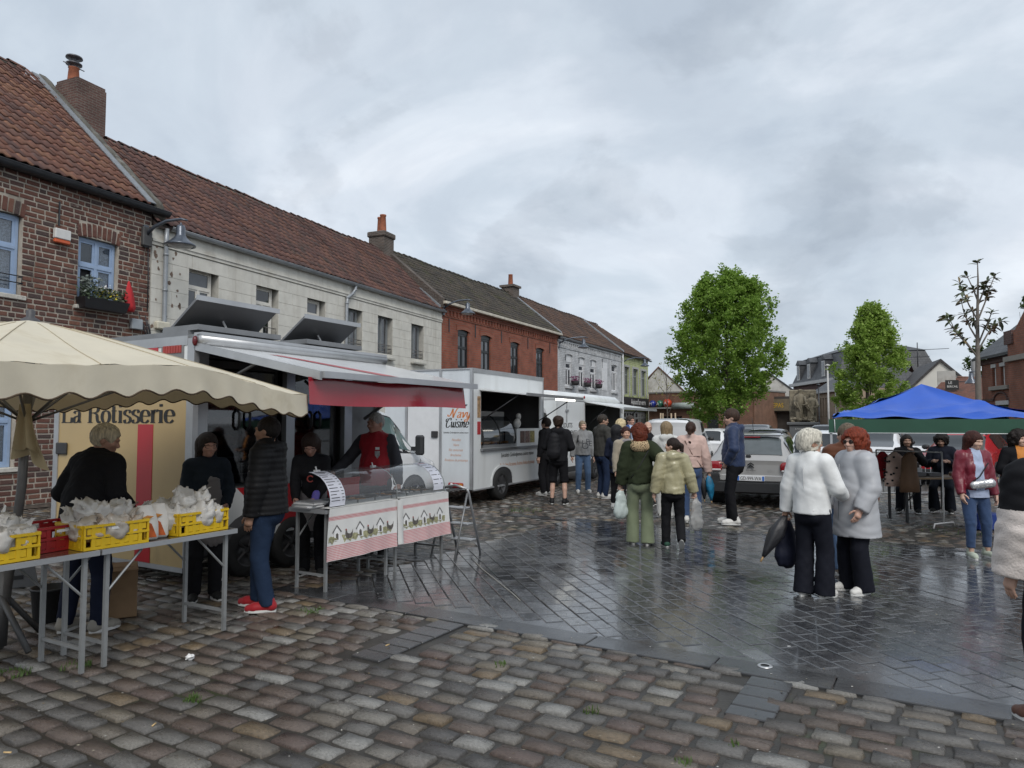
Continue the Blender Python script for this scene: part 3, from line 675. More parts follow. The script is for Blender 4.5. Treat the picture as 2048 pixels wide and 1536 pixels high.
roof1=roof_slab(h1,0,W1,-.14,6.99,4.4,11.12,pm('roof_board',(0.06,0.045,0.04),0.9,0.2),8.94)
tiles(roof1,TILE_R,0,W1-.22,-.14,7.01,4.4,11.14,.235,.315,300,root=h1)
ridge_caps(roof1,0,W1-.1,4.4,11.17,TILE_R)
SLATE=pm('grey_flashing',(0.20,0.215,0.23),0.5,0.2,8);MOSSY=pm('mossy_mortar',(0.10,0.095,0.08),0.95,0.35,5,bump=0.8,bs=30,dirt=((0.22,0.21,0.19),4,0.55,0.7))
sl_ang=math.atan2(4.13,4.54)
for k in range(22):
 f=(k+.5)/22;yy,zz_=-.14+4.54*f,7.01+4.13*f
 mb=MB();mb.box(-.11,.11,-.135,.135,.05,.075);mb.build('flashing_slate',SLATE,roof1,(W1-.14,yy,zz_),(sl_ang+.03,0,0))
mb=MB();n=18
rings=[]
for k in range(n+1):
 f=k/n;yy,zz_=-.12+4.54*f,7.02+4.13*f;j=_rg.uniform(-.02,.02)
 rings.append([(W1-.03,yy,zz_-.25),(W1+.28,yy,zz_-.45),(W1+.30,yy-.03,zz_-.12+j),(W1+.15,yy-.05,zz_+.10+j),(W1-.02,yy-.04,zz_+.11+j)])
mb.smooth=True;mb.loft(rings,True,True);mb.build('verge_mortar',MOSSY,roof1)
BRKCH=brick_mat('chimney_brick',(.10,.050,.042),(.135,.072,.058),(.15,.125,.105),.22,.07,.012)
ch=MB();ch.box(off+2.82,off+3.68,3.02,3.88,7.6,10.88);ch.box(off+2.84,off+3.66,3.04,3.86,10.885,10.97);ch=ch.build('chimney',BRKCH,h1)
CLAY=pm('clay_pot',(0.30,0.10,0.05),0.8,0.25,9);
mb=MB();mb.smooth=True;mb.lathe([(.15,10.97),(.125,11.32),(.145,11.34),(.10,11.35)],14,(off+3.0,3.42,0));mb.build('chimney_pot',CLAY,ch)
mb=MB();mb.smooth=True;c_=(off+3.0,3.42,0);mb.lathe([(.10,11.35),(.10,11.42),(.20,11.43),(.20,11.46),(.09,11.49),(.09,11.60),(.21,11.61),(.20,11.65),(.02,11.70)],16,c_);mb.box(off+2.7,off+3.3,3.41,3.43,11.38,11.40);mb.build('cowl',pm('steel_cowl',(0.12,0.12,0.13),0.4,0.1,metal=.5),ch)
xc=off+1.35
m=MB();m.hexa([(xc-.50,-.30,4.22),(xc+.50,-.30,4.22),(xc+.50,-.06,4.22),(xc-.50,-.06,4.22),(xc-.56,-.36,4.46),(xc+.56,-.36,4.46),(xc+.56,-.04,4.46),(xc-.56,-.04,4.46)])
fb=empty('flower_box',h1.location,h1.rotation_euler.z,'black window flower box with yellow and white flowers on the brick house','flower box')
m.build('trough',pm('black_plastic',(0.012,0.012,0.014),0.45,0.15),fb)
def sprigs(mb,x0,x1,y0,y1,z,n,hmin,hmax,size,rng=_rg):
 for _ in range(n):
  x,y=rng.uniform(x0,x1),rng.uniform(y0,y1);h=rng.uniform(hmin,hmax);a=rng.uniform(0,6.28);t=rng.uniform(-.5,.5)
  c=Vector((x+t*.1,y+rng.uniform(-.05,.05),z+h));d=Vector((math.cos(a),math.sin(a),rng.uniform(-.3,1.2))).normalized()*size;s_=d.cross(Vector((rng.uniform(-1,1),rng.uniform(-1,1),rng.uniform(-1,1)))).normalized()*size*.38
  mb.quad(tuple(c-d),tuple(c+s_),tuple(c+d),tuple(c-s_))
for nm,col_,n,hr,sz,xr in(('foliage',(.05,.075,.04),420,(.0,.30),.055,(-.5,.5)),('grey_foliage',(.16,.19,.17),170,(.10,.50),.055,(-.5,-.18)),('yellow_flowers',(.62,.50,.03),80,(.06,.30),.036,(-.30,.30)),('white_flowers',(.75,.75,.72),36,(.20,.36),.032,(-.10,.12))):
 mb=MB();sprigs(mb,xc+xr[0],xc+xr[1],-.34,-.08,4.43,n,hr[0],hr[1],sz);tag(mb.build(nm,pm('plant_'+nm,col_,0.6,0.3,30),fb),None,None,None,'stuff')
fl=MB();fl.smooth=True
rings=[]
for k,(z,r)in enumerate(((4.30,.16),(4.42,.17),(4.6,.13),(4.8,.08),(4.95,.035),(5.02,.008))):
 rings.append([(xc+.62+r*math.cos(a)*(1+.25*math.sin(3*a+k)),-.22+r*.6*math.sin(a)*(1+.2*math.cos(4*a)),z)for a in[2*math.pi*j/14 for j in range(14)]])
fl.loft(rings,True,True);o=tag(fl.build('furled_parasol',pm('red_cloth',(0.48,0.016,0.022),0.7,0.15,9,bump=.2,bs=20),None,h1.location,(0,0,h1.rotation_euler.z)),'small furled red parasol standing in the flower box','parasol')
X02=2.72
h2=HA.root('rendered_house',X02,0,'long pale grey rendered house with a dark red pantile roof','house')
W2=17.68-X02;o2=-X02
PALE=pm('pale_render',(0.60,0.585,0.53),0.85,0.10,2.5,bump=0.25,bs=30,streak=((.33,.30,.25),3.0,.55),dirt=((0.44,0.41,0.35),1.4,0.54,0.8));PALE2=pm('render_joint',(0.42,0.41,0.37),0.9,0.15)
ops2=[(o2+3.89,o2+4.90,4.15,5.84),(o2+6.33,o2+7.28,4.15,5.80),(o2+8.62,o2+9.55,4.15,5.78),(o2+10.70,o2+11.68,4.15,5.80),(o2+12.68,o2+13.70,4.15,5.82),(o2+15.10,o2+16.10,4.15,5.78),(o2+3.9,o2+4.9,.9,2.6),(o2+6.4,o2+7.4,.9,2.6),(o2+9.4,o2+10.5,.1,2.6),(o2+12.7,o2+13.7,.9,2.6),(o2+15.1,o2+16.1,.9,2.6)]
m=MB();openings_wall(m,0,W2,0,6.55,ops2,depth=.34);gable_body(m,0,W2,5.88,6.5,9.5,2.94);wall2=m.build('wall',PALE2,h2)
blk=bond(0.02,W2-.02,2.9,6.08,1.25,.352,.006,ops2,0.0);bm_=MB();bm_.box(-.5,.5,-.5,.5,-.5,.5)
for a,b,c,d in blk:
 if b-a<.05:continue
 mb=MB();yy=_rg.uniform(0,.002);mb.box(a,b,-.018-yy,.0,c,d,ch=.004);mb.build('render_block',PALE,wall2)
m=MB();m.box(0,W2,-.045,0,6.09,6.17);m.box(0,W2,-.07,0,6.175,6.24);m.box(0,W2,-.028,0,6.245,6.56);m.box(0,W2,-.03,0,0,2.89);m.build('cornice',PALE,h2)
WHT=pm('white_joinery',(0.62,0.60,0.55),0.45,0.1,4);GREYJ=pm('grey_joinery',(0.20,0.215,0.22),0.5,0.1,4)
RAILM=pm('iron_rail',(0.13,0.12,0.115),0.6,0.2)
for i,o in enumerate(ops2):
 a,b,c,d=o[0]+.02,o[1]-.10,o[2]+.02,o[3]-.06
 if i<3:window(h2,a,b,c,d,.16,WHT,GLASSG if i!=1 else GLASS,(2,1),(.68,),fw=.06,sash=.045,rail=(RAILM,(.14,.36))if i else None)
 else:window(h2,a,b,c,d,.16,GREYJ,GLASSG,2,(),fw=.05,sash=.045,sill=(PALE2,.08,.34,.09),rail=(RAILM,(.20,.34,.48))if i<6 else None)
gutter(h2,.45,W2+.1,-.14,6.60,ZINC,.085)
roof2=roof_slab(h2,0,W2,-.12,6.62,2.94,9.5,MATS['roof_board'],6.0)
tiles(roof2,TILE_R2,0,W2-.12,-.12,6.64,2.94,9.52,.235,.30,300,root=h2)
ridge_caps(roof2,.9,W2-.6,2.94,9.55,TILE_R2,ln=.40,r=.085)
pipe(h2,[(.36,-.12,6.55),(.36,-.10,6.2),(.38,-.08,5.9),(.38,-.08,5.0),(.38,-.08,3.9),(.38,-.08,.2)],ZINC,.055)
pipe(h2,[(o2+11.07,-.14,6.52),(o2+11.05,-.13,6.38),(o2+10.92,-.10,6.22),(o2+10.66,-.09,6.05),(o2+10.63,-.09,5.85),(o2+10.62,-.09,4.8),(o2+10.62,-.09,2.9)],ZINC,.055)
box('cable_cover',pm('cream_plastic',(0.55,0.52,0.42),.6,.1),h2,.12,.52,-.16,-.02,4.0,4.2,ch=.03)
mb=MB()
for _ in range(26):
 x,z=_rg.uniform(.05,.9),_rg.uniform(3.6,6.2);r=_rg.uniform(.02,.07)
 if.3<x<.48:continue
 mb.quad(*[(x+r*_rg.uniform(.5,1.2)*math.cos(t),-.0215,z+r*1.4*_rg.uniform(.5,1.2)*math.sin(t))for t in[2*math.pi*k/9 for k in range(9)]])
mb.build('flaked_patches',pm('flaked_render',(0.18,0.13,0.10),.95,.3,9),h2)
BRK2=brick_mat('stack_brick',(.075,.055,.048),(.11,.078,.062),(.16,.145,.125),.22,.07,.014)
c2=MB();c2.box(W2-.72,W2+.10,2.55,3.35,8.2,10.05);c2.box(W2-.79,W2+.17,2.48,3.42,10.052,10.30,ch=.04);c2=c2.build('chimney',BRK2,h2)
for k in(0,1):
 mb=MB();mb.smooth=True;mb.lathe([(.16,10.3),(.15,10.5),(.125,11.0),(.145,11.02),(.145,11.08),(.11,11.09)],14,(W2-.50+.40*k,2.75+.4*k,.03*k));mb.build('chimney_pot',CLAY,c2)
h3=HB.root('brick_house',0,0,'orange red brick house with black window frames and a brown tiled roof','house')
W3=12.80;BR3=brick_mat('orange_brick',(.235,.062,.036),(.29,.085,.048),(.19,.115,.085),.30,.105,.014,bump=.35)
ops3=[(1.35,2.32,4.2,6.0),(3.5,4.48,4.2,5.98),(6.62,7.62,4.2,5.97),(9.77,10.77,4.15,5.95),(1.35,2.3,.9,2.6),(3.5,4.5,0.1,2.6),(6.6,7.6,.9,2.6),(9.8,10.8,.9,2.6)]
m=MB();openings_wall(m,0,W3,0,6.95,ops3);gable_body(m,0,W3,6.2,6.95,9.64,3.1);wall3=m.build('wall',BR3,h3)
BLK=pm('black_joinery',(0.018,0.022,0.024),.4,.1)
for i,o in enumerate(ops3):
 window(h3,o[0]+.01,o[1]-.01,o[2]+.01,o[3]-.22,.08,BLK,GLASSG if i%2 else GLASS,(2,2),(.60,),fw=.07,sash=.04)
 box('lintel_panel',BLK,h3,o[0]+.01,o[1]-.01,.06,.14,o[3]-.215,o[3]-.005)
 n=13;hw=(o[1]-o[0])/2+.14
 for k in range(n):
  t=(k+.5)/n*2-1;mb=MB();mb.box(-.042,.042,-.03,.02,-.14,.14);mb.build('arch_brick',BR3,wall3,((o[0]+o[1])/2+t*hw,-.01,o[3]+.12-.09*t*t),(0,t*.22,0))
for xa in(.55,2.9,5.55,8.65,11.6):box('wall_anchor',ZDARK,h3,xa,xa+.05,-.035,-.002,5.75,6.35)
for k in range(int(W3/.30)):box('dentil',BR3,h3,k*.30+.06,k*.30+.20,-.05,-.002,6.46,6.70)
m=MB();m.box(0,W3,-.055,-.002,6.705,6.80);m.box(0,W3,-.09,-.002,6.802,6.90);m.box(0,W3,-.03,-.002,6.40,6.455);m.build('brick_cornice',BR3,h3)
CREAMG=pm('cream_gutter',(0.52,0.48,0.40),.6,.2,5);box('box_gutter',CREAMG,h3,-.1,W3+.1,-.30,-.06,6.905,7.04,ch=.02)
roof3=roof_slab(h3,0,W3,-.2,7.02,3.1,9.64,MATS['roof_board'],6.4)
tiles(roof3,TILE_B,.05,W3-.1,-.2,7.04,3.1,9.66,.235,.31,60,root=h3);ridge_caps(roof3,0,W3,3.1,9.68,TILE_B,ln=.45,r=.15)
sl3=math.atan2(2.62,3.3);mb=MB()
for k in range(40):
 f=k/40;mb.hexa([(-.34,-.1+3.2*f,6.75+2.6*f),(-.02,-.1+3.2*f,6.75+2.6*f),(-.02,-.03+3.2*f,6.80+2.6*f),(-.34,-.03+3.2*f,6.80+2.6*f),(-.34,-.16+3.2*f,7.17+2.6*f),(-.02,-.16+3.2*f,7.17+2.6*f),(-.02,-.10+3.2*f,7.22+2.6*f),(-.34,-.10+3.2*f,7.22+2.6*f)])
mb.build('brick_verge',BRK2,roof3)
mb=MB();mb.hexa([(-.50,-.15,6.62),(-.33,-.15,6.62),(-.33,3.0,9.2),(-.50,3.0,9.2),(-.50,-.15,6.82),(-.33,-.15,6.82),(-.33,3.0,9.4),(-.50,3.0,9.4)]);mb.build('verge_mortar',SLATE,roof3)
c3=MB();c3.box(W3-.6,W3+.25,2.7,3.5,8.6,10.05);c3.box(W3-.7,W3+.35,2.6,3.6,10.052,10.18);c3=c3.build('chimney',BRK2,h3)
mb=MB();mb.smooth=True;mb.lathe([(.16,10.18),(.13,10.85),(.16,10.88),(.12,10.9)],12,(W3-.15,3.1,0));mb.build('chimney_pot',CLAY,c3)
h4=HB.root('painted_brick_house',W3,0,'white painted brick house with hanging flower pots at its windows','house')
W4=24.85-W3;o4=-W3;WB4=brick_mat('white_brick',(.50,.515,.53),(.56,.57,.58),(.38,.39,.40),.30,.105,.015,bump=.6)
ops4=[(o4+14.05,o4+15.05,3.95,5.96),(o4+16.2,o4+17.2,3.95,5.94),(o4+18.28,o4+19.36,3.9,5.94),(o4+22.63,o4+23.68,3.95,5.92),(o4+14.0,o4+15.1,.8,2.7),(o4+17,o4+18,.1,2.7),(o4+21,o4+22.2,.8,2.7)]
m=MB();openings_wall(m,0,W4,0,6.9,ops4);gable_body(m,0,W4,6.2,6.85,9.64,3.1);wall4=m.build('wall',WB4,h4)
WHT2=pm('white_paint',(0.66,0.67,0.68),.5,.08)
for i,o in enumerate(ops4):
 if i<3:box('shutter_box',WHT2,h4,o[0]+.01,o[1]-.01,.05,.14,o[3]-.5,o[3]-.005)
 window(h4,o[0]+.01,o[1]-.01,o[2]+.01,o[3]-(.51 if i<3 else.01),.08,WHT2,GLASSG,(2,1),(.72,),fw=.07,sash=.04,sill=(WB4,.15,.2,.16))
 n=11;hw=(o[1]-o[0])/2+.12
 for k in range(n):t=(k+.5)/n*2-1;mb=MB();mb.box(-.05,.05,-.03,.02,-.12,.12);mb.build('arch_brick',WB4,wall4,((o[0]+o[1])/2+t*hw,-.01,o[3]+.10-.08*t*t),(0,t*.2,0))
m=MB();m.box(o4+20.52,o4+21.6,-.02,-.002,3.95,5.9);m.box(o4+20.7,o4+21.4,-.035,-.021,4.05,5.0);m.build('blind_window',WHT2,h4)
for k in range(int(W4/.34)):box('dentil',WB4,h4,k*.34+.08,k*.34+.23,-.06,-.002,6.36,6.62)
m=MB();m.box(0,W4,-.07,-.002,6.622,6.72);m.box(0,W4,-.04,-.002,6.26,6.355);m.box(0,W4,-.07,-.002,3.2,3.38);m.build('brick_cornice',WB4,h4)
for xa in(1.0,3.2,5.4,7.6,9.6):box('wall_anchor',ZDARK,h4,xa+.2,xa+.25,-.03,-.002,5.5,6.15)
gutter(h4,0,W4,-.12,6.86,ZINC,.09)
roof4=roof_slab(h4,0,W4,-.12,6.9,3.1,9.64,MATS['roof_board'],6.4);tiles(roof4,TILE_RB,.1,W4-.1,-.12,6.92,3.1,9.66,.24,.32,40,root=h4);ridge_caps(roof4,.2,W4,3.1,9.68,TILE_RB,ln=.45,r=.13)
mb=MB();mb.hexa([(-.06,-.25,6.98),(.10,-.25,6.98),(.10,3.1,9.62),(-.06,3.1,9.62),(-.06,-.25,7.14),(.10,-.25,7.14),(.10,3.1,9.80),(-.06,3.1,9.80)]);mb.build('zinc_verge',ZINC,roof4)
pipe(h4,[(W4-.1,-.14,6.8),(W4-.05,-.14,6.4),(W4-.02,-.1,5.5),(W4-.02,-.1,3.2),(W4-.02,-.1,.2)],WHT2,.06)
POT=pm('dark_pot',(0.03,0.028,0.03),.6,.1);PINK=pm('pink_flower',(0.24,0.07,0.15),.7,.4,30)
for i in range(3):
 o=ops4[i];xx=(o[0]+o[1])/2+.35;ro=HB.root('flower_pot',W3,0,('dark pot of pink flowers at the window nearest the orange brick house','dark pot of pink flowers at the middle window of the white house','dark pot of pink flowers at the window beside the blind white panel')[i],'flower pot','flower pots on the white house')
 mb=MB();mb.smooth=True;mb.lathe([(.02,4.0),(.2,4.02),(.26,4.3),(.22,4.3)],12,(xx,-.28,0));mb.build('pot',POT,ro)
 mb=MB();sprigs(mb,xx-.36,xx+.3,-.5,-.1,4.25,130,0,.34,.07);tag(mb.build('flowers',PINK,ro),None,None,None,'stuff')
h5=HB.root('shop_house',24.85,0,'narrow pale green shop house with a black shop sign at the row end','shop')
W5=7.0;o5=-24.85;GRN=brick_mat('green_brick',(.33,.37,.17),(.36,.40,.19),(.48,.52,.30),.6,.14,.02,bump=.4)
ops5=[(.6,1.75,3.85,5.95),(2.75,4.05,3.85,5.93),(4.95,6.3,3.82,5.92),(.5,6.5,.2,2.6)]
m=MB();openings_wall(m,0,W5,0,6.85,ops5);gable_body(m,0,W5,6.2,6.85,6.9,3.1);m.build('wall',GRN,h5)
for o in ops5[:3]:
 mb=MB();mb.box(o[0]-.18,o[0]-.002,-.05,.1,o[2]-.1,o[3]+.16);mb.box(o[1]+.002,o[1]+.18,-.05,.1,o[2]-.1,o[3]+.16);mb.box(o[0]-.002,o[1]+.002,-.05,.1,o[3]+.002,o[3]+.16);mb.build('window_surround',pm('grey_stone',(.36,.36,.35),.8,.15),h5)
 window(h5,o[0]+.01,o[1]-.01,o[2]+.01,o[3]-.01,.1,GREYJ,GLASSG,2,(.72,),fw=.07,sash=.04)
SIGNB=pm('black_sign',(0.012,0.012,0.013),.5,.2);sg=box('shop_sign',SIGNB,h5,0.05,6.95,-.12,-.02,2.70,3.65)
CHALK=pm('chalk_white',(.70,.70,.68),.8,.1)
text('sign_lettering','Aujourd\'un verre',CHALK,sg,(1.9,-.125,3.12),(math.pi/2,0,0),.62,.05,width=3.9);text('sign_small_lettering','CAVISTE',CHALK,sg,(2.9,-.125,2.84),(math.pi/2,0,0),.22,0,width=1.6)
window(h5,.55,3.4,.25,2.55,.06,pm('shop_grey',(.16,.17,.17),.5,.1),GLASS,(1,4),(.78,),fw=.09,sash=.04,name='shop_window');window(h5,3.5,6.45,.25,2.55,.06,MATS['shop_grey'],GLASS,(2,4),(.78,),fw=.09,sash=.04,name='shop_window')
mb=MB();XR=W5+.25;RX=3.2
mb.hexa([(0,-.15,6.80),(XR,-.15,6.80),(RX,3.1,9.5),(0,3.1,9.5),(0,-.15,6.9),(XR,-.15,6.9),(RX,3.1,9.62),(0,3.1,9.62)]);mb.quad((XR,-.15,6.9),(XR,6.4,6.9),(RX,3.1,9.62));mb.quad((0,6.4,6.9),(0,3.1,9.62),(RX,3.1,9.62),(XR,6.4,6.9));roof5=mb.build('roof',MATS['roof_board'],h5)
tiles(roof5,TILE_RB,.1,XR,-.15,6.92,3.1,9.64,.24,.32,0,xr=lambda f:f*(XR-RX),root=h5)
gutter(h5,0,XR,-.2,6.84,ZDARK,.08)
mb=MB();mb.hexa([(-.08,-.2,6.98),(.05,-.2,6.98),(.05,3.1,9.62),(-.08,3.1,9.62),(-.08,-.2,7.1),(.05,-.2,7.1),(.05,3.1,9.76),(-.08,3.1,9.76)]);mb.build('zinc_verge',ZINC,roof5)
ridge_caps(roof5,0,RX,3.1,9.66,TILE_RB,ln=.45,r=.12)
LAMPG=pm('lamp_grey',(0.085,0.10,0.125),.32,.15,metal=.45,coat=.3)
def street_lamp(fr,t,z,reach,label,sc=1.0,side=0.0):
 ro=empty('street_lamp',fr.p3(t,0,z),fr.rz,label,'street lamp','bell lamps along the house fronts')
 box('wall_bracket',LAMPG,ro,-.07,.07,-.09,-.03,-.32,.22,ch=.01)
 a=MB();a.smooth=True;pts=[(0,-.08,-.02),(side*.15,-.08-reach*.25,.17),(side*.5,-.08-reach*.6,.30),(side,-.08-reach,.34),(side*1.15,-.08-reach*1.2,.30)]
 a.tube(pts,[.045*sc,.042*sc,.038*sc,.034*sc,.02*sc],8);a.build('arm',LAMPG,ro)
 x,y=side,-.08-reach
 h=MB();h.smooth=True;h.lathe([(q*sc,.30-.05-d*sc)for q,d in((.02,0),(.028,.05),(.085,.07),(.105,.12),(.11,.30),(.14,.36),(.24,.46),(.33,.52),(.35,.54),(.35,.57),(.32,.575),(.30,.53),(.12,.44))],22,(x,y,0));h.build('shade',LAMPG,ro)
 g_=MB();g_.smooth=True;g_.lathe([(.295*sc,.25-.545*sc),(.24*sc,.25-.60*sc),(.01,.25-.625*sc)],18,(x,y,0));g_.build('lens',pm('lamp_lens',(.45,.46,.46),.25,.1),ro);return ro
street_lamp(HA,2.52,6.28,.85,'grey bell street lamp on the old brick house corner',1.0,.25)
street_lamp(HB,.05,6.75,1.0,'grey bell street lamp where pale house meets orange brick',.95,.35)
street_lamp(HB,12.95,6.5,1.3,'grey bell street lamp where orange brick meets white house',1.0,.6)
street_lamp(HB,25.05,6.3,1.3,'grey bell street lamp beside the green shop house',1.0,1.2)
ALU=pm('aluminium',(0.42,0.43,0.44),0.38,0.12,3,metal=0.55);ALUD=pm('dull_aluminium',(0.24,0.245,0.25),0.45,0.15,3,metal=0.5);STEEL=pm('stainless',(0.30,0.31,0.32),0.30,0.12,2,metal=0.8)
WVAN=pm('white_panel',(0.68,0.70,0.70),0.30,0.05,1.5,coat=0.25,streak=((.42,.42,.39),3.0,.35),dirt=((0.45,0.44,0.41),2.0,0.60,0.85));WBLUE=pm('white_panel_cool',(0.64,0.68,0.71),0.32,0.05,1.5,coat=0.2,streak=((.42,.44,.45),3.0,.3),dirt=((0.45,0.46,0.46),2.0,0.60,0.85))
BEIGE=pm('beige_panel',(0.46,0.335,0.16),0.4,0.06,1.2,coat=0.1,dirt=((0.30,0.22,0.11),1.5,0.58,0.8));REDP=pm('red_panel',(0.40,0.012,0.018),0.35,0.08,2,coat=0.2)
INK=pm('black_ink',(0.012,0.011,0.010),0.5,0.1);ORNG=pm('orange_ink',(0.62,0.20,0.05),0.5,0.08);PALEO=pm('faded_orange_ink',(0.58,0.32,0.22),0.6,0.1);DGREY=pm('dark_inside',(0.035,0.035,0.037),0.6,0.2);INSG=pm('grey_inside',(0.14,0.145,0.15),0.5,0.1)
RUB=pm('tyre_rubber',(0.014,0.014,0.014),0.75,0.2,20);RIM=pm('wheel_rim',(0.30,0.30,0.31),0.35,0.15,metal=.6);RIMD=pm('dark_rim',(0.06,0.06,0.062),0.45,0.2,metal=.4);BPL=pm('bumper_plastic',(0.022,0.023,0.025),0.55,0.15,20)
REDL=pm('red_lens',(0.28,0.010,0.016),0.12,0.12,6,coat=0.5);AMBL=pm('amber_lens',(0.6,0.22,0.03),0.15,0.1,coat=.5);CLRL=pm('clear_lens',(0.6,0.6,0.6),0.12,0.15,coat=.5)
def wheel(parent,x,y,r,w,ax='y',rim=RIMD,name='wheel'):
 0
 t=MB();t.smooth=True;t.lathe([(r*.62,-w/2),(r*.94,-w/2),(r,-w*.36),(r,w*.36),(r*.94,w/2),(r*.62,w/2)],26)
 rot=(math.pi/2,0,0)if ax=='y' else(0,math.pi/2,0);o=t.build(name,RUB,parent,(x,y,r),rot)
 q=MB();q.smooth=True;q.lathe([(r*.02,w*.30),(r*.16,w*.34),(r*.20,w*.20),(r*.5,w*.16),(r*.60,w*.44),(r*.64,w*.47)],20)
 q.lathe([(r*.64,-w*.47),(r*.60,-w*.44),(r*.5,-w*.16),(r*.20,-w*.20),(r*.16,-w*.34),(r*.02,-w*.30)],20)
 for k in range(5):
  a=2*math.pi*k/5
  for sg in(1,-1):q.smooth=False;q.tube([(r*.15*math.cos(a),r*.15*math.sin(a),sg*w*.34),(r*.60*math.cos(a),r*.60*math.sin(a),sg*w*.42)],r*.055,5)
 q.build('rim',rim,o);return o
def band(mb,pts,y,dz):
 mb.quad(*pts)
RF=Fr(-3.3007,7.3555,29.8)
rt=RF.root('rotisserie_trailer',0,0,'rotisserie market trailer with beige end wall and raised white awning','trailer')
RL,RD,RH=2.92,2.60,2.58
m=MB();m.box(.02,RL-.02,.03,RD,.30,.42);m.box(.3,2.6,.5,2.2,.18,.30);m.build('chassis',DGREY,rt)
ew=MB();ew.box(0,.03,.10,RD-.10,.20,RH-.02);ew=ew.build('end_wall',BEIGE,rt)
box('upper_band',WVAN,rt,-.006,-.001,.102,RD-.102,2.30,RH-.04)
m=MB();m.box(-.012,.05,-.012,.10,.20,RH);m.box(-.012,.05,RD-.10,RD,.20,RH);m.box(-.014,.05,.101,RD-.101,RH-.07,RH+.03);m.box(-.012,.05,.101,RD-.101,.15,.199);m.build('end_frame',ALU,rt)
m=MB();m.box(RL-.04,RL,0,RD,.20,RH);m.box(0.05,RL-.04,RD-.03,RD,.20,RH);m.build('body_shell',WVAN,rt)
m=MB();m.box(0,RL,0,RD,RH,RH+.04);m.box(.06,RL-.06,.20,RD-.1,RH+.04,RH+.10);rf=m.build('roof',ALUD,rt)
lettering('lettering','La R^tisserie',INK,ew,(-.004,2.46,1.70),(math.pi/2,0,-math.pi/2),.215,width=2.16,thick=.19,thin=.04)
box('red_stripe',REDP,rt,-.005,-.001,.66,.93,.202,1.68);box('red_square',REDP,rt,-.012,-.0065,.60,.85,2.40,2.535)
lv=box('vent_panel',pm('vent_grey',(.20,.20,.20),.5,.1),rt,-.012,-.0065,.16,.54,2.345,2.53)
for k in range(7):box('vent_slat',pm('vent_red',(.35,.05,.04),.5,.1),lv,-.02,-.0125,.20+k*.045,.235+k*.045,2.435,2.515)
box('lock_plate',DGREY,rt,-.03,-.001,2.30,2.52,1.32,1.46,ch=.01);
m=MB();m.prism([(2.52,1.32),(2.52,1.46),(2.56,1.39)],-.03,-.002,'x');
lo=MB();lo.box(.05,RL-.04,-.002,.03,.42,.98);lo.build('side_panel',REDP,rt)
sw=MB();sw.prism([(.15,.42),(1.45,.42),(1.1,.55),(.75,.80),(.55,.985),(.42,.985),(.35,.70)],-.008,-.003,'y');sw.build('white_sweep',WVAN,rt)
box('side_skirt',WVAN,rt,1.46,RL-.05,-.009,-.003,.422,.70)
for xx in(.72,1.36):wheel(rt,xx,.068,.29,.2,'y')
ws=MB();ws.smooth=True
ws.prism([(.72+.36*math.cos(a),.33+.36*math.sin(a))for a in[math.pi*k/12 for k in range(13)]],-.010,-.004,'y');ws.build('wheel_arch',DGREY,rt)
pst=MB();
for a,b in((.05,.19),(1.27,1.40),(2.26,2.40)):pst.box(a,b,.02,.10,.985,2.44)
pst.box(.05,RL-.04,.0,.12,2.44,2.575);pst.build('side_posts',STEEL,rt)
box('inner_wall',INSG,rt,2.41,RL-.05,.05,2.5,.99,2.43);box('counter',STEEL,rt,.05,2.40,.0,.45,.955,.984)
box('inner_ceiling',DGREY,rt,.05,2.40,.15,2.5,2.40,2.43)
OVG=thin_glass('oven_glass',(.45,.47,.5),.10)
for i,(a,b)in enumerate(((.22,1.25),(1.42,2.24))):
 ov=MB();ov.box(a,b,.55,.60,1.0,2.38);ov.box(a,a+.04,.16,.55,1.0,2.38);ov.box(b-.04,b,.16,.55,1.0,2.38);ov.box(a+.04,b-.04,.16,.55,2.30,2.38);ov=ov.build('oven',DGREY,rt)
 for r_ in range(6):
  z=1.10+r_*.20;s_=MB();s_.smooth=True;s_.tube([(a+.05,.40,z),(b-.05,.40,z)],.010,6);s_.build('spit',STEEL,ov)
  n=5
  for k in range(n):
   if i==0 and r_<2:continue
   q=MB();q.smooth=True;xx=a+.14+(b-a-.28)*k/(n-1);q.ball((xx,.40,z),(.085,.075,.07),10,7);q.ball((xx+.05,.34,z-.02),(.035,.03,.05),8,5);q.build('chicken',pm('roast_skin',(.20,.085,.028),.45,.35,16,coat=.2),ov)
 for k in(0,1):
  xa=a+.045+k*(b-a-.09)/2;xb=xa+(b-a-.09)/2-.006;d=box('glass_door',OVG,rt,xa,xb,.150,.156,1.02,2.28)
  hx=xb-.07 if k==0 else xa+.07;h_=MB();h_.smooth=True;h_.tube([(hx,.14,1.62),(hx,.10,1.66),(hx,.10,1.80),(hx,.14,1.84)],.016,6);h_.build('handle',BPL,d)
aw=MB();H0,H1=2.50,2.135;AL=1.84
aw.hexa([(.03,-.02,H0),(2.88,-.02,H0),(2.53,-AL,H1),(-.02,-AL,H1),(.03,-.02,H0+.02),(2.88,-.02,H0+.02),(2.53,-AL,H1+.02),(-.02,-AL,H1+.02)]);aw=aw.build('awning',pm('awning_white',(.84,.85,.85),.22,.04,2,coat=.5),rt)
def on_aw(x,f,dz=.024):return(x+(.03-.05*f)*0,-.02-(AL-.02)*f,H0+(H1-H0)*f+dz)
rs=MB();rs.quad(on_aw(.55,.25),on_aw(.95,.93),on_aw(1.22,.93),on_aw(.74,.25));rs.build('red_stripe',REDP,aw)
rs=MB();rs.box(.03,2.86,0,0,0,0);
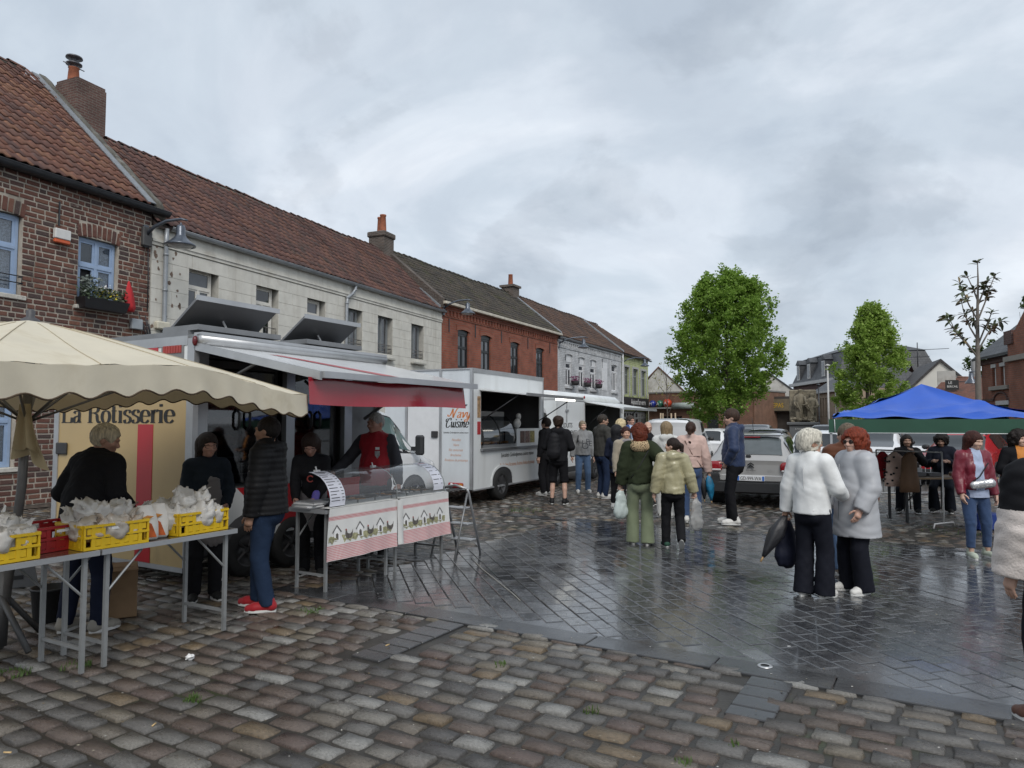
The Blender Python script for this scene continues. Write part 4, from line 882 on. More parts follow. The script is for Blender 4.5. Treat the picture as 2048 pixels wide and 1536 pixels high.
e=MB();e.hexa([(-.03,-AL-.03,H1-.03),(2.54,-AL-.03,H1-.03),(2.54,-AL,H1-.03),(-.03,-AL,H1-.03),(-.03,-AL-.03,H1+.03),(2.54,-AL-.03,H1+.03),(2.54,-AL,H1+.03),(-.03,-AL,H1+.03)])
e.hexa([(-.06,-AL,H1-.05),(-.03,-AL,H1-.05),(.02,-.02,H0-.05),(-.01,-.02,H0-.05),(-.06,-AL,H1+.03),(-.03,-AL,H1+.03),(.02,-.02,H0+.03),(-.01,-.02,H0+.03)]);e.build('awning_edge',ALU,aw)
va=MB();va.grid(lambda a,b:(-.10+2.52*a,-AL+.10+.015*math.sin(a*11)*b-.02*b,H1-.02-.25*b-.01*math.sin(a*6)),40,4);va.build('red_valance',pm('red_vinyl',(.31,.008,.020),.16,.06,3,coat=.4),aw)
hs=MB();hs.smooth=True;hs.tube([(-.01,-.08,2.56),(RL,-.08,2.56)],.062,12);hs.smooth=False;hs.box(-.01,RL,-.13,0,2.60,2.635);hs.build('awning_housing',ALU,rt)
st_=MB();st_.smooth=True;st_.tube([(.30,.0,2.10),(.22,-.75,2.33)],.018,8);st_.tube([(2.62,.0,1.75),(2.70,-.9,2.30)],.024,8);st_.build('awning_stay',ALUD,rt)
tl=MB();tl.smooth=True;tl.ball((-.02,-.03,2.545),(.028,.028,.055),10,8);tl.build('marker_lamp',pm('dark_red_lens',(.10,.006,.010),.2,.1),rt)
HT=pm('hatch_grey',(.16,.162,.168),.28,.08,1.5,metal=.35)
for a,b in((.10,1.18),(1.63,2.60)):
 h_=MB();h_.hexa([(a,.62,2.665),(b,.62,2.665),(b,.10,3.02),(a,.10,3.02),(a,.635,2.685),(b,.635,2.685),(b,.112,3.045),(a,.112,3.045)]);h_=h_.build('roof_hatch',HT,rt)
 f_=MB();f_.hexa([(a-.02,.085,3.0),(b+.02,.085,3.0),(b+.02,.105,3.0),(a-.02,.105,3.0),(a-.02,.085,3.055),(b+.02,.085,3.055),(b+.02,.105,3.055),(a-.02,.105,3.055)]);f_.build('hatch_rim',ALU,h_)
 f_=MB();f_.smooth=True;f_.tube([((a+b)/2+.05,.28,2.64),((a+b)/2-.05,.33,2.85)],.014,7);f_.build('hatch_strut',CLRL,h_)
 k_=MB();k_.box(a-.02,b+.02,.06,.66,RH+.102,RH+.16);k_.build('hatch_frame',ALUD,rt)
NF=Fr(-.8215,14.633,26.1)
nv=NF.root('food_truck',0,0,'white food truck with orange and black script lettering on its rear','food truck')
NL,ND,NH,NB=3.66,2.2,2.80,.32
ops=[(.38,3.42,1.15,2.36)]
m=MB();openings_wall(m,.03,NL,NB,NH,ops,0.0,.02);m.f=m.f[:-1];m.m=m.m[:-1];m.sm=m.sm[:-1];m.build('side_wall',WVAN,nv)
m=MB();m.box(.02,.05,.05,ND,NB,NH);m.build('rear_wall',WBLUE,nv)
m=MB();m.box(0.03,NL,ND-.02,ND,NB,NH);m.box(NL-.03,NL,.03,ND-.02,NB,NH);m.box(.05,NL-.03,.03,ND-.02,NB,NB+.05);m.build('body_shell',WVAN,nv)
box('roof',ALU,nv,0,NL+.02,-.01,ND,NH,NH+.03)
m=MB();m.box(-.008,.05,-.008,.05,NB,NH-.001);m.box(NL-.04,NL+.008,-.008,.05,NB,NH-.001);m.box(-.008,.05,.74,.79,NB,NH-.001);m.box(-.008,.05,1.6,1.65,NB,NH-.001);m.box(.051,NL-.041,-.012,.03,NH-.06,NH-.001);m.box(.051,NL-.041,-.012,.02,NB-.03,NB);m.build('corner_trims',ALU,nv)
box('rear_door',pm('door_white',(.70,.71,.72),.35,.04),nv,.006,.0195,.80,1.59,NB+.1,NH-.2)
box('door_lock',DGREY,nv,-.03,.005,.82,.98,1.38,1.52,ch=.01)
txr=(math.pi/2,0,-math.pi/2)
lettering('lettering','Navy',ORNG,nv,(.018,.56,1.80),txr,.185,thick=.17,thin=.05,shear=.30,width=.50,track=1.0)
lettering('lettering','Cuisine',INK,nv,(.018,.66,1.60),txr,.185,thick=.19,thin=.05,shear=.28,width=.56,track=1.0)
text('lettering','Spécialités Cambodgiennes cuisines maison',INK,nv,(.018,.70,1.475),txr,.05,.3,width=.60,ext=.0006)
for k,(t_,w_,y_)in enumerate((('Nouilles',.22,.50),('Nems',.14,.46),('Riz cantonais',.34,.57),('Brochettes',.26,.53),('Rouleaux de printemps',.56,.67))):text('lettering',t_,PALEO,nv,(.018,y_,1.315-.105*k),txr,.075,.35,width=w_,ext=.0006)
dish=MB();dish.smooth=True;dish.prism([(.38+.26*math.cos(a),2.075+.065*math.sin(a))for a in[math.pi+math.pi*k/12 for k in range(13)]],.012,.019,'x');dish=dish.build('painted_dish',pm('dish_blue',(.02,.05,.08),.4,.3,9),nv)
fd=MB();fd.prism([(.38+.15*math.cos(a),2.078+.05*math.sin(a))for a in[math.pi*k/10 for k in range(11)]],.012,.018,'x');fd.build('painted_noodles',pm('dish_yellow',(.5,.36,.08),.5,.5,60),dish)
text('lettering','Spécialités Cambodgiennes cuisines maison',INK,nv,(1.30,-.004,.93),(math.pi/2,0,0),.13,.3,width=1.75,ext=.0006);text('lettering','Nouilles, Nems, Riz cantonais, Brochettes, Rouleaux de printemps',PALEO,nv,(1.25,-.004,.72),(math.pi/2,0,0),.12,.3,width=1.85,ext=.0006)
lc=MB();lc.box(-.03,.019,.20,.56,.345,.455,ch=.02);lc=lc.build('rear_lamp',REDL,nv);box('indicator',AMBL,lc,-.036,-.0305,.205,.29,.36,.44);
q=MB();q.smooth=True;q.tube([(-.034,.47,.40),(-.030,.47,.40)],.045,14);q.build('reverse_lamp',CLRL,lc)
wheel(nv,1.30,.080,.345,.22,'y')
ar=MB();P1=[(1.37+.50*math.cos(a),.33+.39*max(0,math.sin(a))**.7)for a in[math.pi*k/14 for k in range(15)]]
ar.prism(P1,-.006,-.001,'y');ar=ar.build('wheel_arch',DGREY,nv)
P2=[(1.37+.55*math.cos(a),.33+.44*max(0,math.sin(a))**.7)for a in[math.pi*k/14 for k in range(15)]]
al=MB();rings=[[(a[0],-.02,a[1]),(b[0],-.02,b[1]),(b[0],-.007,b[1]),(a[0],-.007,a[1])]for a,b in zip(P1,P2)];al.loft(rings,True,True);al.build('arch_lip',WVAN,ar)
m=MB();m.box(.06,NL-.04,ND-.1,ND-.03,.4,NH-.1);m.box(.06,NL-.04,.05,ND-.1,NH-.12,NH-.1);m.box(.06,.1,.05,ND-.1,.4,NH-.12);m.box(NL-.09,NL-.045,.05,ND-.1,.4,NH-.12);m.build('kitchen_lining',pm('dark_lining',(.10,.10,.105),.55,.15),nv)
m=MB();m.box(.35,3.44,-.06,.5,1.10,1.148);m.build('serving_counter',STEEL,nv)
cab=MB();cab.box(.5,2.05,.30,.34,1.15,1.95);cab.box(.5,2.05,.02,.30,1.15,1.22);cab=cab.build('display_cabinet',ALUD,nv)
cg=MB();cg.smooth=True
prof=[(.02,1.22),(-.005,1.35),(.02,1.50),(.08,1.64),(.16,1.76),(.26,1.84)]
cg.loft([[(x_,p[0],p[1])for p in prof]for x_ in(.5,1.27)],False,False);cg.loft([[(x_,p[0],p[1])for p in prof]for x_ in(1.30,2.05)],False,False);cg.build('curved_glass',thin_glass('cab_glass',(.55,.58,.6),.16),cab)
for x_ in(.49,1.285,2.06):
 r_=MB();r_.smooth=True;r_.tube([(x_,p[0],p[1])for p in prof],.018,6);r_.build('glass_rib',BPL,cab)
for k in range(5):
 q=MB();q.smooth=True;q.ball((.65+.3*k,.17,1.25),(.11,.09,.035),10,6);q.build('food_tray',pm('fried_food',(.30,.14,.05),.5,.5,30),cab)
bx=box('sauce_counter',WVAN,nv,2.12,3.40,.0,.3,1.15,1.56)
for k,c_ in enumerate(((.10,.045,.03),(.16,.09,.07),(.24,.20,.05))):box('dish_picture',pm('dish_pic%d'%k,c_,.4,.8,22),bx,2.30+.28*k,2.55+.28*k,-.006,-.0005,1.22,1.50)
box('side_picture',pm('side_pic',(.35,.22,.12),.4,.7,12),nv,.22,.36,-.005,-.001,1.80,2.25);box('extinguisher_panel',REDP,nv,.22,.36,-.005,-.001,1.45,1.72)
pk=MB();pk.smooth=True;pk.ball((2.45,.15,1.68),(.14,.08,.12),10,8);pk.ball((2.52,.15,1.84),(.09,.06,.09),10,8);tag(pk.build('bread_bag',pm('white_plastic_bag',(.62,.62,.60),.4,.25,14,bump=.5,bs=18),None,nv.location,(0,0,nv.rotation_euler.z)),'white plastic bag standing on the food truck counter','bag')
fl_=MB();FZ0,FZ1,FL=2.38,2.26,1.1
fl_.hexa([(.30,-.01,FZ0),(3.5,-.01,FZ0),(3.5,-FL,FZ1),(.30,-FL,FZ1),(.30,-.01,FZ0+.03),(3.5,-.01,FZ0+.03),(3.5,-FL,FZ1+.03),(.30,-FL,FZ1+.03)]);fl_=fl_.build('flap',WVAN,nv)
e=MB();e.box(.28,3.52,-FL-.03,-FL-.001,FZ1-.015,FZ1+.045);e.build('flap_edge',ALUD,fl_)
tb=MB();tb.box(2.2,3.3,-FL+.10,-FL+.16,FZ1-.055,FZ1-.01);tb.build('tube_light',pm('tube_lit',(.9,.9,.85),.4,0,emit=((1,.97,.88),2.2)),fl_)
for x_ in(.42,3.40):
 q=MB();q.smooth=True;q.tube([(x_,-.005,1.75),(x_,-.85,2.26)],.014,6);q.build('gas_strut',BPL,fl_)
cw_=MB();cw_.smooth=True;cw_.tube([(.02,1.28,NH-.10),(-.10,1.30,NH-.16)],.03,8);cw_.build('rear_camera',BPL,nv)
def side_poly(mb,poly,y0,y1):mb.prism(poly,y0,y1,'y')
c_=MB();side_poly(c_,[(NL+.02,.35),(NL+1.75,.35),(NL+1.78,.80),(NL+1.55,1.10),(NL+.95,1.24),(NL+.45,2.0),(NL+.25,2.12),(NL+.02,2.15)],.12,ND-.12);c_=c_.build('cab',WVAN,nv)
q=MB();side_poly(q,[(NL+.12,1.22),(NL+.82,1.22),(NL+.42,1.90),(NL+.14,1.95)],.108,.118);q.build('cab_window',thin_glass('car_glass_green',(.30,.42,.38),.12),c_)
q=MB();side_poly(q,[(NL+.10,1.20),(NL+.86,1.20),(NL+.44,1.94),(NL+.12,1.98)],.112,.1195);q.build('window_seal',BPL,c_)
q=MB();q.box(NL+.05,NL+1.7,.09,.12,.35,.55);q.box(NL+.05,NL+1.2,.10,.119,.72,.86);q.build('sill_trim',BPL,c_)
wheel(nv,NL+1.15,.22,.33,.2,'y');mm=MB();mm.box(NL+.80,NL+.92,-.16,.08,1.18,1.50,ch=.03);mm.build('mirror',BPL,c_)
TF3=Fr(2.5233,21.709,26.1)
t3=TF3.root('white_truck',0,0,'plain white market truck with open hatch beyond the lettered food truck','food truck')
A3,B3,H3,D3=-3.0,2.70,2.56,2.1
m=MB();openings_wall(m,A3,B3,.32,2.30,[(-.84,2.56,1.15,2.29)],0,.02);m.f=m.f[:-1];m.m=m.m[:-1];m.sm=m.sm[:-1];m.box(A3,B3,D3-.02,D3,.32,2.3);m.box(A3,A3+.02,.01,D3-.02,.32,2.3);m.box(B3-.02,B3,.01,D3-.02,.32,2.3);m.build('body_shell',WVAN,t3)
rr_=MB();rr_.smooth=True
rings=[]
for x_,ins in((A3,.05),(A3+.15,0),(B3-.35,0),(B3-.12,.03),(B3,.10)):
 rings.append([(x_,-.005+ins*.3,2.301),(x_,.0+ins*.5,2.40),(x_,.10+ins,2.54-ins),(x_,.35,2.58-ins),(x_,D3-.35,2.58-ins),(x_,D3-.1,2.54-ins),(x_,D3,2.40),(x_,D3,2.301)])
rr_.loft(rings,True,True);rr_.build('roof',WVAN,t3)
m=MB();m.box(A3+.1,B3-.03,D3-.12,D3-.03,.4,2.29);m.box(-.95,-.9,.03,D3-.1,.4,2.29);m.box(B3-.08,B3-.03,.03,D3-.12,.4,2.29);m.build('lining',pm('truck_lining',(.16,.165,.165),.6,.1),t3)
box('dark_board',DGREY,t3,.6,1.8,D3-.16,D3-.125,1.55,2.1);box('serving_counter',pm('wood_counter',(.22,.15,.08),.6,.2),t3,-.9,2.6,-.25,.3,1.08,1.148)
for k in range(9):
 q=MB();sprigs(q,-.75+.36*k,-.55+.36*k,-.15,.15,1.15,45,.02,.30,.07);tag(q.build('herb_pot',pm('herb_leaf',(.05,.09,.025),.6,.4,20),None,t3.location,(0,0,t3.rotation_euler.z)),('leafy green plant on the white truck counter at its near end' if k==0 else 'leafy green plant on the white truck serving counter'),'plant','plants on the white truck counter')
f3=MB();f3.hexa([(-.9,-.01,2.30),(2.62,-.01,2.30),(2.62,-1.2,2.09),(-.9,-1.2,2.09),(-.9,-.01,2.33),(2.62,-.01,2.33),(2.62,-1.2,2.12),(-.9,-1.2,2.12)]);f3=f3.build('flap',WVAN,t3);box('flap_edge',ALU,f3,-.92,2.64,-1.24,-1.201,2.07,2.14)
for x_ in(-.7,2.45):
 q=MB();q.smooth=True;q.tube([(x_,0,1.6),(x_,-.7,2.18)],.014,6);q.build('gas_strut',BPL,f3)
wheel(t3,-.05,.075,.33,.2,'y');q=MB();side_poly(q,[(-.05+.42*math.cos(a),.33+.38*math.sin(a))for a in[math.pi*k/12 for k in range(13)]],-.006,-.001);q.build('wheel_arch',DGREY,t3);box('side_guard',BPL,t3,A3+.05,-.5,-.01,-.001,.33,.48)
text('lettering','PRODUITS',INK,t3,(-2.95,-.004,1.56),(math.pi/2,0,0),.19,0,width=1.05);text('lettering','ET EVENEMENTS',INK,t3,(-3.0,-.004,1.36),(math.pi/2,0,0),.17,0,width=1.45)
hb=MB();hb.box(-2.42,-2.20,-.03,-.001,2.0,2.06);hb.box(-2.34,-2.30,-.02,-.001,1.7,2.28);hb.build('door_bar',ALU,t3);q=MB();q.smooth=True;q.ball((-.9,-.005,2.44),(.05,.02,.05),8,6);q.build('marker_lamp',REDL,t3)
c_=MB();side_poly(c_,[(B3+.02,.35),(B3+1.7,.35),(B3+1.7,.85),(B3+1.5,1.15),(B3+.9,1.3),(B3+.45,2.0),(B3+.02,2.1)],.1,D3-.1);c_.build('cab',WVAN,t3)
def make_car(name,label,loc,heading,st,paint,group=None,wr=.31,wheels=(.75,3.25),rear=None,glassm=None,front=None,cat='car',rimm=RIM,zb_trim=.34):
 0
 ro=empty(name,(loc[0],loc[1],0),-R(heading),label,cat,group)
 gm=glassm or pm('car_glass',(.018,.022,.025),.04,.2,3,spec=.9)
 def sec(q):
  y,zb,zl,zr,w,wr_=q;h=zr-zl
  return[(0,zb),(w*.80,zb),(w*.95,zb+.06),(w*.995,zb+.25*(zl-zb)),(w,zb+.55*(zl-zb)),(w*.985,zb+.85*(zl-zb)),(w*.95,zl),(wr_+(w*.95-wr_)*.30,zl+h*.62),(wr_,zr-h*.12),(wr_*.86,zr-h*.025),(wr_*.5,zr),(0,zr)]
 rings=[]
 for q in st:
  s_=sec(q);rings.append([(x,q[0],z)for x,z in s_]+[(-x,q[0],z)for x,z in s_[-2:0:-1]])
 b=MB();b.smooth=True;b.loft([r[::-1]for r in rings],True,True);body=b.build('body',paint,ro)
 me=body.data;me.polygons[-1].use_smooth=False;me.polygons[-2].use_smooth=False
 md=body.modifiers.new('e','EDGE_SPLIT');md.split_angle=R(38)
 def patch(nm,sa,sb,pa,pb,mat,n=6,off=.006,ins=.03,mirror=True):
  0
  for sg in((1,-1)if mirror else(1,)):
   g_=MB();g_.smooth=True
   def fn(a,c):
    t=sa+(sb-sa)*a;i=min(int(t),len(st)-2);f=t-i;k=pa+(pb-pa)*c;j=min(int(k),10);e=k-j
    A,B=sec(st[i]),sec(st[i+1])
    x=((A[j][0]*(1-e)+A[j+1][0]*e)*(1-f)+(B[j][0]*(1-e)+B[j+1][0]*e)*f);z=((A[j][1]*(1-e)+A[j+1][1]*e)*(1-f)+(B[j][1]*(1-e)+B[j+1][1]*e)*f)
    y=st[i][0]*(1-f)+st[i+1][0]*f
    return(sg*(x+off),y,z+off*.4)
   g_.grid(fn,n*2,n)
   if sg<0:g_.f=[f[::-1]for f in g_.f]
   g_.build(nm,mat,body)
 def cross(nm,sa,sb,pa,mat,n=10,off=.006):
  0
  g_=MB();g_.smooth=True
  def fn(a,c):
   t=sa+(sb-sa)*c;i=min(int(t),len(st)-2);f=t-i;A,B=sec(st[i]),sec(st[i+1]);k=pa+(11-pa)*(1-abs(2*a-1));sg=1 if a>.5 else-1
   j=min(int(k),10);e=k-j
   x=((A[j][0]*(1-e)+A[j+1][0]*e)*(1-f)+(B[j][0]*(1-e)+B[j+1][0]*e)*f);z=((A[j][1]*(1-e)+A[j+1][1]*e)*(1-f)+(B[j][1]*(1-e)+B[j+1][1]*e)*f);y=st[i][0]*(1-f)+st[i+1][0]*f
   return(sg*x*.985,y-(off if sa<4.2 else-off)*1.5,z+off)
  g_.grid(fn,n*2,6);g_.build(nm,mat,body)
 for y in wheels:
  for sg in(1,-1):
   w=max(q[4]for q in st);wheel(ro,sg*(w-.075),y,wr,.2,'x',rimm)
   a_=MB();a_.prism([(y+(wr+.05)*math.cos(t),wr+(wr+.05)*math.sin(t))for t in[2*math.pi*k/20 for k in range(20)]],sg*(w-.24),sg*(w+.004),'x');a_.build('wheel_arch',BPL,ro)
 return ro,body,patch,cross,sec,gm
HATCH=[(.02,.30,.80,.84,.78,.58),(.0,.26,.88,.93,.83,.62),(.05,.25,.93,.985,.855,.64),(.20,.24,.95,1.22,.868,.60),(.36,.22,.955,1.40,.87,.58),(.62,.20,.955,1.455,.872,.575),(1.25,.20,.95,1.475,.875,.585),(2.0,.20,.94,1.465,.875,.585),(2.45,.20,.93,1.36,.872,.57),(2.95,.20,.92,1.03,.87,.60),(3.2,.22,.90,.95,.865,.66),(3.7,.24,.80,.83,.84,.68),(3.95,.28,.62,.66,.74,.60)]
SILV=pm('silver_paint',(.40,.395,.385),.30,.04,1.2,metal=.25,coat=.6)
cs=gnd(1503,1013)
ro,body,patch,cross,sec,gm=make_car('parked_car','silver grey hatchback with dark red round tail lamps parked behind the shoppers',cs,26,HATCH,SILV,'cars parked on the square')
GREYSC=pm('rear_screen',(.085,.10,.105),.05,.25,2.5,spec=.9)
cross('rear_window',2.25,3.95,8.2,GREYSC);cross('windscreen',7.2,8.95,8.2,gm)
patch('side_window',4.9,6.55,6.12,7.9,gm);patch('side_window',6.65,8.4,6.12,7.85,gm);patch('quarter_window',3.75,4.75,6.2,7.7,gm)
tr_=MB();tr_.box(-.80,.80,-.045,.03,.26,.50,ch=.03);tr_.box(-.86,-.62,-.04,.10,.28,.66,ch=.03);tr_.box(.62,.86,-.04,.10,.28,.66,ch=.03);tr_.build('rear_bumper',BPL,ro)
bp_=MB();bp_.box(-.62,.62,-.035,.02,.505,.64,ch=.02);bp_.build('bumper_panel',SILV,ro)
for sg in(1,-1):
 tl=MB();tl.smooth=True
 cxx,cz=sg*.715,.80;pts=[]
 for k in range(20):
  a=2*math.pi*k/20;ca,sa=math.cos(a),math.sin(a);pts.append((cxx+.155*abs(ca)**.6*(1 if ca>0 else-1),cz+.105*abs(sa)**.6*(1 if sa>0 else-1)))
 rings=[[(x,.10,z)for x,z in pts],[(x,-.015,z)for x,z in pts],[(cxx+(x-cxx)*.9,-.035,cz+(z-cz)*.9)for x,z in pts],[(cxx+(x-cxx)*.3,-.04,cz+(z-cz)*.3)for x,z in pts]]
 tl.loft(rings,True,True);tl=tl.build('tail_lamp',REDL,ro)
 k_=MB();k_.box(cxx-.125,cxx+.125,-.046,-.032,cz-.088,cz-.052,ch=.006);k_.build('reverse_lamp',CLRL,tl)
pl=MB();pl.box(-.27,.27,-.050,-.036,.515,.625,ch=.006);pl=pl.build('number_plate',pm('plate_white',(.68,.69,.70),.4,.05),ro)
text('plate_number','GD-999-WA',INK,pl,(-.205,-.0515,.533),(math.pi/2,0,0),.105,0,width=.405);box('plate_band',pm('plate_blue',(.05,.16,.50),.4,.05),pl,.222,.262,-.0535,-.0505,.525,.615);box('plate_band',MATS['plate_blue'],pl,-.262,-.222,-.0535,-.0505,.525,.615)
em=MB()
for dz in(0,.052):em.prism([(-.062,.80+dz),(0,.845+dz),(.062,.80+dz),(.062,.826+dz),(0,.871+dz),(-.062,.826+dz)],-.012,.004,'y')
em.build('emblem',pm('emblem_black',(.03,.03,.032),.2,.1,coat=.5),ro,(0,-.008,-.03));text('badge','C3',ALU,ro,(.34,-.018,.735),(math.pi/2,0,0),.05,0,width=.07);text('badge','CITROËN',INK,ro,(-.09,-.018,.715),(math.pi/2,0,0),.028,0,width=.18)
sp_=MB();sp_.box(-.55,.55,.28,.40,1.415,1.44,ch=.01);sp_.build('rear_spoiler',BPL,ro);box('brake_lamp',REDL,ro,-.16,.16,.275,.285,1.39,1.41)
an=MB();an.smooth=True;an.tube([(-.02,.70,1.45),(-.03,.55,1.80)],.006,5);an.build('aerial',BPL,ro);wp=MB();wp.box(-.10,.0,.03,.06,.985,1.04,ch=.01);wp.build('wiper',BPL,ro)
for sg in(1,-1):mm=MB();mm.smooth=True;mm.ball((sg*.98,2.55,1.00),(.11,.06,.075),10,7);mm.build('mirror',BPL,ro)
rl=MB();rl.smooth=True
for sg in(1,-1):rl.tube([(sg*.53,.75,1.47),(sg*.55,1.3,1.505),(sg*.55,2.1,1.49)],.014,6)
rl.build('roof_rail',BPL,ro)
VAN=[(.02,.32,1.0,1.55,.82,.70),(.0,.28,1.05,1.70,.87,.72),(.08,.26,1.06,1.78,.89,.72),(.4,.24,1.06,1.82,.90,.74),(1.2,.22,1.05,1.84,.90,.75),(2.2,.22,1.04,1.82,.90,.74),(2.75,.22,1.02,1.66,.89,.70),(3.25,.22,1.0,1.18,.88,.68),(3.5,.24,.98,1.04,.87,.70),(4.0,.26,.86,.90,.84,.68),(4.2,.30,.62,.66,.74,.60)]
WPAINT=pm('white_car_paint',(.70,.71,.72),.25,.03,1.5,coat=.6);GPAINT=pm('grey_car_paint',(.20,.21,.22),.3,.04,1.5,metal=.3,coat=.6);BPAINT=pm('black_car_paint',(.012,.012,.014),.2,.05,coat=.7);RPAINT=pm('red_car_paint',(.35,.012,.02),.25,.05,coat=.6)
def plain_car(name,label,loc,heading,st,paint,tail=True):
 ro,body,patch,cross,sec,gm=make_car(name,label,loc,heading,st,paint,'cars parked on the square',wheels=(.75,st[-1][0]-.75))
 k=len(st);cross('rear_window',2.2,3.9 if st is not VAN else 2.95,8.2,gm)
 fs=[i for i in range(k-1)if st[i][3]-st[i+1][3]>.07 and st[i+1][3]>.9]
 cross('windscreen',fs[0]+.15,fs[-1]+.97,8.2,gm)
 patch('side_window',4.6,5.6,6.12,7.9,gm);patch('side_window',5.7,fs[0]+.75,6.12,7.85,gm)
 W=max(q[4]for q in st);zl=st[2][2]
 for sg in(1,-1):
  b1=MB();b1.box(sg*(W-.20)-.11,sg*(W-.20)+.11,-.02,.10,zl-.26,zl-.08,ch=.02);b1.build('tail_lamp',REDL,ro)
  yl=st[-1][0];b2=MB();b2.smooth=True;b2.ball((sg*(W-.27),yl-.22,.66),(.17,.16,.09),10,7);b2.build('headlamp',CLRL,ro)
  mm=MB();mm.smooth=True;mm.ball((sg*(W+.10),st[fs[0]][0]+.25,zl+.06),(.11,.06,.08),8,6);mm.build('mirror',BPL,ro)
 yl=st[-1][0];b3=MB();b3.box(-.75,.75,yl-.10,yl+.02,.26,.46,ch=.03);b3.box(-.75,.75,-.05,.05,.26,.46,ch=.03);b3.build('bumper',BPL,ro)
 for yy,sgn in((-.06,-1),(yl+.03,1)):
  p_=MB();p_.box(-.26,.26,yy-.006,yy+.006,.48,.59);p_.build('number_plate',MATS['plate_white'],ro)
 return ro
plain_car('parked_van','white small van parked behind the woman in the pink jacket',(5.15,23.6),25,VAN,WPAINT)
plain_car('parked_car','white hatchback parked beyond the small white van',(7.1,26.4),30,HATCH,WPAINT)
SUV=[(a,b+.06,c+.09,d+.14,e+.03,f+.02)for a,b,c,d,e,f in HATCH]
plain_car('parked_car','grey off road car with its windscreen towards the square',(11.4,32.8),205,SUV,GPAINT)
plain_car('parked_car','black car with dark roof parked beyond the silver hatchback',(8.9,25.2),28,HATCH,BPAINT)
plain_car('parked_car','white hatchback with wide red tail lamps between the silver car and blue tent',(8.45,19.8),28,HATCH,WPAINT)
plain_car('parked_car','dark grey car parked beyond the white hatchback near the monument',(12.4,28.0),28,SUV,BPAINT)
plain_car('parked_car','white off road car parked behind the metal barrier',(12.9,24.6),215,SUV,WPAINT)
plain_car('parked_car','white car with windscreen facing out from behind the tent',(14.9,25.6),215,HATCH,WPAINT)
plain_car('parked_car','red car parked behind the tent next to a white car',(14.3,21.8),222,HATCH,RPAINT)
TV=[(.02,.35,1.1,1.80,.90,.80),(.0,.30,1.14,1.92,.95,.82),(.3,.28,1.15,1.96,.965,.84),(1.5,.26,1.15,1.98,.97,.84),(2.9,.26,1.15,1.97,.97,.84),(3.3,.26,1.14,1.90,.965,.82),(3.62,.26,1.12,1.66,.96,.78),(4.0,.26,1.10,1.30,.95,.74),(4.25,.26,1.04,1.12,.94,.74),(4.6,.28,.92,.96,.90,.74),(4.8,.32,.66,.70,.80,.66)]
TV=[(max(0,a-.68)if j>1 else a,b,c,d,e,f)for j,(a,b,c,d,e,f)in enumerate(TV)];TV[2]=(.1,*TV[2][1:])
tail=RF.pt(2.99,2.87)
ro,body,patch,cross,sec,gm=make_car('white_van','white delivery van parked between the rotisserie trailer and food truck',tail,29.8,TV,WPAINT,None,.33,(.55,3.20),cat='van')
GRG=thin_glass('van_glass',(.42,.56,.53),.10)
cross('windscreen',5.1,7.95,8.0,gm)
VG=pm('van_window',(.10,.16,.155),.04,.25,2.0,spec=.9)
patch('window_seal',4.02,7.10,6.0,8.0,BPL,off=.004);patch('side_window',4.12,5.42,6.15,7.85,VG,off=.010);patch('quarter_window',5.50,6.95,6.2,7.6,VG,off=.010)
for sg in(1,-1):
 mm=MB();mm.box(sg*1.13-.09,sg*1.13+.09,3.10,3.22,1.08,1.46,ch=.035);mm.box(sg*1.0-.06,sg*1.0+.06,3.13,3.19,1.16,1.24);mm.build('mirror',BPL,ro)
 b2=MB();b2.smooth=True;b2.ball((sg*.70,3.88,.84),(.20,.22,.14),10,7);b2.build('headlamp',CLRL,ro)
b3=MB();b3.box(-.84,.84,4.0,4.15,.30,.60,ch=.05);b3.build('bumper',BPL,ro)
hn=MB();hn.box(.975,.995,2.10,2.28,1.0,1.04,ch=.006);hn.build('door_handle',BPL,ro)
CANV=pm('canvas',(0.74,0.68,0.54),0.85,0.08,2.2,bump=0.3,bs=9,dirt=((0.55,0.48,0.34),2.2,0.54,0.8))
def translucent(m,amt=.25,col=(.6,.5,.33)):
 n,l,b=tree_of(m);o=[q for q in n if q.type=='OUTPUT_MATERIAL'][0];t=n.new('ShaderNodeBsdfTranslucent');t.inputs[0].default_value=(*col,1);mx=n.new('ShaderNodeMixShader');mx.inputs[0].default_value=amt
 l(b.outputs[0],mx.inputs[1]);l(t.outputs[0],mx.inputs[2]);l(mx.outputs[0],o.inputs[0]);return m
translucent(CANV,.22)
PC=Vector((-3.70,5.42,0));pr=empty('market_parasol',PC,0,'large cream canvas parasol with scalloped edge over the chicken tables','parasol')
a0=math.atan2(1.0,1.85);LC,LM=2.10,1.485
tips=[]
for k in range(8):
 a=a0-k*math.pi/4;corner=k%2==0
 tips.append((Vector((math.cos(a),math.sin(a),0))*(LC if corner else LM),{0:1.945,1:2.095,2:2.02}.get(k,2.0 if corner else 2.09)))
APEX=2.47;NS=14
edge=[]
for k in range(8):
 (p,z),(q,z2)=tips[k],tips[(k+1)%8]
 for j in range(NS):
  t=j/NS;sag=-.010*math.sin(math.pi*t);e=p.lerp(q,t);edge.append(Vector((e.x,e.y,z+(z2-z)*(t*t*(3-2*t))+sag+.004*math.sin(j*2.1+k))))
NE_=len(edge);NR=12
def canopy(u_i,r):
 e=edge[u_i%NE_];f=r/NR;rr=.05+.95*f;loc=(u_i%NS)/NS
 z=APEX+(e.z-APEX)*(f**1.08)-.030*math.sin(math.pi*loc)*math.sin(math.pi*min(1,f*1.05))*f
 return(e.x*rr,e.y*rr,z+.006*math.sin(u_i*1.3)*f*f)
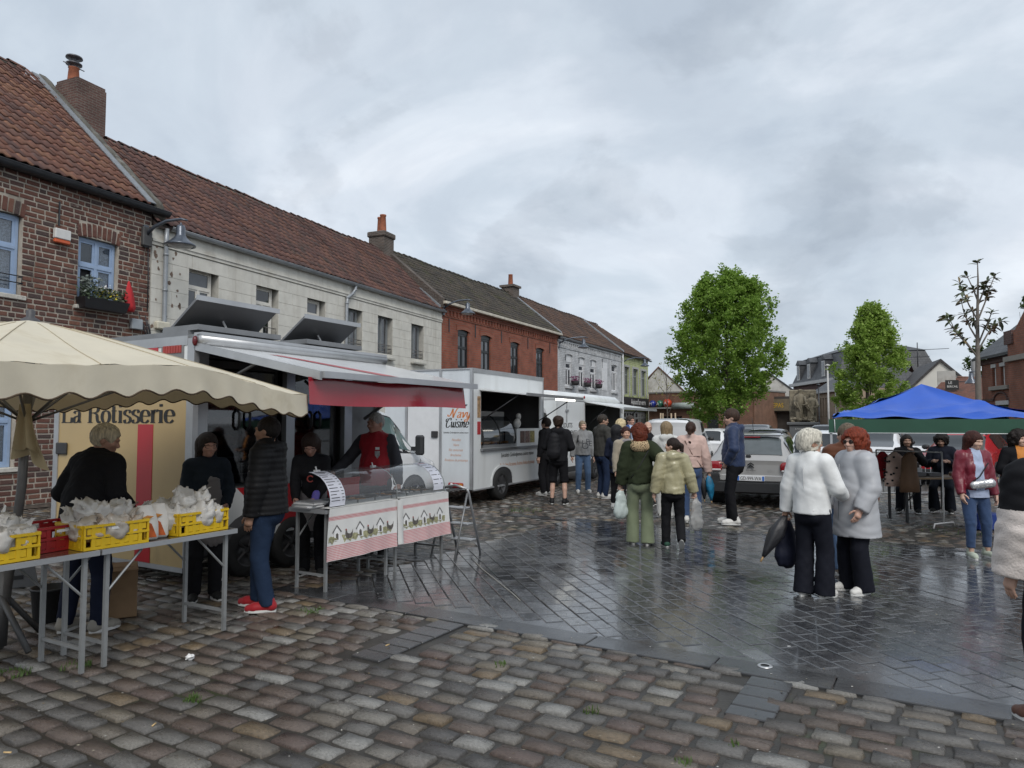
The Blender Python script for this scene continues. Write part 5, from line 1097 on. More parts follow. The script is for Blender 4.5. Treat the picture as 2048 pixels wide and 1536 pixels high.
m=MB();m.smooth=True;m._add([canopy(i,r)for r in range(NR+1)for i in range(NE_)],[(r*NE_+i,(r+1)*NE_+i,(r+1)*NE_+(i+1)%NE_,r*NE_+(i+1)%NE_)for r in range(NR)for i in range(NE_)])
m.build('canopy',CANV,pr)
for k in range(16):
 i_=k*NS//2;q=MB();q.smooth=True;q.tube([(lambda c:(c[0],c[1],c[2]+.002))(canopy(i_,r))for r in range(1,NR+1)],.0035,4,cap=False);q.build('seam',pm('seam_tan',(.42,.36,.25),.9,.1),pr)
VN=NE_*4;vv=[]
_cr=[(_rg.uniform(5,60),_rg.uniform(0,6.28),_rg.uniform(.2,1))for _ in range(9)]
for r in range(7):
 for i in range(VN):
  f=i/4;j=int(f);e=edge[j%NE_].lerp(edge[(j+1)%NE_],f-j);th=i/VN*2*math.pi;out_=Vector((e.x,e.y,0)).normalized()
  sc_=.5-.5*math.cos(i/VN*2*math.pi*44);drop=.165+.036*sc_;b=r/6
  wig=sum(a*math.sin(fq*th+ph+b*2.2*a)for fq,ph,a in _cr)*.0045*b
  vv.append((e.x+out_.x*(.004+wig+.012*b),e.y+out_.y*(.004+wig+.012*b),e.z-drop*b))
m=MB();m.smooth=True;m._add(vv,[(r*VN+i,(r+1)*VN+i,(r+1)*VN+(i+1)%VN,r*VN+(i+1)%VN)for r in range(6)for i in range(VN)]);va=m.build('valance',CANV,pr)
m=MB();m.smooth=True;hem=[Vector(vv[6*VN+i])for i in range(VN)];m.tube([tuple(p)for p in hem+hem[:1]],.006,5,cap=False);m.build('valance_hem',pm('hem_brown',(.07,.045,.025),.8,.2),va)
for k in range(8):
 p,z=tips[k];s_=MB();s_.smooth=True;s_.tube([(p.x*.05,p.y*.05,APEX-.06),(p.x*.5,p.y*.5,APEX+(z-APEX)*.5-.06),(p.x*.97,p.y*.97,z-.03)],.013,6);s_.build('rib',ALUD,pr)
 s_=MB();s_.smooth=True;s_.tube([(0,0,1.70),(p.x*.5,p.y*.5,APEX+(z-APEX)*.5-.06)],.010,6);s_.build('strut',ALUD,pr)
m=MB();m.smooth=True;m.tube([(-.17,.03,-.0),(-.02,0,1.2),(.02,0,APEX-.05)],.032,12);m.build('pole',pm('pole_grey',(.16,.155,.15),.5,.2,metal=.4),pr)
m=MB();m.smooth=True;m.tube([(-.16,.03,.02),(-.14,.025,.62)],.045,12);m.tube([(-.15,.0,.40),(.16,-.12,.02)],.022,8);m.tube([(-.16,.0,.40),(-.46,-.12,.02)],.022,8);m.tube([(-.16,.05,.40),(-.12,.42,.02)],.022,8);m.build('stand',pm('stand_grey',(.10,.10,.10),.55,.2,metal=.3),pr)
m=MB();m.smooth=True;m.lathe([(.075,APEX-.02),(.06,APEX+.02),(.028,APEX+.04),(.032,APEX+.085),(.012,APEX+.10)],14);m.build('finial',pm('finial_dark',(.06,.06,.065),.5,.1),pr)
bgm=MB();bgm.smooth=True
def drape(a,c,sh):w=.035+.10*c**1.4;return((a-.5)*2*w+.05*c*c+sh*.04,-.05-.03*math.sin(a*11+sh*2)*(.3+c)-sh*.03,1.84-.42*c-.10*(a-.5)*c-.035*math.sin(a*7.3+1)*c-.03*sh*c)
bgm.grid(lambda a,c:drape(a,c,0.0),20,14);bgm.grid(lambda a,c:drape(a,c*.78,1.0),16,10)
o=bgm.build('parasol_cover',pm('canvas_tan',(.50,.42,.27),.85,.12,5,bump=.4,bs=14),None,(PC.x+.03,PC.y-.03,0));tag(o,'tan cloth cover hanging in folds on the parasol pole','cloth cover')
TOPW=pm('table_top_wet',(.085,.062,.045),.12,.25,4,coat=.4);LEGM=pm('table_leg',(.33,.34,.34),.42,.12,metal=.5)
def folding_table(fr,x0,x1,y0,y1,h,label,top=TOPW,group='folding tables'):
 ro=fr.root('folding_table',x0,y0,label,'table',group);Lx,Ly=x1-x0,y1-y0
 box('table_top',top,ro,.012,Lx-.012,.012,Ly-.012,h-.022,h)
 e=MB();e.box(0,Lx,0,.012,h-.035,h+.002);e.box(0,Lx,Ly-.012,Ly,h-.035,h+.002);e.box(0,.012,.012,Ly-.012,h-.035,h+.002);e.box(Lx-.012,Lx,.012,Ly-.012,h-.035,h+.002);e.build('edge_trim',ALU,ro)
 for xx,sg in((.07,1),(Lx-.07,-1)):
  for yy in(.06,Ly-.06):
   l_=MB();l_.box(xx-.014,xx+.014,yy-.014,yy+.014,0,h-.036);l_.build('leg',LEGM,ro)
  c=MB();c.box(xx-.010,xx+.010,.075,Ly-.075,.15,.172);c.build('crossbar',LEGM,ro)
  [MB().tube([(xx,yb_,h*.62),(xx+sg*.26,yb_,h-.045)],.009,6).build('brace',LEGM,ro)for yb_ in(.06,Ly-.06)]
 return ro
TF=Fr(-2.8305,4.9625,29.4);TH=.82
folding_table(TF,0.0,1.13,0,.62,TH,'folding table with two yellow crates of bagged chickens');folding_table(TF,-1.24,-.015,0,.62,TH,'folding table under the parasol pole with one yellow crate')
YEL=pm('yellow_plastic',(.70,.46,.015),.40,.08,4);REDC=pm('red_plastic',(.34,.015,.02),.4,.1)
def crate_mesh(mat,L_,W_,H_):
 m=MB();t=.012
 def wall(ax,c0,a0_,a1_):
  def bx(p,q,z0,z1,th=t):
   if ax=='x':m.box(p,q,c0-th/2,c0+th/2,z0,z1)
   else:m.box(c0-th/2,c0+th/2,p,q,z0,z1)
  bx(a0_,a1_,0,H_*.12);bx(a0_,a1_,H_*.46,H_*.56,t*1.8);bx(a0_,a1_,H_*.90,H_,t*2.2)
  n=7;w=(a1_-a0_)
  for k in range(n+1):
   p=a0_+w*k/n;lo_,hi_=max(a0_,p-.014),min(a1_,p+.014);bx(lo_,hi_,H_*.12,H_*.46)
   if not(2<k<5):bx(lo_,hi_,H_*.56,H_*.90)
  bx(a0_+w*.05,a0_+w*.28,H_*.62,H_*.86,t*.6);bx(a0_+w*.72,a0_+w*.95,H_*.62,H_*.86,t*.6);bx(a0_+w*.18,a0_+w*.82,H_*.14,H_*.42,t*.6)
 for y in(-W_/2,W_/2):wall('x',y,-L_/2,L_/2)
 for x in(-L_/2,L_/2):wall('y',x,-W_/2+t*1.2,W_/2-t*1.2)
 m.box(-L_/2,L_/2,-W_/2,W_/2,0.001,.012);return m.mesh('crate',mat)
CM,CMR=crate_mesh(YEL,.46,.38,.17),crate_mesh(REDC,.46,.38,.17)
def crate(x,y,rz,label,me=CM,z=TH+.003):
 p=TF.pt(x,y);o=link('plastic_crate',me,None,(p[0],p[1],z),(0,0,TF.rz+rz));tag(o,label,'crate','crates of chickens');lb=MB();lb.box(-.05,.05,-.208,-.2045,.128,.146);lb.build('paper_label',lit_m,o);return p
CR=[(-.62,.23,.03,'yellow crate of bags on the table by the parasol pole'),(.13,.22,-.05,'yellow crate of bags across the joint of the two tables'),(.84,.24,.04,'yellow crate of bags at the table end beside the man in black')]
for q in CR:crate(*q)
crate(-.17,.41,.1,'red crate tucked behind the yellow crate',CMR)
BAGW=pm('bag_white',(.74,.72,.68),.28,.15,9,bump=.5,bs=22,dirt=((.58,.44,.32),6,.56,.75));BAGC=pm('bag_clear',(.66,.61,.54),.22,.25,8,bump=.6,bs=20,dirt=((.44,.27,.15),5,.50,.66),coat=.3)
translucent(BAGW,.25,(.7,.66,.6));translucent(BAGC,.3,(.6,.5,.4))
def bag_mesh(seed,mat,tall=1.0):
 0
 r=random.Random(seed);m=MB();n,k_=34,16
 wv=[(Vector((r.gauss(0,1),r.gauss(0,1),r.gauss(0,1))).normalized()*r.uniform(14,75),r.uniform(0,6.28))for _ in range(16)]
 def crease(p):return sum(1-2*abs(math.sin(w.dot(p)+f))for w,f in wv)/5
 rings=[]
 for i in range(1,k_):
  a=math.pi*i/k_-math.pi/2;z=math.sin(a);rad=math.cos(a)**.42;ring=[]
  for j in range(n):
   t=2*math.pi*j/n;p=Vector((.112*rad*math.cos(t),.088*rad*math.sin(t),.080*tall*(z+1)));q=crease(p);ring.append((p.x*(1+.16*q),p.y*(1+.16*q),p.z*(1+(.10+.14*max(0,z))*q)))
  rings.append(ring)
 m.smooth=True;m.loft(rings,True,True)
 for e in range(3):
  a0,x0,y0=r.uniform(0,6.28),r.uniform(-.07,.07),r.uniform(-.055,.055);h,w=r.uniform(.03,.06),r.uniform(.035,.065);lx,ly=r.uniform(-.05,.05),r.uniform(-.05,.05)
  js=[[r.uniform(-.007,.007)for _ in range(6)]for _ in range(5)]
  def fn(a,c):k=js[int(round(c*4))][int(round(a*5))];s_=(a-.5)*2*w*(1-.45*c);return(x0+s_*math.cos(a0)+lx*c*c+k,y0+s_*math.sin(a0)+ly*c*c+k*.7,.12*tall+h*c+k*.8)
  m.grid(fn,5,4)
 return m.mesh('bag',mat)
BG=[bag_mesh(i,BAGW if i%3 else BAGC,_rg.uniform(.9,1.2))for i in range(8)]
def bags(cx_,cy_,spots,where):
 for k,(dx,dy,dz,s_)in enumerate(spots):
  p=TF.pt(cx_+dx,cy_+dy);o=link('shopping_bag',BG[_rg.randrange(8)],None,(p[0],p[1],TH+.045+dz*1.1),(_rg.uniform(-.3,.3),_rg.uniform(-.12,.12),_rg.uniform(0,6.28)),(s_*1.25,s_*1.25,s_*1.1));tag(o,'knotted plastic bag with a roast chicken '+where,'bag','bagged chickens '+where)
SP=[(-.15,-.09,0,1.0),(.0,-.10,0,1.05),(.15,-.08,0,1.0),(-.15,.09,.0,1.05),(.01,.08,0,1.1),(.15,.09,0,1.05),(-.07,.0,.10,.95),(.09,.01,.10,.9)]
bags(-.62,.23,SP,'in the crate by the parasol pole');bags(.13,.22,SP,'in the crate across the table joint');bags(.84,.24,SP,'in the crate at the table end');bags(-.95,.35,SP[:4],'standing on the table by the parasol pole');bags(.46,.48,[(-.05,0,-.018,1.1),(.14,.02,-.018,1.05)],'standing behind the printed bags')
PRB=pm('printed_bag',(.68,.65,.60),.5,.10,5,bump=.4,bs=12);OPR=pm('flame_print',(.50,.10,.015),.5,.35,22)
for k,(x,y,rz,lb)in enumerate(((.40,.15,.25,'white carrier bag with orange flame print beside the crate at the table joint'),(.53,.19,-.15,'white carrier bag with orange flame print beside the table end crate'))):
 p=TF.pt(x,y);m=MB();m.smooth=True
 rings=[[(sx*w,sy*d,z)for sx,sy in((-1,-1),(0,-1.08),(1,-1),(1.05,0),(1,1),(0,1.05),(-1,1),(-1.05,0))]for z,w,d in((0,.072,.06),(.02,.082,.066),(.12,.080,.062),(.19,.070,.035),(.23,.055,.015),(.255,.05,.010))]
 m.loft(rings,True,True);o=m.build('printed_bag',PRB,None,(p[0],p[1],TH+.003),(0,0,TF.rz+rz-.5));tag(o,lb,'bag','bags with flame print')
 f=MB();f.quad((-.062,-.0725,.02),(.068,-.0725,.02),(.03,-.0705,.12),(-.02,-.0705,.15),(-.06,-.0715,.10));f.build('flame_print',OPR,o);f=MB();f.quad((-.05,-.072,.165),(.0,-.070,.15),(.045,-.069,.175),(.0,-.064,.185));f.build('round_print',pm('print_amber',(.55,.22,.03),.5,.2),o)
p=gnd(100,1240);m=MB();m.smooth=True;m.lathe([(.115,0),(.125,.005),(.15,.27),(.158,.27),(.158,.285),(.145,.285),(.12,.02)],22);tag(m.build('bucket',BPL,None,(p[0],p[1],0)),'black plastic bucket beside the man with white hair','bucket')
p=gnd(205,1238);m=MB();m.box(-.16,.16,-.13,.13,0,.44,ch=.004);m.box(-.16,.16,-.29,-.131,.43,.436);tag(m.build('cardboard_box',pm('cardboard',(.24,.15,.08),.8,.15,5),None,(p[0]+.05,p[1]+.12,0),(0,0,.5)),'tall brown cardboard box under the folding table','box')
p=gnd(30,1170);m=MB();m.hexa([(-.2,-.16,0),(.2,-.16,0),(.2,.16,0),(-.2,.16,0),(-.16,-.12,.22),(.16,-.12,.22),(.16,.12,.22),(-.16,.12,.22)]);o=tag(m.build('step_stool',pm('stool_grey',(.10,.105,.11),.5,.1),None,(p[0],p[1],0),(0,0,.6)),'grey plastic step stool on the setts by the brick wall','stool');box('grip_slot',BPL,o,-.07,.07,-.151,-.139,.08,.12)
tA=folding_table(RF,.53,1.60,-1.36,-.84,.82,'folding counter table with a hen print cloth next to the man in black',pm('table_steel',(.30,.30,.30),.3,.1,metal=.6),'counter tables');tB=folding_table(RF,1.62,2.66,-1.36,-.84,.82,'folding counter table with a hen print cloth next to the step ladder',MATS['table_steel'],'counter tables')
def cloth_material():
 m=pm('hen_cloth',(.66,.66,.64),.75,.05,6,bump=.25,bs=10);n,l,b=tree_of(m)
 tcn=n.new('ShaderNodeTexCoord');sp=n.new('ShaderNodeSeparateXYZ');l(tcn.outputs['Object'],sp.inputs[0])
 def mt(op,a,b_=None):
  q=n.new('ShaderNodeMath');q.operation=op
  for i,v in enumerate((a,b_)):
   if v is None:continue
   if isinstance(v,(int,float)):q.inputs[i].default_value=v
   else:l(v,q.inputs[i])
  return q.outputs[0]
 z,x=sp.outputs[2],sp.outputs[0]
 def between(v,a,b_):return mt('MULTIPLY',mt('GREATER_THAN',v,a),mt('LESS_THAN',v,b_))
 st=between(mt('FRACT',mt('MULTIPLY',z,62.0)),.5,1.1);stx=between(mt('FRACT',mt('MULTIPLY',x,62.0)),.5,1.1)
 gh=mt('ADD',mt('MULTIPLY',st,.5),mt('MULTIPLY',stx,.42));low=between(z,-.1,.15)
 top=between(z,.395,.435);lines=mt('MULTIPLY',top,between(mt('FRACT',mt('MULTIPLY',z,75.0)),.38,1.1))
 fac=mt('MINIMUM',mt('ADD',mt('MULTIPLY',gh,low),mt('MULTIPLY',lines,.85)),1.0)
 src=b.inputs['Base Color'].links[0].from_socket;mx=n.new('ShaderNodeMix');mx.data_type='RGBA';l(fac,mx.inputs[0]);l(src,mx.inputs[6]);mx.inputs[7].default_value=(.46,.015,.035,1);l(mx.outputs[2],b.inputs['Base Color']);return m
CLO=cloth_material();GRH=pm('print_grey',(.13,.13,.13),.8,.3,30);SAGE=pm('print_sage',(.30,.29,.17),.8,.5,40);HENR=pm('print_red',(.30,.05,.04),.8,.2);HEND=pm('print_hen',(.10,.09,.08),.8,.6,50)
def counter_cloth(xa,xb,label,skew):
 ro=empty('tablecloth',RF.p3(xa,-1.372,.32),RF.rz,label,'tablecloth','hen print cloths on the counter');W=xb-xa
 def fn(a,c):
  d=1-c;return(W*a-skew*d*.06,-.012-.035*d*d+.012*math.sin(a*9+1)*d+.006*math.sin(a*23)*d,.515*c-.0)
 m=MB();m.smooth=True;m.grid(fn,40,14);m.grid(lambda a,c:(W*a,-.012+.14*c,.515+.003),8,2);m.build('cloth',CLO,ro)
 n=int(W/.165);z0=.190;MS=1.55
 def dec(nm,pts,mat,xo,dy=.004):
  q=MB();q.quad(*[(xo+x,fn(min(1,max(0,(xo+x)/W)),(z0+z)/.515)[1]-dy,z0+z)for x,z in[(a_*MS,b_*MS)for a_,b_ in pts]]);q.build(nm,mat,ro)
 for k in range(n):
  xo=.10+k*.165
  dec('printed_grass',[(-.08+.018*j,.0+.012*math.sin(j*2.3)-.008)for j in range(9)]+[(.07-.018*j,.03+.012*math.sin(j*3.1))for j in range(9)],SAGE,xo,.003)
  if k%2==0:
   dec('printed_house',[(-.026,.0),(.026,.0),(.026,.065),(0,.095),(-.026,.065)],lit_m,xo);dec('printed_roof',[(-.042,.055),(-.035,.050),(0,.090),(.035,.050),(.042,.055),(0,.104)],GRH,xo,.006);dec('printed_door',[(-.010,.005),(.012,.005),(.012,.04),(.001,.05),(-.010,.04)],HEND,xo,.006)
  else:
   dec('printed_hen',[(-.03,.012),(-.01,.002),(.02,.004),(.034,.022),(.040,.062),(.028,.040),(.010,.032),(-.012,.036),(-.020,.055),(-.030,.058),(-.034,.034)],HEND,xo,.005);dec('printed_comb',[(-.032,.056),(-.018,.056),(-.022,.068),(-.032,.066)],HENR,xo,.006)
 return ro
counter_cloth(.56,1.63,'hen print cloth with red check hem hanging by the man in black',1.0);counter_cloth(1.67,2.62,'hen print cloth with red check hem hanging by the step ladder',0.0)
q=MB();q.smooth=True;q.grid(lambda a,c:(1.60+.10*a+.02*(1-c),-1.40-.02*math.sin(a*3.1)*(1-c),.33+.50*c),8,8);tag(q.build('cloth_fold',pm('cloth_white',(.64,.64,.62),.75,.08,6,bump=.3,bs=14),None,(*RF.o,0),(0,0,RF.rz)),'white end of cloth folded over between the two hen prints','tablecloth')
GG=thin_glass('guard_glass',(.93,.95,.95),.05,.06)
gr_=RF.root('glass_guard',0,0,'curved clear glass guard over the chicken counter','glass guard')
prof=[(-1.335,.845),(-1.345,.92),(-1.325,1.0),(-1.275,1.08),(-1.20,1.14),(-1.10,1.175),(-.98,1.19)]
for a,b in((.78,1.665),(1.675,2.60)):
 m=MB();m.smooth=True;m.loft([[(x_,p[0],p[1])for p in prof]for x_ in(a,b)],False,False);m.build('glass_sheet',GG,gr_)
for x_ in(.78,1.67,2.60):
 m=MB();m.smooth=True;m.tube([(x_,p[0]+.004,p[1]-.004)for p in prof],.006,6);m.build('glass_edge',pm('glass_edge_grey',(.3,.32,.32),.2,.1),gr_)
 m=MB();m.box(x_-.03,x_+.03,-1.0,-.96,1.17,1.20);m.smooth=True;m.tube([(x_,-.98,1.18),(x_-.01,-.97,1.235)],.008,6);m.build('clip',pm('clip_white',(.7,.7,.7),.4,.05),gr_)
def sheet(x0,x1,f0,f1,label,nl):
 ro=RF.root('price_sheet',0,0,label,'price sheet','price sheets on the glass guard');m=MB();m.smooth=True
 def pp(f):
  f=f*(len(prof)-1);i=min(int(f),len(prof)-2);e=f-i;return(prof[i][0]*(1-e)+prof[i+1][0]*e-.006,prof[i][1]*(1-e)+prof[i+1][1]*e+.005)
 m.grid(lambda a,c:(x0+(x1-x0)*a,*pp(f0+(f1-f0)*c)),4,14);m.build('paper',pm('paper_bluish',(.66,.67,.74),.6,.04),ro)
 for k in range(nl):
  c=f1-.06-(f1-f0-.12)*k/nl;h_=.013 if k else.034;w=(x1-x0)
  for(a_,b_)in(((.08,.45+.25*math.sin(k*2.1)**2),(.78,.93))if k else((.12,.88),)):
   t=MB();t.quad(*[(x0+w*aa,pp(cc)[0]-.0025,pp(cc)[1]+.0015)for aa,cc in((a_,c-h_),(b_,c-h_),(b_,c),(a_,c))]);t.build('printed_line',INK if(k or nl>9)else REDP,ro)
sheet(.60,.82,.0,.92,'long white price sheet clipped to the glass near the man in black',12);sheet(2.36,2.56,.05,.95,'white notice with red heading clipped to the glass near the ladder',7)
for k in range(6):
 x_=.95+.28*k;ro=RF.root('steel_tray',x_,-1.08,('steel tray of roast potatoes on the counter nearest the price list' if k==0 else 'shallow steel tray of cooked food under the glass guard'),'tray','food trays on the counter');m=MB();m.box(-.125,.125,-.19,.19,.823,.827);m.box(-.13,-.125,-.19,.19,.827,.875);m.box(.125,.13,-.19,.19,.827,.875);m.box(-.125,.125,-.195,-.19,.827,.875);m.box(-.125,.125,.19,.195,.827,.875);m.build('pan',STEEL,ro)
 fo=MB();fo.smooth=True
 for j in range(14):fo.ball((_rg.uniform(-.09,.09),_rg.uniform(-.15,.15),.838+_rg.uniform(0,.015)),(.032,.03,.02),7,5)
 tag(fo.build('food',pm('food_brown',(.22,.12,.05),.5,.5,24)if k%2 else pm('foil',(.5,.5,.5),.3,.3,18,metal=.7),ro),None,None,None,'stuff')
for k in range(5):
 p=RF.pt(.60+.02*k,-1.02);m=MB();m.box(-.10,.10,-.14,.14,0,.012);tag(m.build('tray_liner',lit_m if k%2 else ALU,None,(p[0],p[1],.824+.0125*k),(0,0,RF.rz+_rg.uniform(-.2,.2))),'flat foil tray in the pile at the counter end','tray','pile of flat trays')
la=RF.root('step_ladder',2.80,-1.30,'small aluminium step ladder standing at the counter end','step ladder')
for sg in(0,.38):
 m=MB();m.smooth=True;m.tube([(.10+sg*.2,-.20+sg*-.0,.0),(-.0+sg*.2,-.12+sg,.0)],.001,4);
for yy in(-.22,.14):
 m=MB();m.smooth=True;m.tube([(.36,yy,0),(.08,yy,.80),(.04,yy,.86)],.016,8);m.build('front_rail',ALU,la);m=MB();m.smooth=True;m.tube([(-.22,yy+.01,0),(.06,yy+.01,.80)],.013,8);m.build('rear_leg',ALUD,la)
m=MB();m.smooth=True;m.tube([(.04,-.22,.86),(.035,-.04,.90),(.04,.14,.86)],.016,8);m.build('top_hoop',ALU,la)
for k in range(3):
 z=.20+.21*k;x_=.36-.35*z;m=MB();m.box(x_-.14,x_+.02,-.20,.12,z-.02,z,ch=.006);m.build('tread',ALU,la)
GREEN=pm('tent_green',(.018,.075,.045),.55,.12,2,bump=.25,bs=6);BLUEC=pm('tarp_blue',(.020,.095,.48),.42,.08,2,bump=.2,bs=8)
tx0,tx1,ty0,ty1=0.0,3.0,0.0,3.0;ZE=1.75;ZV=1.54;PK=(1.42,1.5,2.33)
_tp=at(1658,860,11.0);ox,oy=0.0,0.0
tn=empty('market_tent',(_tp[0],_tp[1],0),R(-24),'green pop up tent covered by a bright blue tarpaulin','tent')
m=MB();m.smooth=True
cor=[(tx0,ty0),(tx1,ty0),(tx1,ty1),(tx0,ty1)]
for k in range(4):
 a,b=cor[k],cor[(k+1)%4]
 m.grid(lambda s,t,a=a,b=b:(a[0]+(b[0]-a[0])*s-ox,a[1]+(b[1]-a[1])*s-oy,ZE-(ZE-ZV)*t+.008*math.sin(s*14+k)*t),24,3)
m.f=[f[::-1]for f in m.f];vl=m.build('valance',GREEN,tn)
m=MB();m.smooth=True
for k in range(4):
 a,b=cor[k],cor[(k+1)%4];m.tube([(a[0]-ox,a[1]-oy,ZV),(b[0]-ox,b[1]-oy,ZV)],.007,5)
m.build('white_hem',pm('hem_white',(.6,.62,.62),.7,.05),vl)
m=MB();m.smooth=True
for k in range(4):
 a,b=cor[k],cor[(k+1)%4]
 m.grid(lambda s,t,a=a,b=b:((a[0]+(b[0]-a[0])*s)*(1-t)+PK[0]*t-ox,(a[1]+(b[1]-a[1])*s)*(1-t)+PK[1]*t-oy,ZE*(1-t)+(PK[2]-.06)*t-.20*math.sin(math.pi*t)**.7),10,8)
m.build('canopy',GREEN,tn)
m=MB();m.smooth=True
def tarp(k,s,t):
 a,b=cor[k],cor[(k+1)%4];e=.965 if k!=3 else.95
 bx_,by_=a[0]+(b[0]-a[0])*s,a[1]+(b[1]-a[1])*s;bx_,by_=PK[0]+(bx_-PK[0])*e,PK[1]+(by_-PK[1])*e
 x,y=bx_*(1-t)+PK[0]*t,by_*(1-t)+PK[1]*t;z=(ZE+.045)*(1-t)+(PK[2]+.01)*t-.045*math.sin(math.pi*t)
 fold=.035*math.sin(9*s+5*t+k)*(1-t)*t*2+.055*math.exp(-((t-.22-.30*s)/.045)**2)*(1-t)*(.4+s)+.040*math.exp(-((t-.10-.08*math.sin(4*s))/.030)**2)+.018*math.sin(26*s+3*math.sin(5*t))*(1-t)**2-.05*math.sin(math.pi*s)*math.sin(math.pi*t)-.03*math.sin(2.5*s+k)*(1-t)
 corner=.05*(abs(2*s-1)**6)*(1-t)**2
 return(x-ox,y-oy,z+fold-corner*.6)
for k in range(4):m.grid(lambda s,t,k=k:tarp(k,s,t),44,24)
m.build('tarpaulin',BLUEC,tn)
for x,y in cor:
 cx_,cy_=x+(.03 if x<1 else-.03),y+(.03 if y<1 else-.03)
 q=MB();q.box(cx_-.016,cx_+.016,cy_-.016,cy_+.016,0,ZE);q.build('leg',pm('tent_leg',(.45,.46,.47),.4,.1,metal=.4),tn)
q=MB();q.smooth=True;q.tube([(tx0-ox+.08,ty0-oy-.012,ZE-.0),(tx0-ox+.085,ty0-oy-.012,ZV)],.006,5);q.build('tie',MATS['hem_white'],tn)
tf=Fr(*gnd(1818,1046),88.0);WOODT=pm('table_wood',(.32,.21,.12),.5,.12,6)
t_=tf.root('trestle_table',-.05,0,'brown folding table with cash boxes under the tent','table')
box('table_top',WOODT,t_,-.12,1.62,-.02,.62,.735,.765)
for xx in(.04,1.42):
 for yy in(.03,.55):q=MB();q.box(xx-.018,xx+.018,yy-.018,yy+.018,0,.734);q.build('leg',BPL,t_)
 q=MB();q.smooth=True;q.tube([(xx,.03,.35),(xx+(.35 if xx<1 else-.35),.03,.72)],.012,6);q.build('brace',BPL,t_)
def on_t(name,mat,x,y,sx,sy,sz,label,cat,ch=.004,rz=0):
 m=MB();m.box(-sx/2,sx/2,-sy/2,sy/2,0,sz,ch=ch);p=tf.pt(x-.05,y);return tag(m.build(name,mat,None,(p[0],p[1],.767),(0,0,tf.rz+rz)),label,cat)
on_t('cash_box',pm('cash_box',(.09,.09,.10),.4,.1),.38,.3,.26,.18,.07,'dark metal cash box next to the paper cup','box');on_t('cash_box',MATS['cash_box'],.68,.3,.24,.18,.06,'dark metal cash box between another box and a brown case','box');on_t('foil_packet',pm('foil_white',(.65,.67,.7),.35,.2,12),.40,.34,.18,.1,.14,'white foil packet standing at the cash boxes','packet');on_t('brown_case',pm('tan_leather',(.22,.12,.05),.5,.2),1.18,.3,.36,.16,.07,'tan leather case lying on the tent table','case',.02);on_t('pink_paper',pm('pink_paper',(.65,.22,.22),.7,.05),.05,.2,.25,.2,.03,'pink folded paper on the table corner','paper')
m=MB();m.smooth=True;m.lathe([(.030,0),(.042,.16),(.044,.17),(.044,.185),(.01,.187)],16);p=tf.pt(.12,.22);o=tag(m.build('paper_cup',pm('cup_cream',(.66,.62,.5),.5,.05),None,(p[0],p[1],.767)),'tall cream paper cup with lid on the tent table','cup')
rk=gnd(1756,1040);cr=empty('clothes_rail',(rk[0],rk[1],0),R(-62),'white wheeled clothes rail with garments at the tent corner','clothes rail')
WP=pm('white_tube',(.66,.66,.65),.4,.05)
for xx in(0,1.15):
 m=MB();m.smooth=True;m.tube([(xx,0,.08),(xx,0,1.22)],.013,8);m.build('upright',WP,cr);m=MB();m.smooth=True;m.tube([(xx,-.28,.02),(xx,-.25,.09),(xx,.25,.09),(xx,.28,.02)],.013,8);m.build('foot',WP,cr)
m=MB();m.smooth=True;m.tube([(0,0,1.22),(1.15,0,1.22)],.013,8);m.build('top_bar',WP,cr)
def garment(x,col,w,h,label,dots=False,z=1.20):
 mm=pm('garment_'+label.split()[0]+str(int(x*100)),col,.8,.12,8,bump=.3,bs=14);m=MB();m.smooth=True;rings=[]
 for zz_,ww,dd in((0,.05,.03),(-.04,w*.55,.045),(-.10,w*.9,.06),(-.35,w*.95,.08),(-.7*h,w*1.05,.10),(-h,w*1.12,.11)):
  rings.append([(dd*math.cos(a)*(1+.15*math.sin(5*a)),ww*.5*math.sin(a)*(1+.05*math.sin(7*a+zz_*9)),zz_)for a in[2*math.pi*j/20 for j in range(20)]])
 m.loft([r[::-1]for r in rings],True,True)
 p=cr.matrix_basis@Vector((x,0,z));o=tag(m.build('hanging_coat',mm,None,p,(0,0,R(-62)+_rg.uniform(-.1,.1))),label,'coat','garments on the rail')
 if dots:
  d=MB()
  for _ in range(46):
   zz_=-_rg.uniform(.08,h-.03);a=_rg.uniform(0,6.28);f=min(1,-zz_/h);dd,ww=.06+.05*f+.012,w*(.93+.2*f)*.5+.012;d.ball((dd*math.cos(a)*(1+.15*math.sin(5*a)),ww*math.sin(a),zz_),.021,6,4)
  tag(d.build('polka_dots',INK,o),None,None,None,'stuff')
 return o
garment(.12,(.35,.012,.02),.34,.46,'red sleeveless garment at the near end of the rail');garment(.34,(.80,.58,.48),.40,.58,'pink polka dot raincoat hanging on the rail',True);garment(.60,(.16,.09,.05),.38,.66,'brown coat hanging behind the polka dot raincoat')
p=cr.matrix_basis@Vector((-.03,-.02,.74));m=MB();m.smooth=True;m.ball((0,0,.02),(.07,.05,.06),10,7);tag(m.build('pink_pouch',pm('hot_pink',(.62,.02,.24),.6,.1),None,p),'bright pink pouch tied to the clothes rail','pouch')
bf=Fr(*at(1690,900,14.9)[:2],82);b_=bf.root('crowd_barrier',0,0,'grey steel crowd barrier behind the clothes rail','barrier');GAL=pm('galvanised',(.36,.37,.38),.45,.15,metal=.5)
m=MB();m.smooth=True;m.tube([(0,0,.12),(0,0,1.0),(.06,0,1.08),(2.14,0,1.08),(2.2,0,1.0),(2.2,0,.12)],.019,8);m.tube([(0,0,.22),(2.2,0,.22)],.014,6);m.build('frame',GAL,b_)
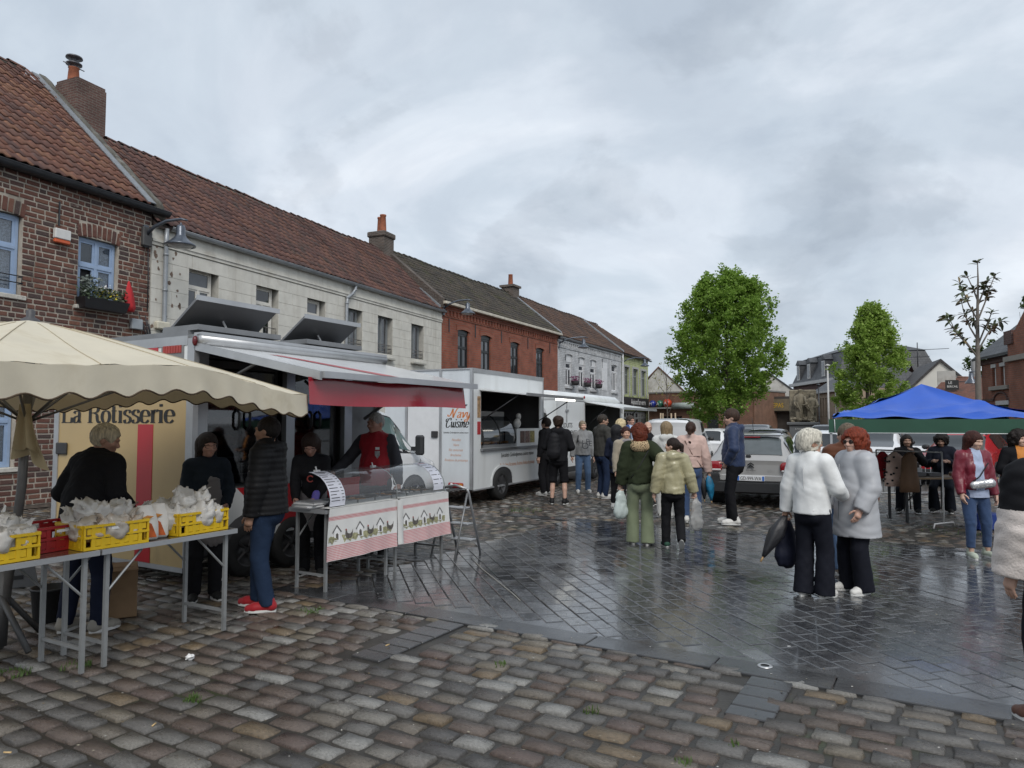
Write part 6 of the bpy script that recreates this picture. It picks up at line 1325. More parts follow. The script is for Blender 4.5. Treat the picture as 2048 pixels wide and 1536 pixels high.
for k in range(1,18):m=MB();m.smooth=True;m.tube([(2.2*k/18,0,.22),(2.2*k/18,0,1.08)],.007,5);m.build('bar',GAL,b_)
for xx in(.3,1.9):m=MB();m.box(xx-.02,xx+.02,-.28,.28,0,.03);m.box(xx-.012,xx+.012,-.012,.012,.03,.22);m.build('foot',GAL,b_)
p=at(1712,888,10.9);m=MB();m.box(-.19,.19,-.003,.003,-.20,.20);o=tag(m.build('paper_notice',lit_m,None,p,(0,.03,.1)),'white handwritten paper notice hanging under the tent edge','notice')
for k,(t_,s_)in enumerate((('TOMBOLA',.075),('UN',.06),('TICKET',.06),('2 EUR',.06))):text('handwriting',t_,pm('pen_blue',(.10,.12,.30),.6,.1),o,(0,-.006,.11-.09*k),(math.pi/2,0,0),s_,.1,'CENTER')
st_=MB();st_.smooth=True;st_.tube([(0,0,1.42-p[2]+.0),(0,0,.20)],.003,4)
q=MB();q.box(-.22,.22,-.16,.16,0,.26,ch=.02);pp_=gnd(1968,1058);tag(q.build('blue_box',pm('box_blue',(.012,.04,.22),.5,.1),None,(pp_[0],pp_[1],0),(0,0,.2)),'dark blue storage box on the ground under the tent','box')
def wall_house(name,label,u0,u1,Y0,Y1,z,mat,cat='building',depth=6.0):
 0
 a=at(u0,845,Y0);b=at(u1,845,Y1);ang=math.atan2(b[1]-a[1],b[0]-a[0]);W=math.hypot(b[0]-a[0],b[1]-a[1])
 ro=empty(name,(a[0],a[1],0),ang,label,cat);return ro,W
def zat(v,Y):return at(1024,v,Y)[2]
BRB=brick_mat('brown_brick',(.17,.075,.045),(.21,.095,.058),(.20,.15,.11),.22,.075,.012)
ro,W=wall_house('low_brick_hall','low brown brick hall with coloured balls on its shelf behind the big tree',1298,1506,58,52,4.2,BRB)
ops=[(.9,3.0,1.5,2.2),(5.1,6.1,0.02,2.25)]
m=MB();openings_wall(m,0,W,0,4.05,ops,0,.25);m.box(0,W,.26,6,0,4.05);m.build('wall',BRB,ro);box('coping',pm('coping_grey',(.22,.22,.21),.8,.1),ro,-.05,W+.05,-.06,6.1,4.052,4.16)
box('window',GLASS,ro,.92,2.98,.12,.14,1.52,2.18);box('door',BLK,ro,5.12,6.08,.12,.16,.03,2.23);pipe(ro,[(4.6,-.06,4.0),(4.6,-.06,.1)],ZINC,.05)
sh=box('ball_shelf',pm('shelf_grey',(.30,.31,.30),.6,.1),ro,.25,2.3,-.55,-.02,2.80,2.90)
for k,(c_,lt)in enumerate((((.015,.03,.22),'M'),((.02,.12,.07),'A'),((.45,.05,.02),'A'))):
 q=MB();q.smooth=True;q.ball((0,0,0),.29 if k<2 else.34,20,14);p=ro.matrix_basis@Vector((.55+.68*k,-.3,3.20 if k<2 else 3.245));o=tag(q.build('painted_ball',pm('ball%d'%k,c_,.3,.15,coat=.4),None,p,(0,0,ro.rotation_euler.z)),('blue','green','orange red')[k]+' lettered ball standing on the brick hall shelf','ball','coloured balls on the shelf')
 text('letter',lt,CHALK,o,(0,-.35,-.12),(math.pi/2,0,0),.34,0,'CENTER')
q=MB();q.smooth=True;q.tube([(2.45,-.35,3.0),(4.3,-.35,3.0)],.26,14);q.build('rolled_blind',pm('roller_grey',(.30,.34,.32),.6,.1),ro)
a=at(1330,800,64);h=empty('gable_house',(a[0],a[1],0),R(-12),'white gable house with red tiled roof behind the brick hall','house')
zr,ze=zat(735,64),zat(795,64);WH=pm('weathered_white',(.46,.45,.42),.9,.15,1.5,dirt=((.25,.22,.18),.9,.5,.7))
m=MB();m.quad((-2.2,0,0),(2.2,0,0),(2.2,0,ze),(-.55,0,zr),(-2.2,0,zr-2));m.box(-2.2,2.2,.01,7,0,ze-1.5);m.build('wall',WH,h)
m=MB();m.hexa([(-3.3,-.1,zr-2.9),(-.55,-.1,zr),(-.55,7,zr),(-3.3,7,zr-2.9),(-3.3,-.1,zr-2.75),(-.55,-.1,zr+.12),(-.55,7,zr+.12),(-3.3,7,zr-2.75)]);m.hexa([(-.55,-.1,zr),(2.35,-.1,ze-.1),(2.35,7,ze-.1),(-.55,7,zr),(-.55,-.1,zr+.12),(2.35,-.1,ze+.02),(2.35,7,ze+.02),(-.55,7,zr+.12)]);m.build('roof',TILE_R,h)
ro,W=wall_house('garage_front','dark brown garage front with a yellow sign beyond the big tree',1500,1586,56,54,4,BRB)
DKB=pm('dark_boards',(.055,.045,.038),.7,.25,3)
m=MB();openings_wall(m,0,W,0,3.7,[(1.6,3.1,0.02,2.5)],0,.5);m.box(0,W,.51,5,0,3.7);m.build('wall',DKB,ro);box('fascia',pm('fascia_tan',(.16,.13,.085),.7,.2),ro,1.3,W,-.12,-.01,2.6,3.5);text('sign_lettering','REPAS',pm('sign_yellow',(.62,.38,.02),.5,.05),ro,(1.6,-.13,2.85),(math.pi/2,0,0),.5,0,width=1.0)
box('shop_front',pm('shop_white',(.50,.51,.50),.6,.1),ro,.02,1.25,-.08,-.01,0,2.3);box('shop_pane',GLASSG,ro,.12,1.15,-.10,-.085,.3,1.9)
a=at(1560,800,60);h=empty('gable_house',(a[0],a[1],0),R(-8),'weathered white gable wall rising above the dark garage front','house')
zr,ze=zat(744,60),zat(782,60);m=MB();m.quad((-2.6,0,0),(1.1,0,0),(1.1,0,ze),(-1.0,0,zr),(-2.6,0,zr-1.2));m.build('wall',WH,h);m=MB();m.hexa([(-1.0,-.1,zr),(1.25,-.1,ze-.1),(1.25,6,ze-.1),(-1.0,6,zr),(-1.0,-.1,zr+.1),(1.25,-.1,ze),(1.25,6,ze),(-1.0,6,zr+.1)]);m.build('roof',pm('slate_dark',(.05,.052,.056),.6,.2,3),h)
BRP=brick_mat('plum_brick',(.085,.042,.038),(.11,.055,.048),(.12,.09,.08),.22,.075,.012);SLT=brick_mat('slate_roof',(.055,.058,.064),(.075,.078,.084),(.035,.037,.04),.28,.20,.012,rough=.55);WTRIM=pm('white_trim',(.50,.50,.49),.7,.1)
ro,W=wall_house('mansard_house','plum brick town house with slate mansard roof and white dormers',1588,1680,76,64,6,BRP)
zc,zt=zat(762,70),zat(712,70)
m=MB();openings_wall(m,0,W,0,zc,[(2+2.1*k,2.9+2.1*k,2.8,4.8)for k in range(5)],0,.2);m.box(0,W,.22,9,0,zc-.01);m.build('wall',BRP,ro)
for k in range(5):window(ro,2.02+2.1*k,2.88+2.1*k,2.82,4.78,.08,WTRIM,GLASSG,2,(.65,))
box('cornice',WTRIM,ro,-.25,W+.25,-.4,-.02,zc-.3,zc)
m=MB();m.hexa([(0,-.1,zc+.01),(W,-.1,zc+.01),(W,9,zc+.01),(0,9,zc+.01),(.7,.9,zt),(W-.7,.9,zt),(W-.7,8,zt),(.7,8,zt)]);m.hexa([(.6,.8,zt+.01),(W-.6,.8,zt+.01),(W-.6,8.1,zt+.01),(.6,8.1,zt+.01),(2.5,3.5,zt+.9),(W-2.5,3.5,zt+.9),(W-2.5,5.5,zt+.9),(2.5,5.5,zt+.9)]);rfm=m.build('roof',SLT,ro)
for xx in(1.2,4.2,8.0):
 d=MB();d.box(xx,xx+1.0,.0,.9,zc+.2,zc+1.9);d.prism([(xx-.15,zc+1.9),(xx+1.15,zc+1.9),(xx+.5,zc+2.4)],-.1,1.2,'y');d=d.build('dormer',SLT,ro);box('dormer_window',WTRIM,d,xx+.12,xx+.88,-.05,-.004,zc+.3,zc+1.8);box('pane',GLASSG,d,xx+.24,xx+.76,-.07,-.052,zc+.45,zc+1.65)
c=MB();c.box(W-3.3,W-2.2,3.0,4.2,zc,zt+1.9);c.box(W-3.4,W-2.1,2.9,4.3,zt+1.902,zt+2.1);c.build('chimney',BRP,ro)
ro,W=wall_house('municipal_house','beige and brick low house with narrow tall windows beside the mansard house',1627,1700,58,50,5,BRB)
BGE=pm('beige_stone',(.34,.26,.19),.85,.15,2);zc=zat(782,55)
ops=[(.5+.62*k,.82+.62*k,2.1,3.6)for k in range(6)]+[(.6+1.1*k,1.0+1.1*k,.3,1.5)for k in range(4)]
m=MB();openings_wall(m,0,W,0,zc,ops,0,.2);m.box(0,W,.22,6,0,zc-.01);m.build('wall',BGE,ro)
for o in ops:box('window',GLASS,ro,o[0]+.01,o[1]-.01,.1,.12,o[2]+.01,o[3]-.01)
box('cornice',WTRIM,ro,-.15,W+.15,-.25,-.01,zc-.15,zc);m=MB();m.hexa([(0,-.1,zc+.01),(W,-.1,zc+.01),(W,6,zc+.01),(0,6,zc+.01),(1.2,2.2,zc+1.7),(W-1.2,2.2,zc+1.7),(W-1.2,3.8,zc+1.7),(1.2,3.8,zc+1.7)]);m.build('roof',SLT,ro)
a=at(1885,845,44);h=empty('gable_house',(a[0],a[1],0),R(-20),'white gable house with dark ribbed roof behind the blue tent','house')
zr,ze=zat(722,44),zat(790,44);WR=pm('white_render',(.60,.58,.53),.85,.06,1.0);DRF=brick_mat('dark_tiles',(.040,.036,.036),(.052,.046,.045),(.022,.02,.02),.33,.25,.02,rough=.6)
HWG=2.25;zl=zr-2.25
m=MB();m.quad((-HWG,0,0),(HWG,0,0),(HWG,0,zl),(0,0,zr-.05),(-HWG,0,zl));m.box(-HWG+.01,HWG-.01,.01,7,0,zl-.05);m.build('wall',WR,h)
m=MB()
for sg in(1,-1):m.hexa([(0,-.12,zr-.05),(sg*(HWG+.3),-.12,zl-.35),(sg*(HWG+.3),7,zl-.35),(0,7,zr-.05),(0,-.12,zr+.14),(sg*(HWG+.3),-.12,zl-.15),(sg*(HWG+.3),7,zl-.15),(0,7,zr+.14)])
m.build('roof',DRF,h)
m=MB();m.smooth=True;m.tube([(-.9,2.0,zr-.2),(-.9,2.0,zr+1.4)],.03,6);m.tube([(-1.2,2.0,zr+.9),(.9,2.0,zr+.95)],.018,5);m.tube([(-1.4,2.0,zr+.45),(-.2,2.0,zr+.48)],.018,5);m.build('aerial',ZDARK,h)
m=MB();m.smooth=True;m.tube([(2.4,2.5,zl),(2.35,2.5,zr+.25)],.16,10);m.build('flue',pm('flue_grey',(.2,.2,.2),.6,.15),h)
p=at(1904,770,40);sgp=empty('hanging_sign',p,R(-15),'dark hanging pub sign in front of the white gable','sign');m=MB();m.box(-.33,.33,-.04,.04,-.28,.28);m.build('board',SIGNB,sgp);text('lettering','LE',CHALK,sgp,(-.2,-.045,.06),(math.pi/2,0,0),.2);text('lettering','BERCAIL',CHALK,sgp,(-.27,-.045,-.14),(math.pi/2,0,0),.16,width=.54);box('bracket',ZDARK,sgp,.33,1.0,-.02,.02,.15,.2)
a=at(1950,845,38);h=empty('low_house',(a[0],a[1],0),R(-30),'low old house with worn red tiles beside the tall brick house','house');zt=zat(752,38)
m=MB();m.box(-2.4,2.6,1.2,6,0,zt-1.4);m.build('wall',WH,h);m=MB();m.hexa([(-2.4,.9,zt-1.5),(2.8,.9,zt-1.5),(2.8,3.4,zt),(-1.2,3.4,zt),(-2.4,.85,zt-1.35),(2.8,.85,zt-1.35),(2.8,3.35,zt+.12),(-1.2,3.35,zt+.12)]);m.build('roof',TILE_R,h);c=MB();c.box(-1.6,-.7,2.9,3.8,zt-.8,zt+.5);c.build('chimney',WH,h);ridge_caps(h,-.6,2.7,3.4,zt+.12,TILE_R,ln=.35)
BRR=brick_mat('red_brick_right',(.21,.075,.045),(.26,.095,.055),(.17,.11,.085),.22,.075,.011)
ro,W=wall_house('brick_house','tall red brick house with slate roof and paired narrow windows behind the tent',1967,2036,28.4,25.4,5,BRR)
zc=4.18;W1_=3.25
ops=[(1.02,1.36,3.10,3.80),(1.80,2.14,3.10,3.80),(1.35,2.35,.9,2.36)]
m=MB();openings_wall(m,0,W1_,0,zc,ops,0,.15);m.box(0.01,W1_+5,.16,6,0,zc-.02);m.build('wall',BRR,ro)
for o in ops[:2]:box('window',WTRIM,ro,o[0]+.12,o[1]-.005,.05,.10,o[2]+.01,o[3]-.01);box('lintel',WTRIM,ro,o[0]-.06,o[1]+.06,-.03,.02,o[3]+.002,o[3]+.14)
box('window',GLASSG,ro,1.36,2.34,.06,.09,.92,2.34);box('lintel',WTRIM,ro,1.28,2.42,-.03,.02,2.362,2.52);box('sill',pm('sill_stone',(.27,.25,.22),.8,.1),ro,.86,2.52,-.10,.02,2.93,3.08,ch=.01)
m=MB();m.smooth=True;m.tube([(1.72+.62*math.cos(a_),-.012,2.52+.32*math.sin(a_))for a_ in[math.pi*k/14 for k in range(15)]],.04,5);m.build('blind_arch',BRP,ro);box('string_course',BRP,ro,0,1.05,-.03,-.001,2.53,2.62);box('string_course',BRP,ro,2.4,W1_,-.03,-.001,2.53,2.62);box('eaves_course',BRP,ro,0,W1_,-.05,-.001,3.98,4.16)
g_=MB();g_.box(W1_,W1_+5,-.30,6,0,zc+.25);g_.prism([(W1_,zc+.251),(W1_+5,zc+.251),(W1_+5,zc+3.9),(W1_+.55,zc+.70),(W1_,zc+.70)],-.30,0.1,'y');g_.build('front_bay',BRR,ro);box('bay_stone',MATS['sill_stone'],ro,W1_-.12,W1_+5,-.42,-.301,zc-.32,zc-.14);box('bay_kneeler',BRP,ro,W1_-.14,W1_+.5,-.36,.1,zc+.30,zc+.78)
m=MB();m.hexa([(-.25,-.25,zc-.02),(W1_+5,-.25,zc-.02),(W1_+5,3.2,zc+3.2),(1.6,3.2,zc+3.2),(-.25,-.25,zc+.08),(W1_+5,-.25,zc+.08),(W1_+5,3.2,zc+3.3),(1.6,3.2,zc+3.3)]);m.quad((-.25,-.25,zc+.08),(1.6,3.2,zc+3.3),(-.25,6.2,zc+.08));m.build('roof',SLT,ro);pipe(ro,[(-.05,-.1,zc),(-.05,-.1,.1)],ZINC,.06)
for(nm,lb,u0,u1,Y,ztop,mt_,rf_)in(('terrace_house','brown brick terrace house behind the second tree',1690,1800,60,4.6,BRB,SLT),('terrace_house','grey rendered terrace house far behind the parked white cars',1580,1640,88,5.0,WH,SLT),('terrace_house','plum brick terrace house closing the square behind the tent',1780,2060,52,3.2,BRP,TILE_R)):
 ro,W=wall_house(nm,lb,u0,u1,Y,Y-3,4,mt_);n=max(2,int(W/2.2));ops=[(W*(k+.5)/n-.4,W*(k+.5)/n+.4,.9,2.4)for k in range(n)]
 m=MB();openings_wall(m,0,W,0,ztop,ops,0,.2);m.box(0,W,.22,6,0,ztop-.01);m.build('wall',mt_,ro)
 for o in ops:window(ro,o[0]+.01,o[1]-.01,o[2]+.01,o[3]-.01,.08,WTRIM,GLASSG,2,(.7,))
 m=MB();m.hexa([(-.1,-.2,ztop),(W+.1,-.2,ztop),(W+.1,3,ztop+1.8),(-.1,3,ztop+1.8),(-.1,-.2,ztop+.1),(W+.1,-.2,ztop+.1),(W+.1,3,ztop+1.9),(-.1,3,ztop+1.9)]);m.quad((-.1,6,ztop),(-.1,3,ztop+1.9),(W+.1,3,ztop+1.9),(W+.1,6,ztop));m.build('roof',rf_,ro)
STN=pm('memorial_stone',(.26,.225,.165),.9,.25,6,bump=.8,bs=16,dirt=((.10,.09,.07),4,.5,.68));PLN=pm('plinth_grey',(.16,.165,.17),.7,.12,3)
a=at(1606,845,40);mo=empty('war_memorial',(a[0],a[1],0),R(-22),'stone war memorial with carved soldiers on a grey inscribed plinth','memorial')
m=MB();m.box(-.72,.72,-.4,.6,0,1.55,ch=.02);m.box(-.85,.85,-.5,.7,1.552,1.72,ch=.03);m.box(-.95,.95,-.6,.8,-.02,.25,ch=.02);m.build('plinth',PLN,mo)
for k in range(3):text('inscription',('A NOS MORTS','1914 - 1918','1939 - 1945')[k],CHALK,mo,(0,-.41,1.3-.16*k),(math.pi/2,0,0),.13,0,'CENTER')
m=MB();m.box(-.70,.72,.15,.5,1.722,3.55,ch=.05);m.build('stone_slab',STN,mo)
def figure(x,y,h,lean):
 b=MB();b.smooth=True;z0=1.72;rings=[]
 for f,rx,ry in((0,.20,.17),(.12,.17,.15),(.45,.20,.16),(.58,.22,.17),(.75,.27,.18),(.82,.22,.16),(.86,.09,.09),(.89,.10,.11),(.95,.12,.13),(.985,.13,.15),(1.0,.05,.06)):rings.append([(x+lean*f+rx*math.cos(t)*(1+.12*math.sin(3*t+f*8)),y+ry*math.sin(t)*(1+.1*math.cos(4*t+f*9)),z0+h*f)for t in[2*math.pi*j/16 for j in range(16)]])
 b.loft(rings,True,True);b.tube([(x+lean*.8+.22,y,z0+h*.78),(x+lean+.33,y-.16,z0+h*.55),(x+lean+.12,y-.25,z0+h*.50)],[.08,.065,.05],8);b.tube([(x+lean*.8-.22,y,z0+h*.78),(x+lean-.30,y-.12,z0+h*.56),(x+lean*.5-.1,y-.22,z0+h*.42)],[.08,.065,.05],8);b.tube([(x+.3,y-.3,z0+.1),(x-.1,y-.22,z0+h*.62)],.025,6)
 b.build('carved_soldier',STN,mo)
figure(-.22,-.12,1.85,.1);figure(.36,.0,1.6,.12)
m=MB();m.smooth=True
for _ in range(26):m.ball((_rg.uniform(-.6,.65),_rg.uniform(-.3,.2),1.72+_rg.uniform(.0,.25)),(_rg.uniform(.08,.2),.12,_rg.uniform(.06,.14)),7,5)
m.build('carved_rubble',STN,mo)
for(u,v0,Y,col_,lb,nm,r)in((1655,733,45,WTRIM,'tall white flag pole beside the war memorial','flag_pole',.07),(1671,780,52,WTRIM,'thin white pole at the beige municipal house','flag_pole',.05),(1637,772,44,ZDARK,'slim dark lamp post between memorial and flag pole','lamp_post',.05)):
 p=at(u,v0,Y);m=MB();m.smooth=True;m.tube([(0,0,0),(0,0,p[2])],r,10,r2=r*.7);q=empty(nm,(p[0],p[1],0),0,lb,nm.replace('_',' '));m.build('pole',col_,q);m=MB();m.smooth=True;m.lathe([(.01,0),(r*2.2,.03),(r*2.2,.10),(.01,.16)],12,(0,0,p[2]));m.build('cap',col_,q)
p=at(1942,745,36);street=empty('street_lamp',(p[0],p[1],0),0,'far grey bell lamp beside the tall brick house','street lamp');m=MB();m.smooth=True;m.lathe([(.02,0),(.1,-.04),(.12,-.3),(.28,-.5),(.30,-.55)],14,(0,0,p[2]));m.build('shade',LAMPG,street);m=MB();m.smooth=True;m.tube([(-.1,0,p[2]+.02),(.3,0,p[2]+.08),(.6,0,p[2]-.3),(.6,0,0)],.04,6);m.build('arm',LAMPG,street)
def leaf_mat(name,cols,tr=.30):
 m=pm(name,pal=cols,rough=.55,var=.25,vs=.9,spec=.3);return translucent(m,tr,tuple(min(1,c*2.2)for c in cols[0]))
BARK=pm('bark',(.085,.072,.058),.9,.3,9,bump=.9,bs=18)
def grow(rng,mb,p,d,L_,r,depth,tips,spread=.55,up=.25,kids=(3,4)):
 n=4;pts=[Vector(p)];rad=[r];dd=Vector(d).normalized()
 for k in range(n):
  dd=(dd+Vector((rng.gauss(0,.10),rng.gauss(0,.10),up*.12+rng.gauss(0,.05)))).normalized();pts.append(pts[-1]+dd*L_/n);rad.append(r*(1-.5*(k+1)/n))
 mb.tube([tuple(q)for q in pts],rad,6 if r>.03 else 4,cap=False)
 if depth==0:tips.append((pts[-1],dd));return
 for k in range(rng.randint(*kids)):
  j=rng.randint(2,n);a=rng.uniform(0,6.28);side=dd.orthogonal().normalized();side.rotate(Matrix.Rotation(a,3,dd));nd_=(dd+side*rng.uniform(spread*.6,spread*1.3)+Vector((0,0,up))).normalized()
  grow(rng,mb,pts[j],nd_,L_*rng.uniform(.58,.78),rad[j]*.62,depth-1,tips,spread,up,kids)
def sprig(mb,rng,c,d,n,size,rad):
 for _ in range(n):
  o=Vector((rng.gauss(0,1),rng.gauss(0,1),rng.gauss(0,.8)))*rad*.55+d*rng.uniform(-.4,1.2)*rad;p=c+o
  x=(Vector((rng.gauss(0,1),rng.gauss(0,1),rng.gauss(0,.6)))+d*.6).normalized()*size*rng.uniform(.7,1.25);y=x.cross(Vector((rng.gauss(0,.6),rng.gauss(0,.6),1))).normalized()*x.length*.42
  f=y.cross(x).normalized()*x.length*.12
  k=len(mb.v);mb.v+=[tuple(p),tuple(p+x*.45+y+f),tuple(p+x),tuple(p+x*.45-y+f)];mb.f+=[(k,k+1,k+2),(k,k+2,k+3)];mb.m+=[0,0];mb.sm+=[False,False]
def crown_tree(name,label,x,y,top,low,hw,mat,seed,nsp,nl,size,shape,lean=0.0,trunk=.16):
 rng=random.Random(seed);ro=empty(name,(x,y,0),0,label,'tree');tr=MB();tr.smooth=True;tips=[]
 tr.tube([(0,0,-.02),(.02,0,low*.5),(0,0,low+.3),(.03,.02,low+(top-low)*.5),(0,0,low+(top-low)*.82)],[trunk,trunk*.85,trunk*.75,trunk*.45,trunk*.12],10,cap=False)
 for k in range(13):
  h=low+(top-low)*(.06+.62*k/13);a=k*2.4+rng.uniform(-.3,.3);grow(rng,tr,(0,0,h),(math.cos(a),math.sin(a),.75),hw*rng.uniform(.45,.62),trunk*.30,1,tips,.5,.35,(3,4))
 tr.build('trunk',BARK,ro);lf=MB()
 cl=[]
 for k in range(int(nsp/9)):
  t=rng.random()**.8;w=shape(t)*hw;a=rng.uniform(0,6.28);f=rng.random()**.42;cl.append((t,a,w*f,rng.uniform(.75,1.3),f))
 for t,a,rr,cs,f in cl:
  out_=Vector((math.cos(a),math.sin(a),0));base=out_*rr+Vector((lean*t,0,low+(top-low)*t));d=(out_*(.8-.65*t)+Vector((0,0,.55+.6*t))).normalized();ln=hw*.30*cs*(1.25 if f>.8 and rng.random()<.35 else 1)
  for j in range(9):g_=rng.random();c=base+d*ln*(g_-.35)+Vector((rng.gauss(0,1),rng.gauss(0,1),rng.gauss(0,.8)))*hw*.085*(1.15-.8*g_)*cs;sprig(lf,rng,c,d,nl,size*(1.1-.25*g_),.17*(1.2-.6*g_))
 lf.build('crown',mat,ro);return ro
G1=leaf_mat('maple_leaf',[(.155,.250,.042),(.190,.290,.052),(.120,.205,.034),(.215,.320,.066),(.165,.265,.046)]);G2=leaf_mat('linden_leaf',[(.205,.300,.058),(.240,.335,.070),(.170,.255,.048),(.265,.360,.085)])
a=at(1456,845,29.5);crown_tree('maple_tree','large dense bright green maple tree in the middle of the square',a[0],a[1],at(1456,566,29.5)[2],at(1456,842,29.5)[2],2.16,G1,4,2400,22,.118,lambda t:min(1.0,(.60+1.0*t)if t<.36 else math.sqrt(max(0,1-((t-.40)/.62)**2))))
a=at(1736,845,36);crown_tree('young_maple','smaller light green tree standing behind the tent corner',a[0],a[1],at(1736,622,36)[2],at(1736,838,36)[2],1.68,G2,9,1500,22,.128,lambda t:min(1.0,.62+1.3*t)*(1 if t<.35 else max(.10,1-((t-.35)/.72)**1.35)),.35,.13)
a=at(2065,845,50);crown_tree('far_tree','broad olive green tree rising behind the tall brick house',a[0],a[1],at(2065,622,50)[2],2.5,3.6,leaf_mat('far_leaf',[(.055,.085,.022),(.070,.105,.026),(.045,.07,.02)]),5,320,26,.22,lambda t:math.sqrt(max(0,1-((t-.5)/.55)**2)))
a=at(1350,845,72);crown_tree('far_tree','green tree top showing over the brick hall roof',a[0],a[1],at(1350,752,72)[2],2.0,1.5,G2,8,130,24,.2,lambda t:math.sqrt(max(0,1-((t-.5)/.55)**2)))
a=at(1570,845,82);crown_tree('far_tree','small green tree top beyond the weathered white gable',a[0],a[1],at(1570,748,82)[2],2.0,1.2,G2,3,70,24,.2,lambda t:math.sqrt(max(0,1-((t-.5)/.55)**2)))
rng=random.Random(21);a=at(1334,845,42);ro=empty('staked_sapling',(a[0],a[1],0),0,'thin staked sapling with sparse yellow green leaves by the brick hall','tree');tr=MB();tr.smooth=True;tips=[];zt=at(1334,735,42)[2]
tr.tube([(0,0,0),(.03,0,2),(0,0,zt-.4)],[.05,.04,.012],7,cap=False)
for k in range(9):aa=k*2.4;grow(rng,tr,(0,0,2.2+.28*k),(math.cos(aa),math.sin(aa),1.1),.85,.016,1,tips,.4,.5,(2,3))
tr.build('trunk',BARK,ro);lf=MB()
for p,d in tips:sprig(lf,rng,p,d,7,.10,.16)
lf.build('crown',leaf_mat('sapling_leaf',[(.20,.20,.05),(.24,.21,.06),(.16,.18,.04)]),ro)
for k,(dx,dy)in enumerate(((-.45,-.2),(-.2,.3),(.35,.3),(.5,-.2))):m=MB();m.smooth=True;m.tube([(dx,dy,0),(dx*.9,dy*.9,2.25)],.045,7);m.build('stake',pm('stake_wood',(.42,.33,.23),.8,.2),ro)
a=at(1957,845,17);ro=empty('young_magnolia',(a[0],a[1],0),0,'slender magnolia with big dark leaves behind the tent','tree');tr=MB();tr.smooth=True
def mp(u,v,dy=0.0):p=at(u,v,17+dy);return Vector((p[0]-a[0],p[1]-a[1],p[2]))
T=[mp(1957,845),mp(1956,760),mp(1955,690),mp(1955,620),mp(1956,560),mp(1955,520)];T[0].z=0
tr.tube([tuple(q)for q in T],[.075,.065,.045,.032,.02,.008],9,cap=False);ends=[(T[-1],Vector((0,0,1)))]
for pts,dy in(([(1953,712),(1935,690),(1912,665),(1898,635)],-.4),([(1953,712),(1928,678),(1905,655),(1888,632)],.2),([(1955,680),(1940,655),(1928,625),(1922,600)],.4),([(1955,640),(1938,610),(1925,580),(1918,565)],-.3),([(1955,600),(1945,575),(1934,552)],.3),([(1956,640),(1970,605),(1978,580),(1990,550)],.2),([(1956,690),(1968,660),(1978,640),(1984,622)],-.4),([(1957,700),(1975,668),(1990,650),(2003,642)],.3),([(1956,610),(1966,585),(1972,570),(1976,560)],-.2),([(1955,660),(1948,640),(1945,620)],.5)):
 q=[mp(u,v,dy*i/(len(pts)-1))for i,(u,v)in enumerate(pts)];tr.tube([tuple(w)for w in q],[.022-.014*i/(len(q)-1)for i in range(len(q))],6,cap=False);ends.append((q[-1],(q[-1]-q[-2]).normalized()));ends.append((q[-2],(q[-1]-q[-2]).normalized()))
 if len(q)>3:ends.append(((q[1]+q[2])/2,(q[2]-q[1]).normalized()))
tr.build('trunk',pm('magnolia_bark',(.16,.14,.12),.8,.2,9),ro);rng=random.Random(2);MAG=[pm('magnolia_leaf%d'%k,c,.28,.2,5,coat=.3)for k,c in enumerate(((.050,.068,.030),(.090,.110,.045),(.20,.15,.07)))]
def big_leaf(mb,p,d,L_,w):
 s=d.cross(Vector((rng.gauss(0,.4),rng.gauss(0,.4),1))).normalized()*w;nrm=s.cross(d).normalized()*w*.35;k=len(mb.v)
 for t,ww in((0,.1),(.25,.8),(.55,1.0),(.85,.6),(1,.02)):
  c=p+d*L_*t-Vector((0,0,1))*L_*.25*t*t;mb.v+=[tuple(c-s*ww+nrm*ww),tuple(c),tuple(c+s*ww+nrm*ww)]
 for i in range(4):
  for j in(0,1):q=k+i*3+j;mb.f.append((q,q+1,q+4,q+3));mb.m.append(mb.mi);mb.sm.append(True)
cnt=0
for p,d in ends:
 for k in range(rng.randint(7,11)):
  a_=k*2.4;side=d.orthogonal().normalized();side.rotate(Matrix.Rotation(a_,3,d));dd=(side+d*rng.uniform(.1,1.0)).normalized();mb=MB();big_leaf(mb,p-d*rng.uniform(0,.12),dd,rng.uniform(.15,.24),rng.uniform(.030,.045));mb.build('leaf',MAG[rng.choice((0,0,1,1,1,2))],ro);cnt+=1
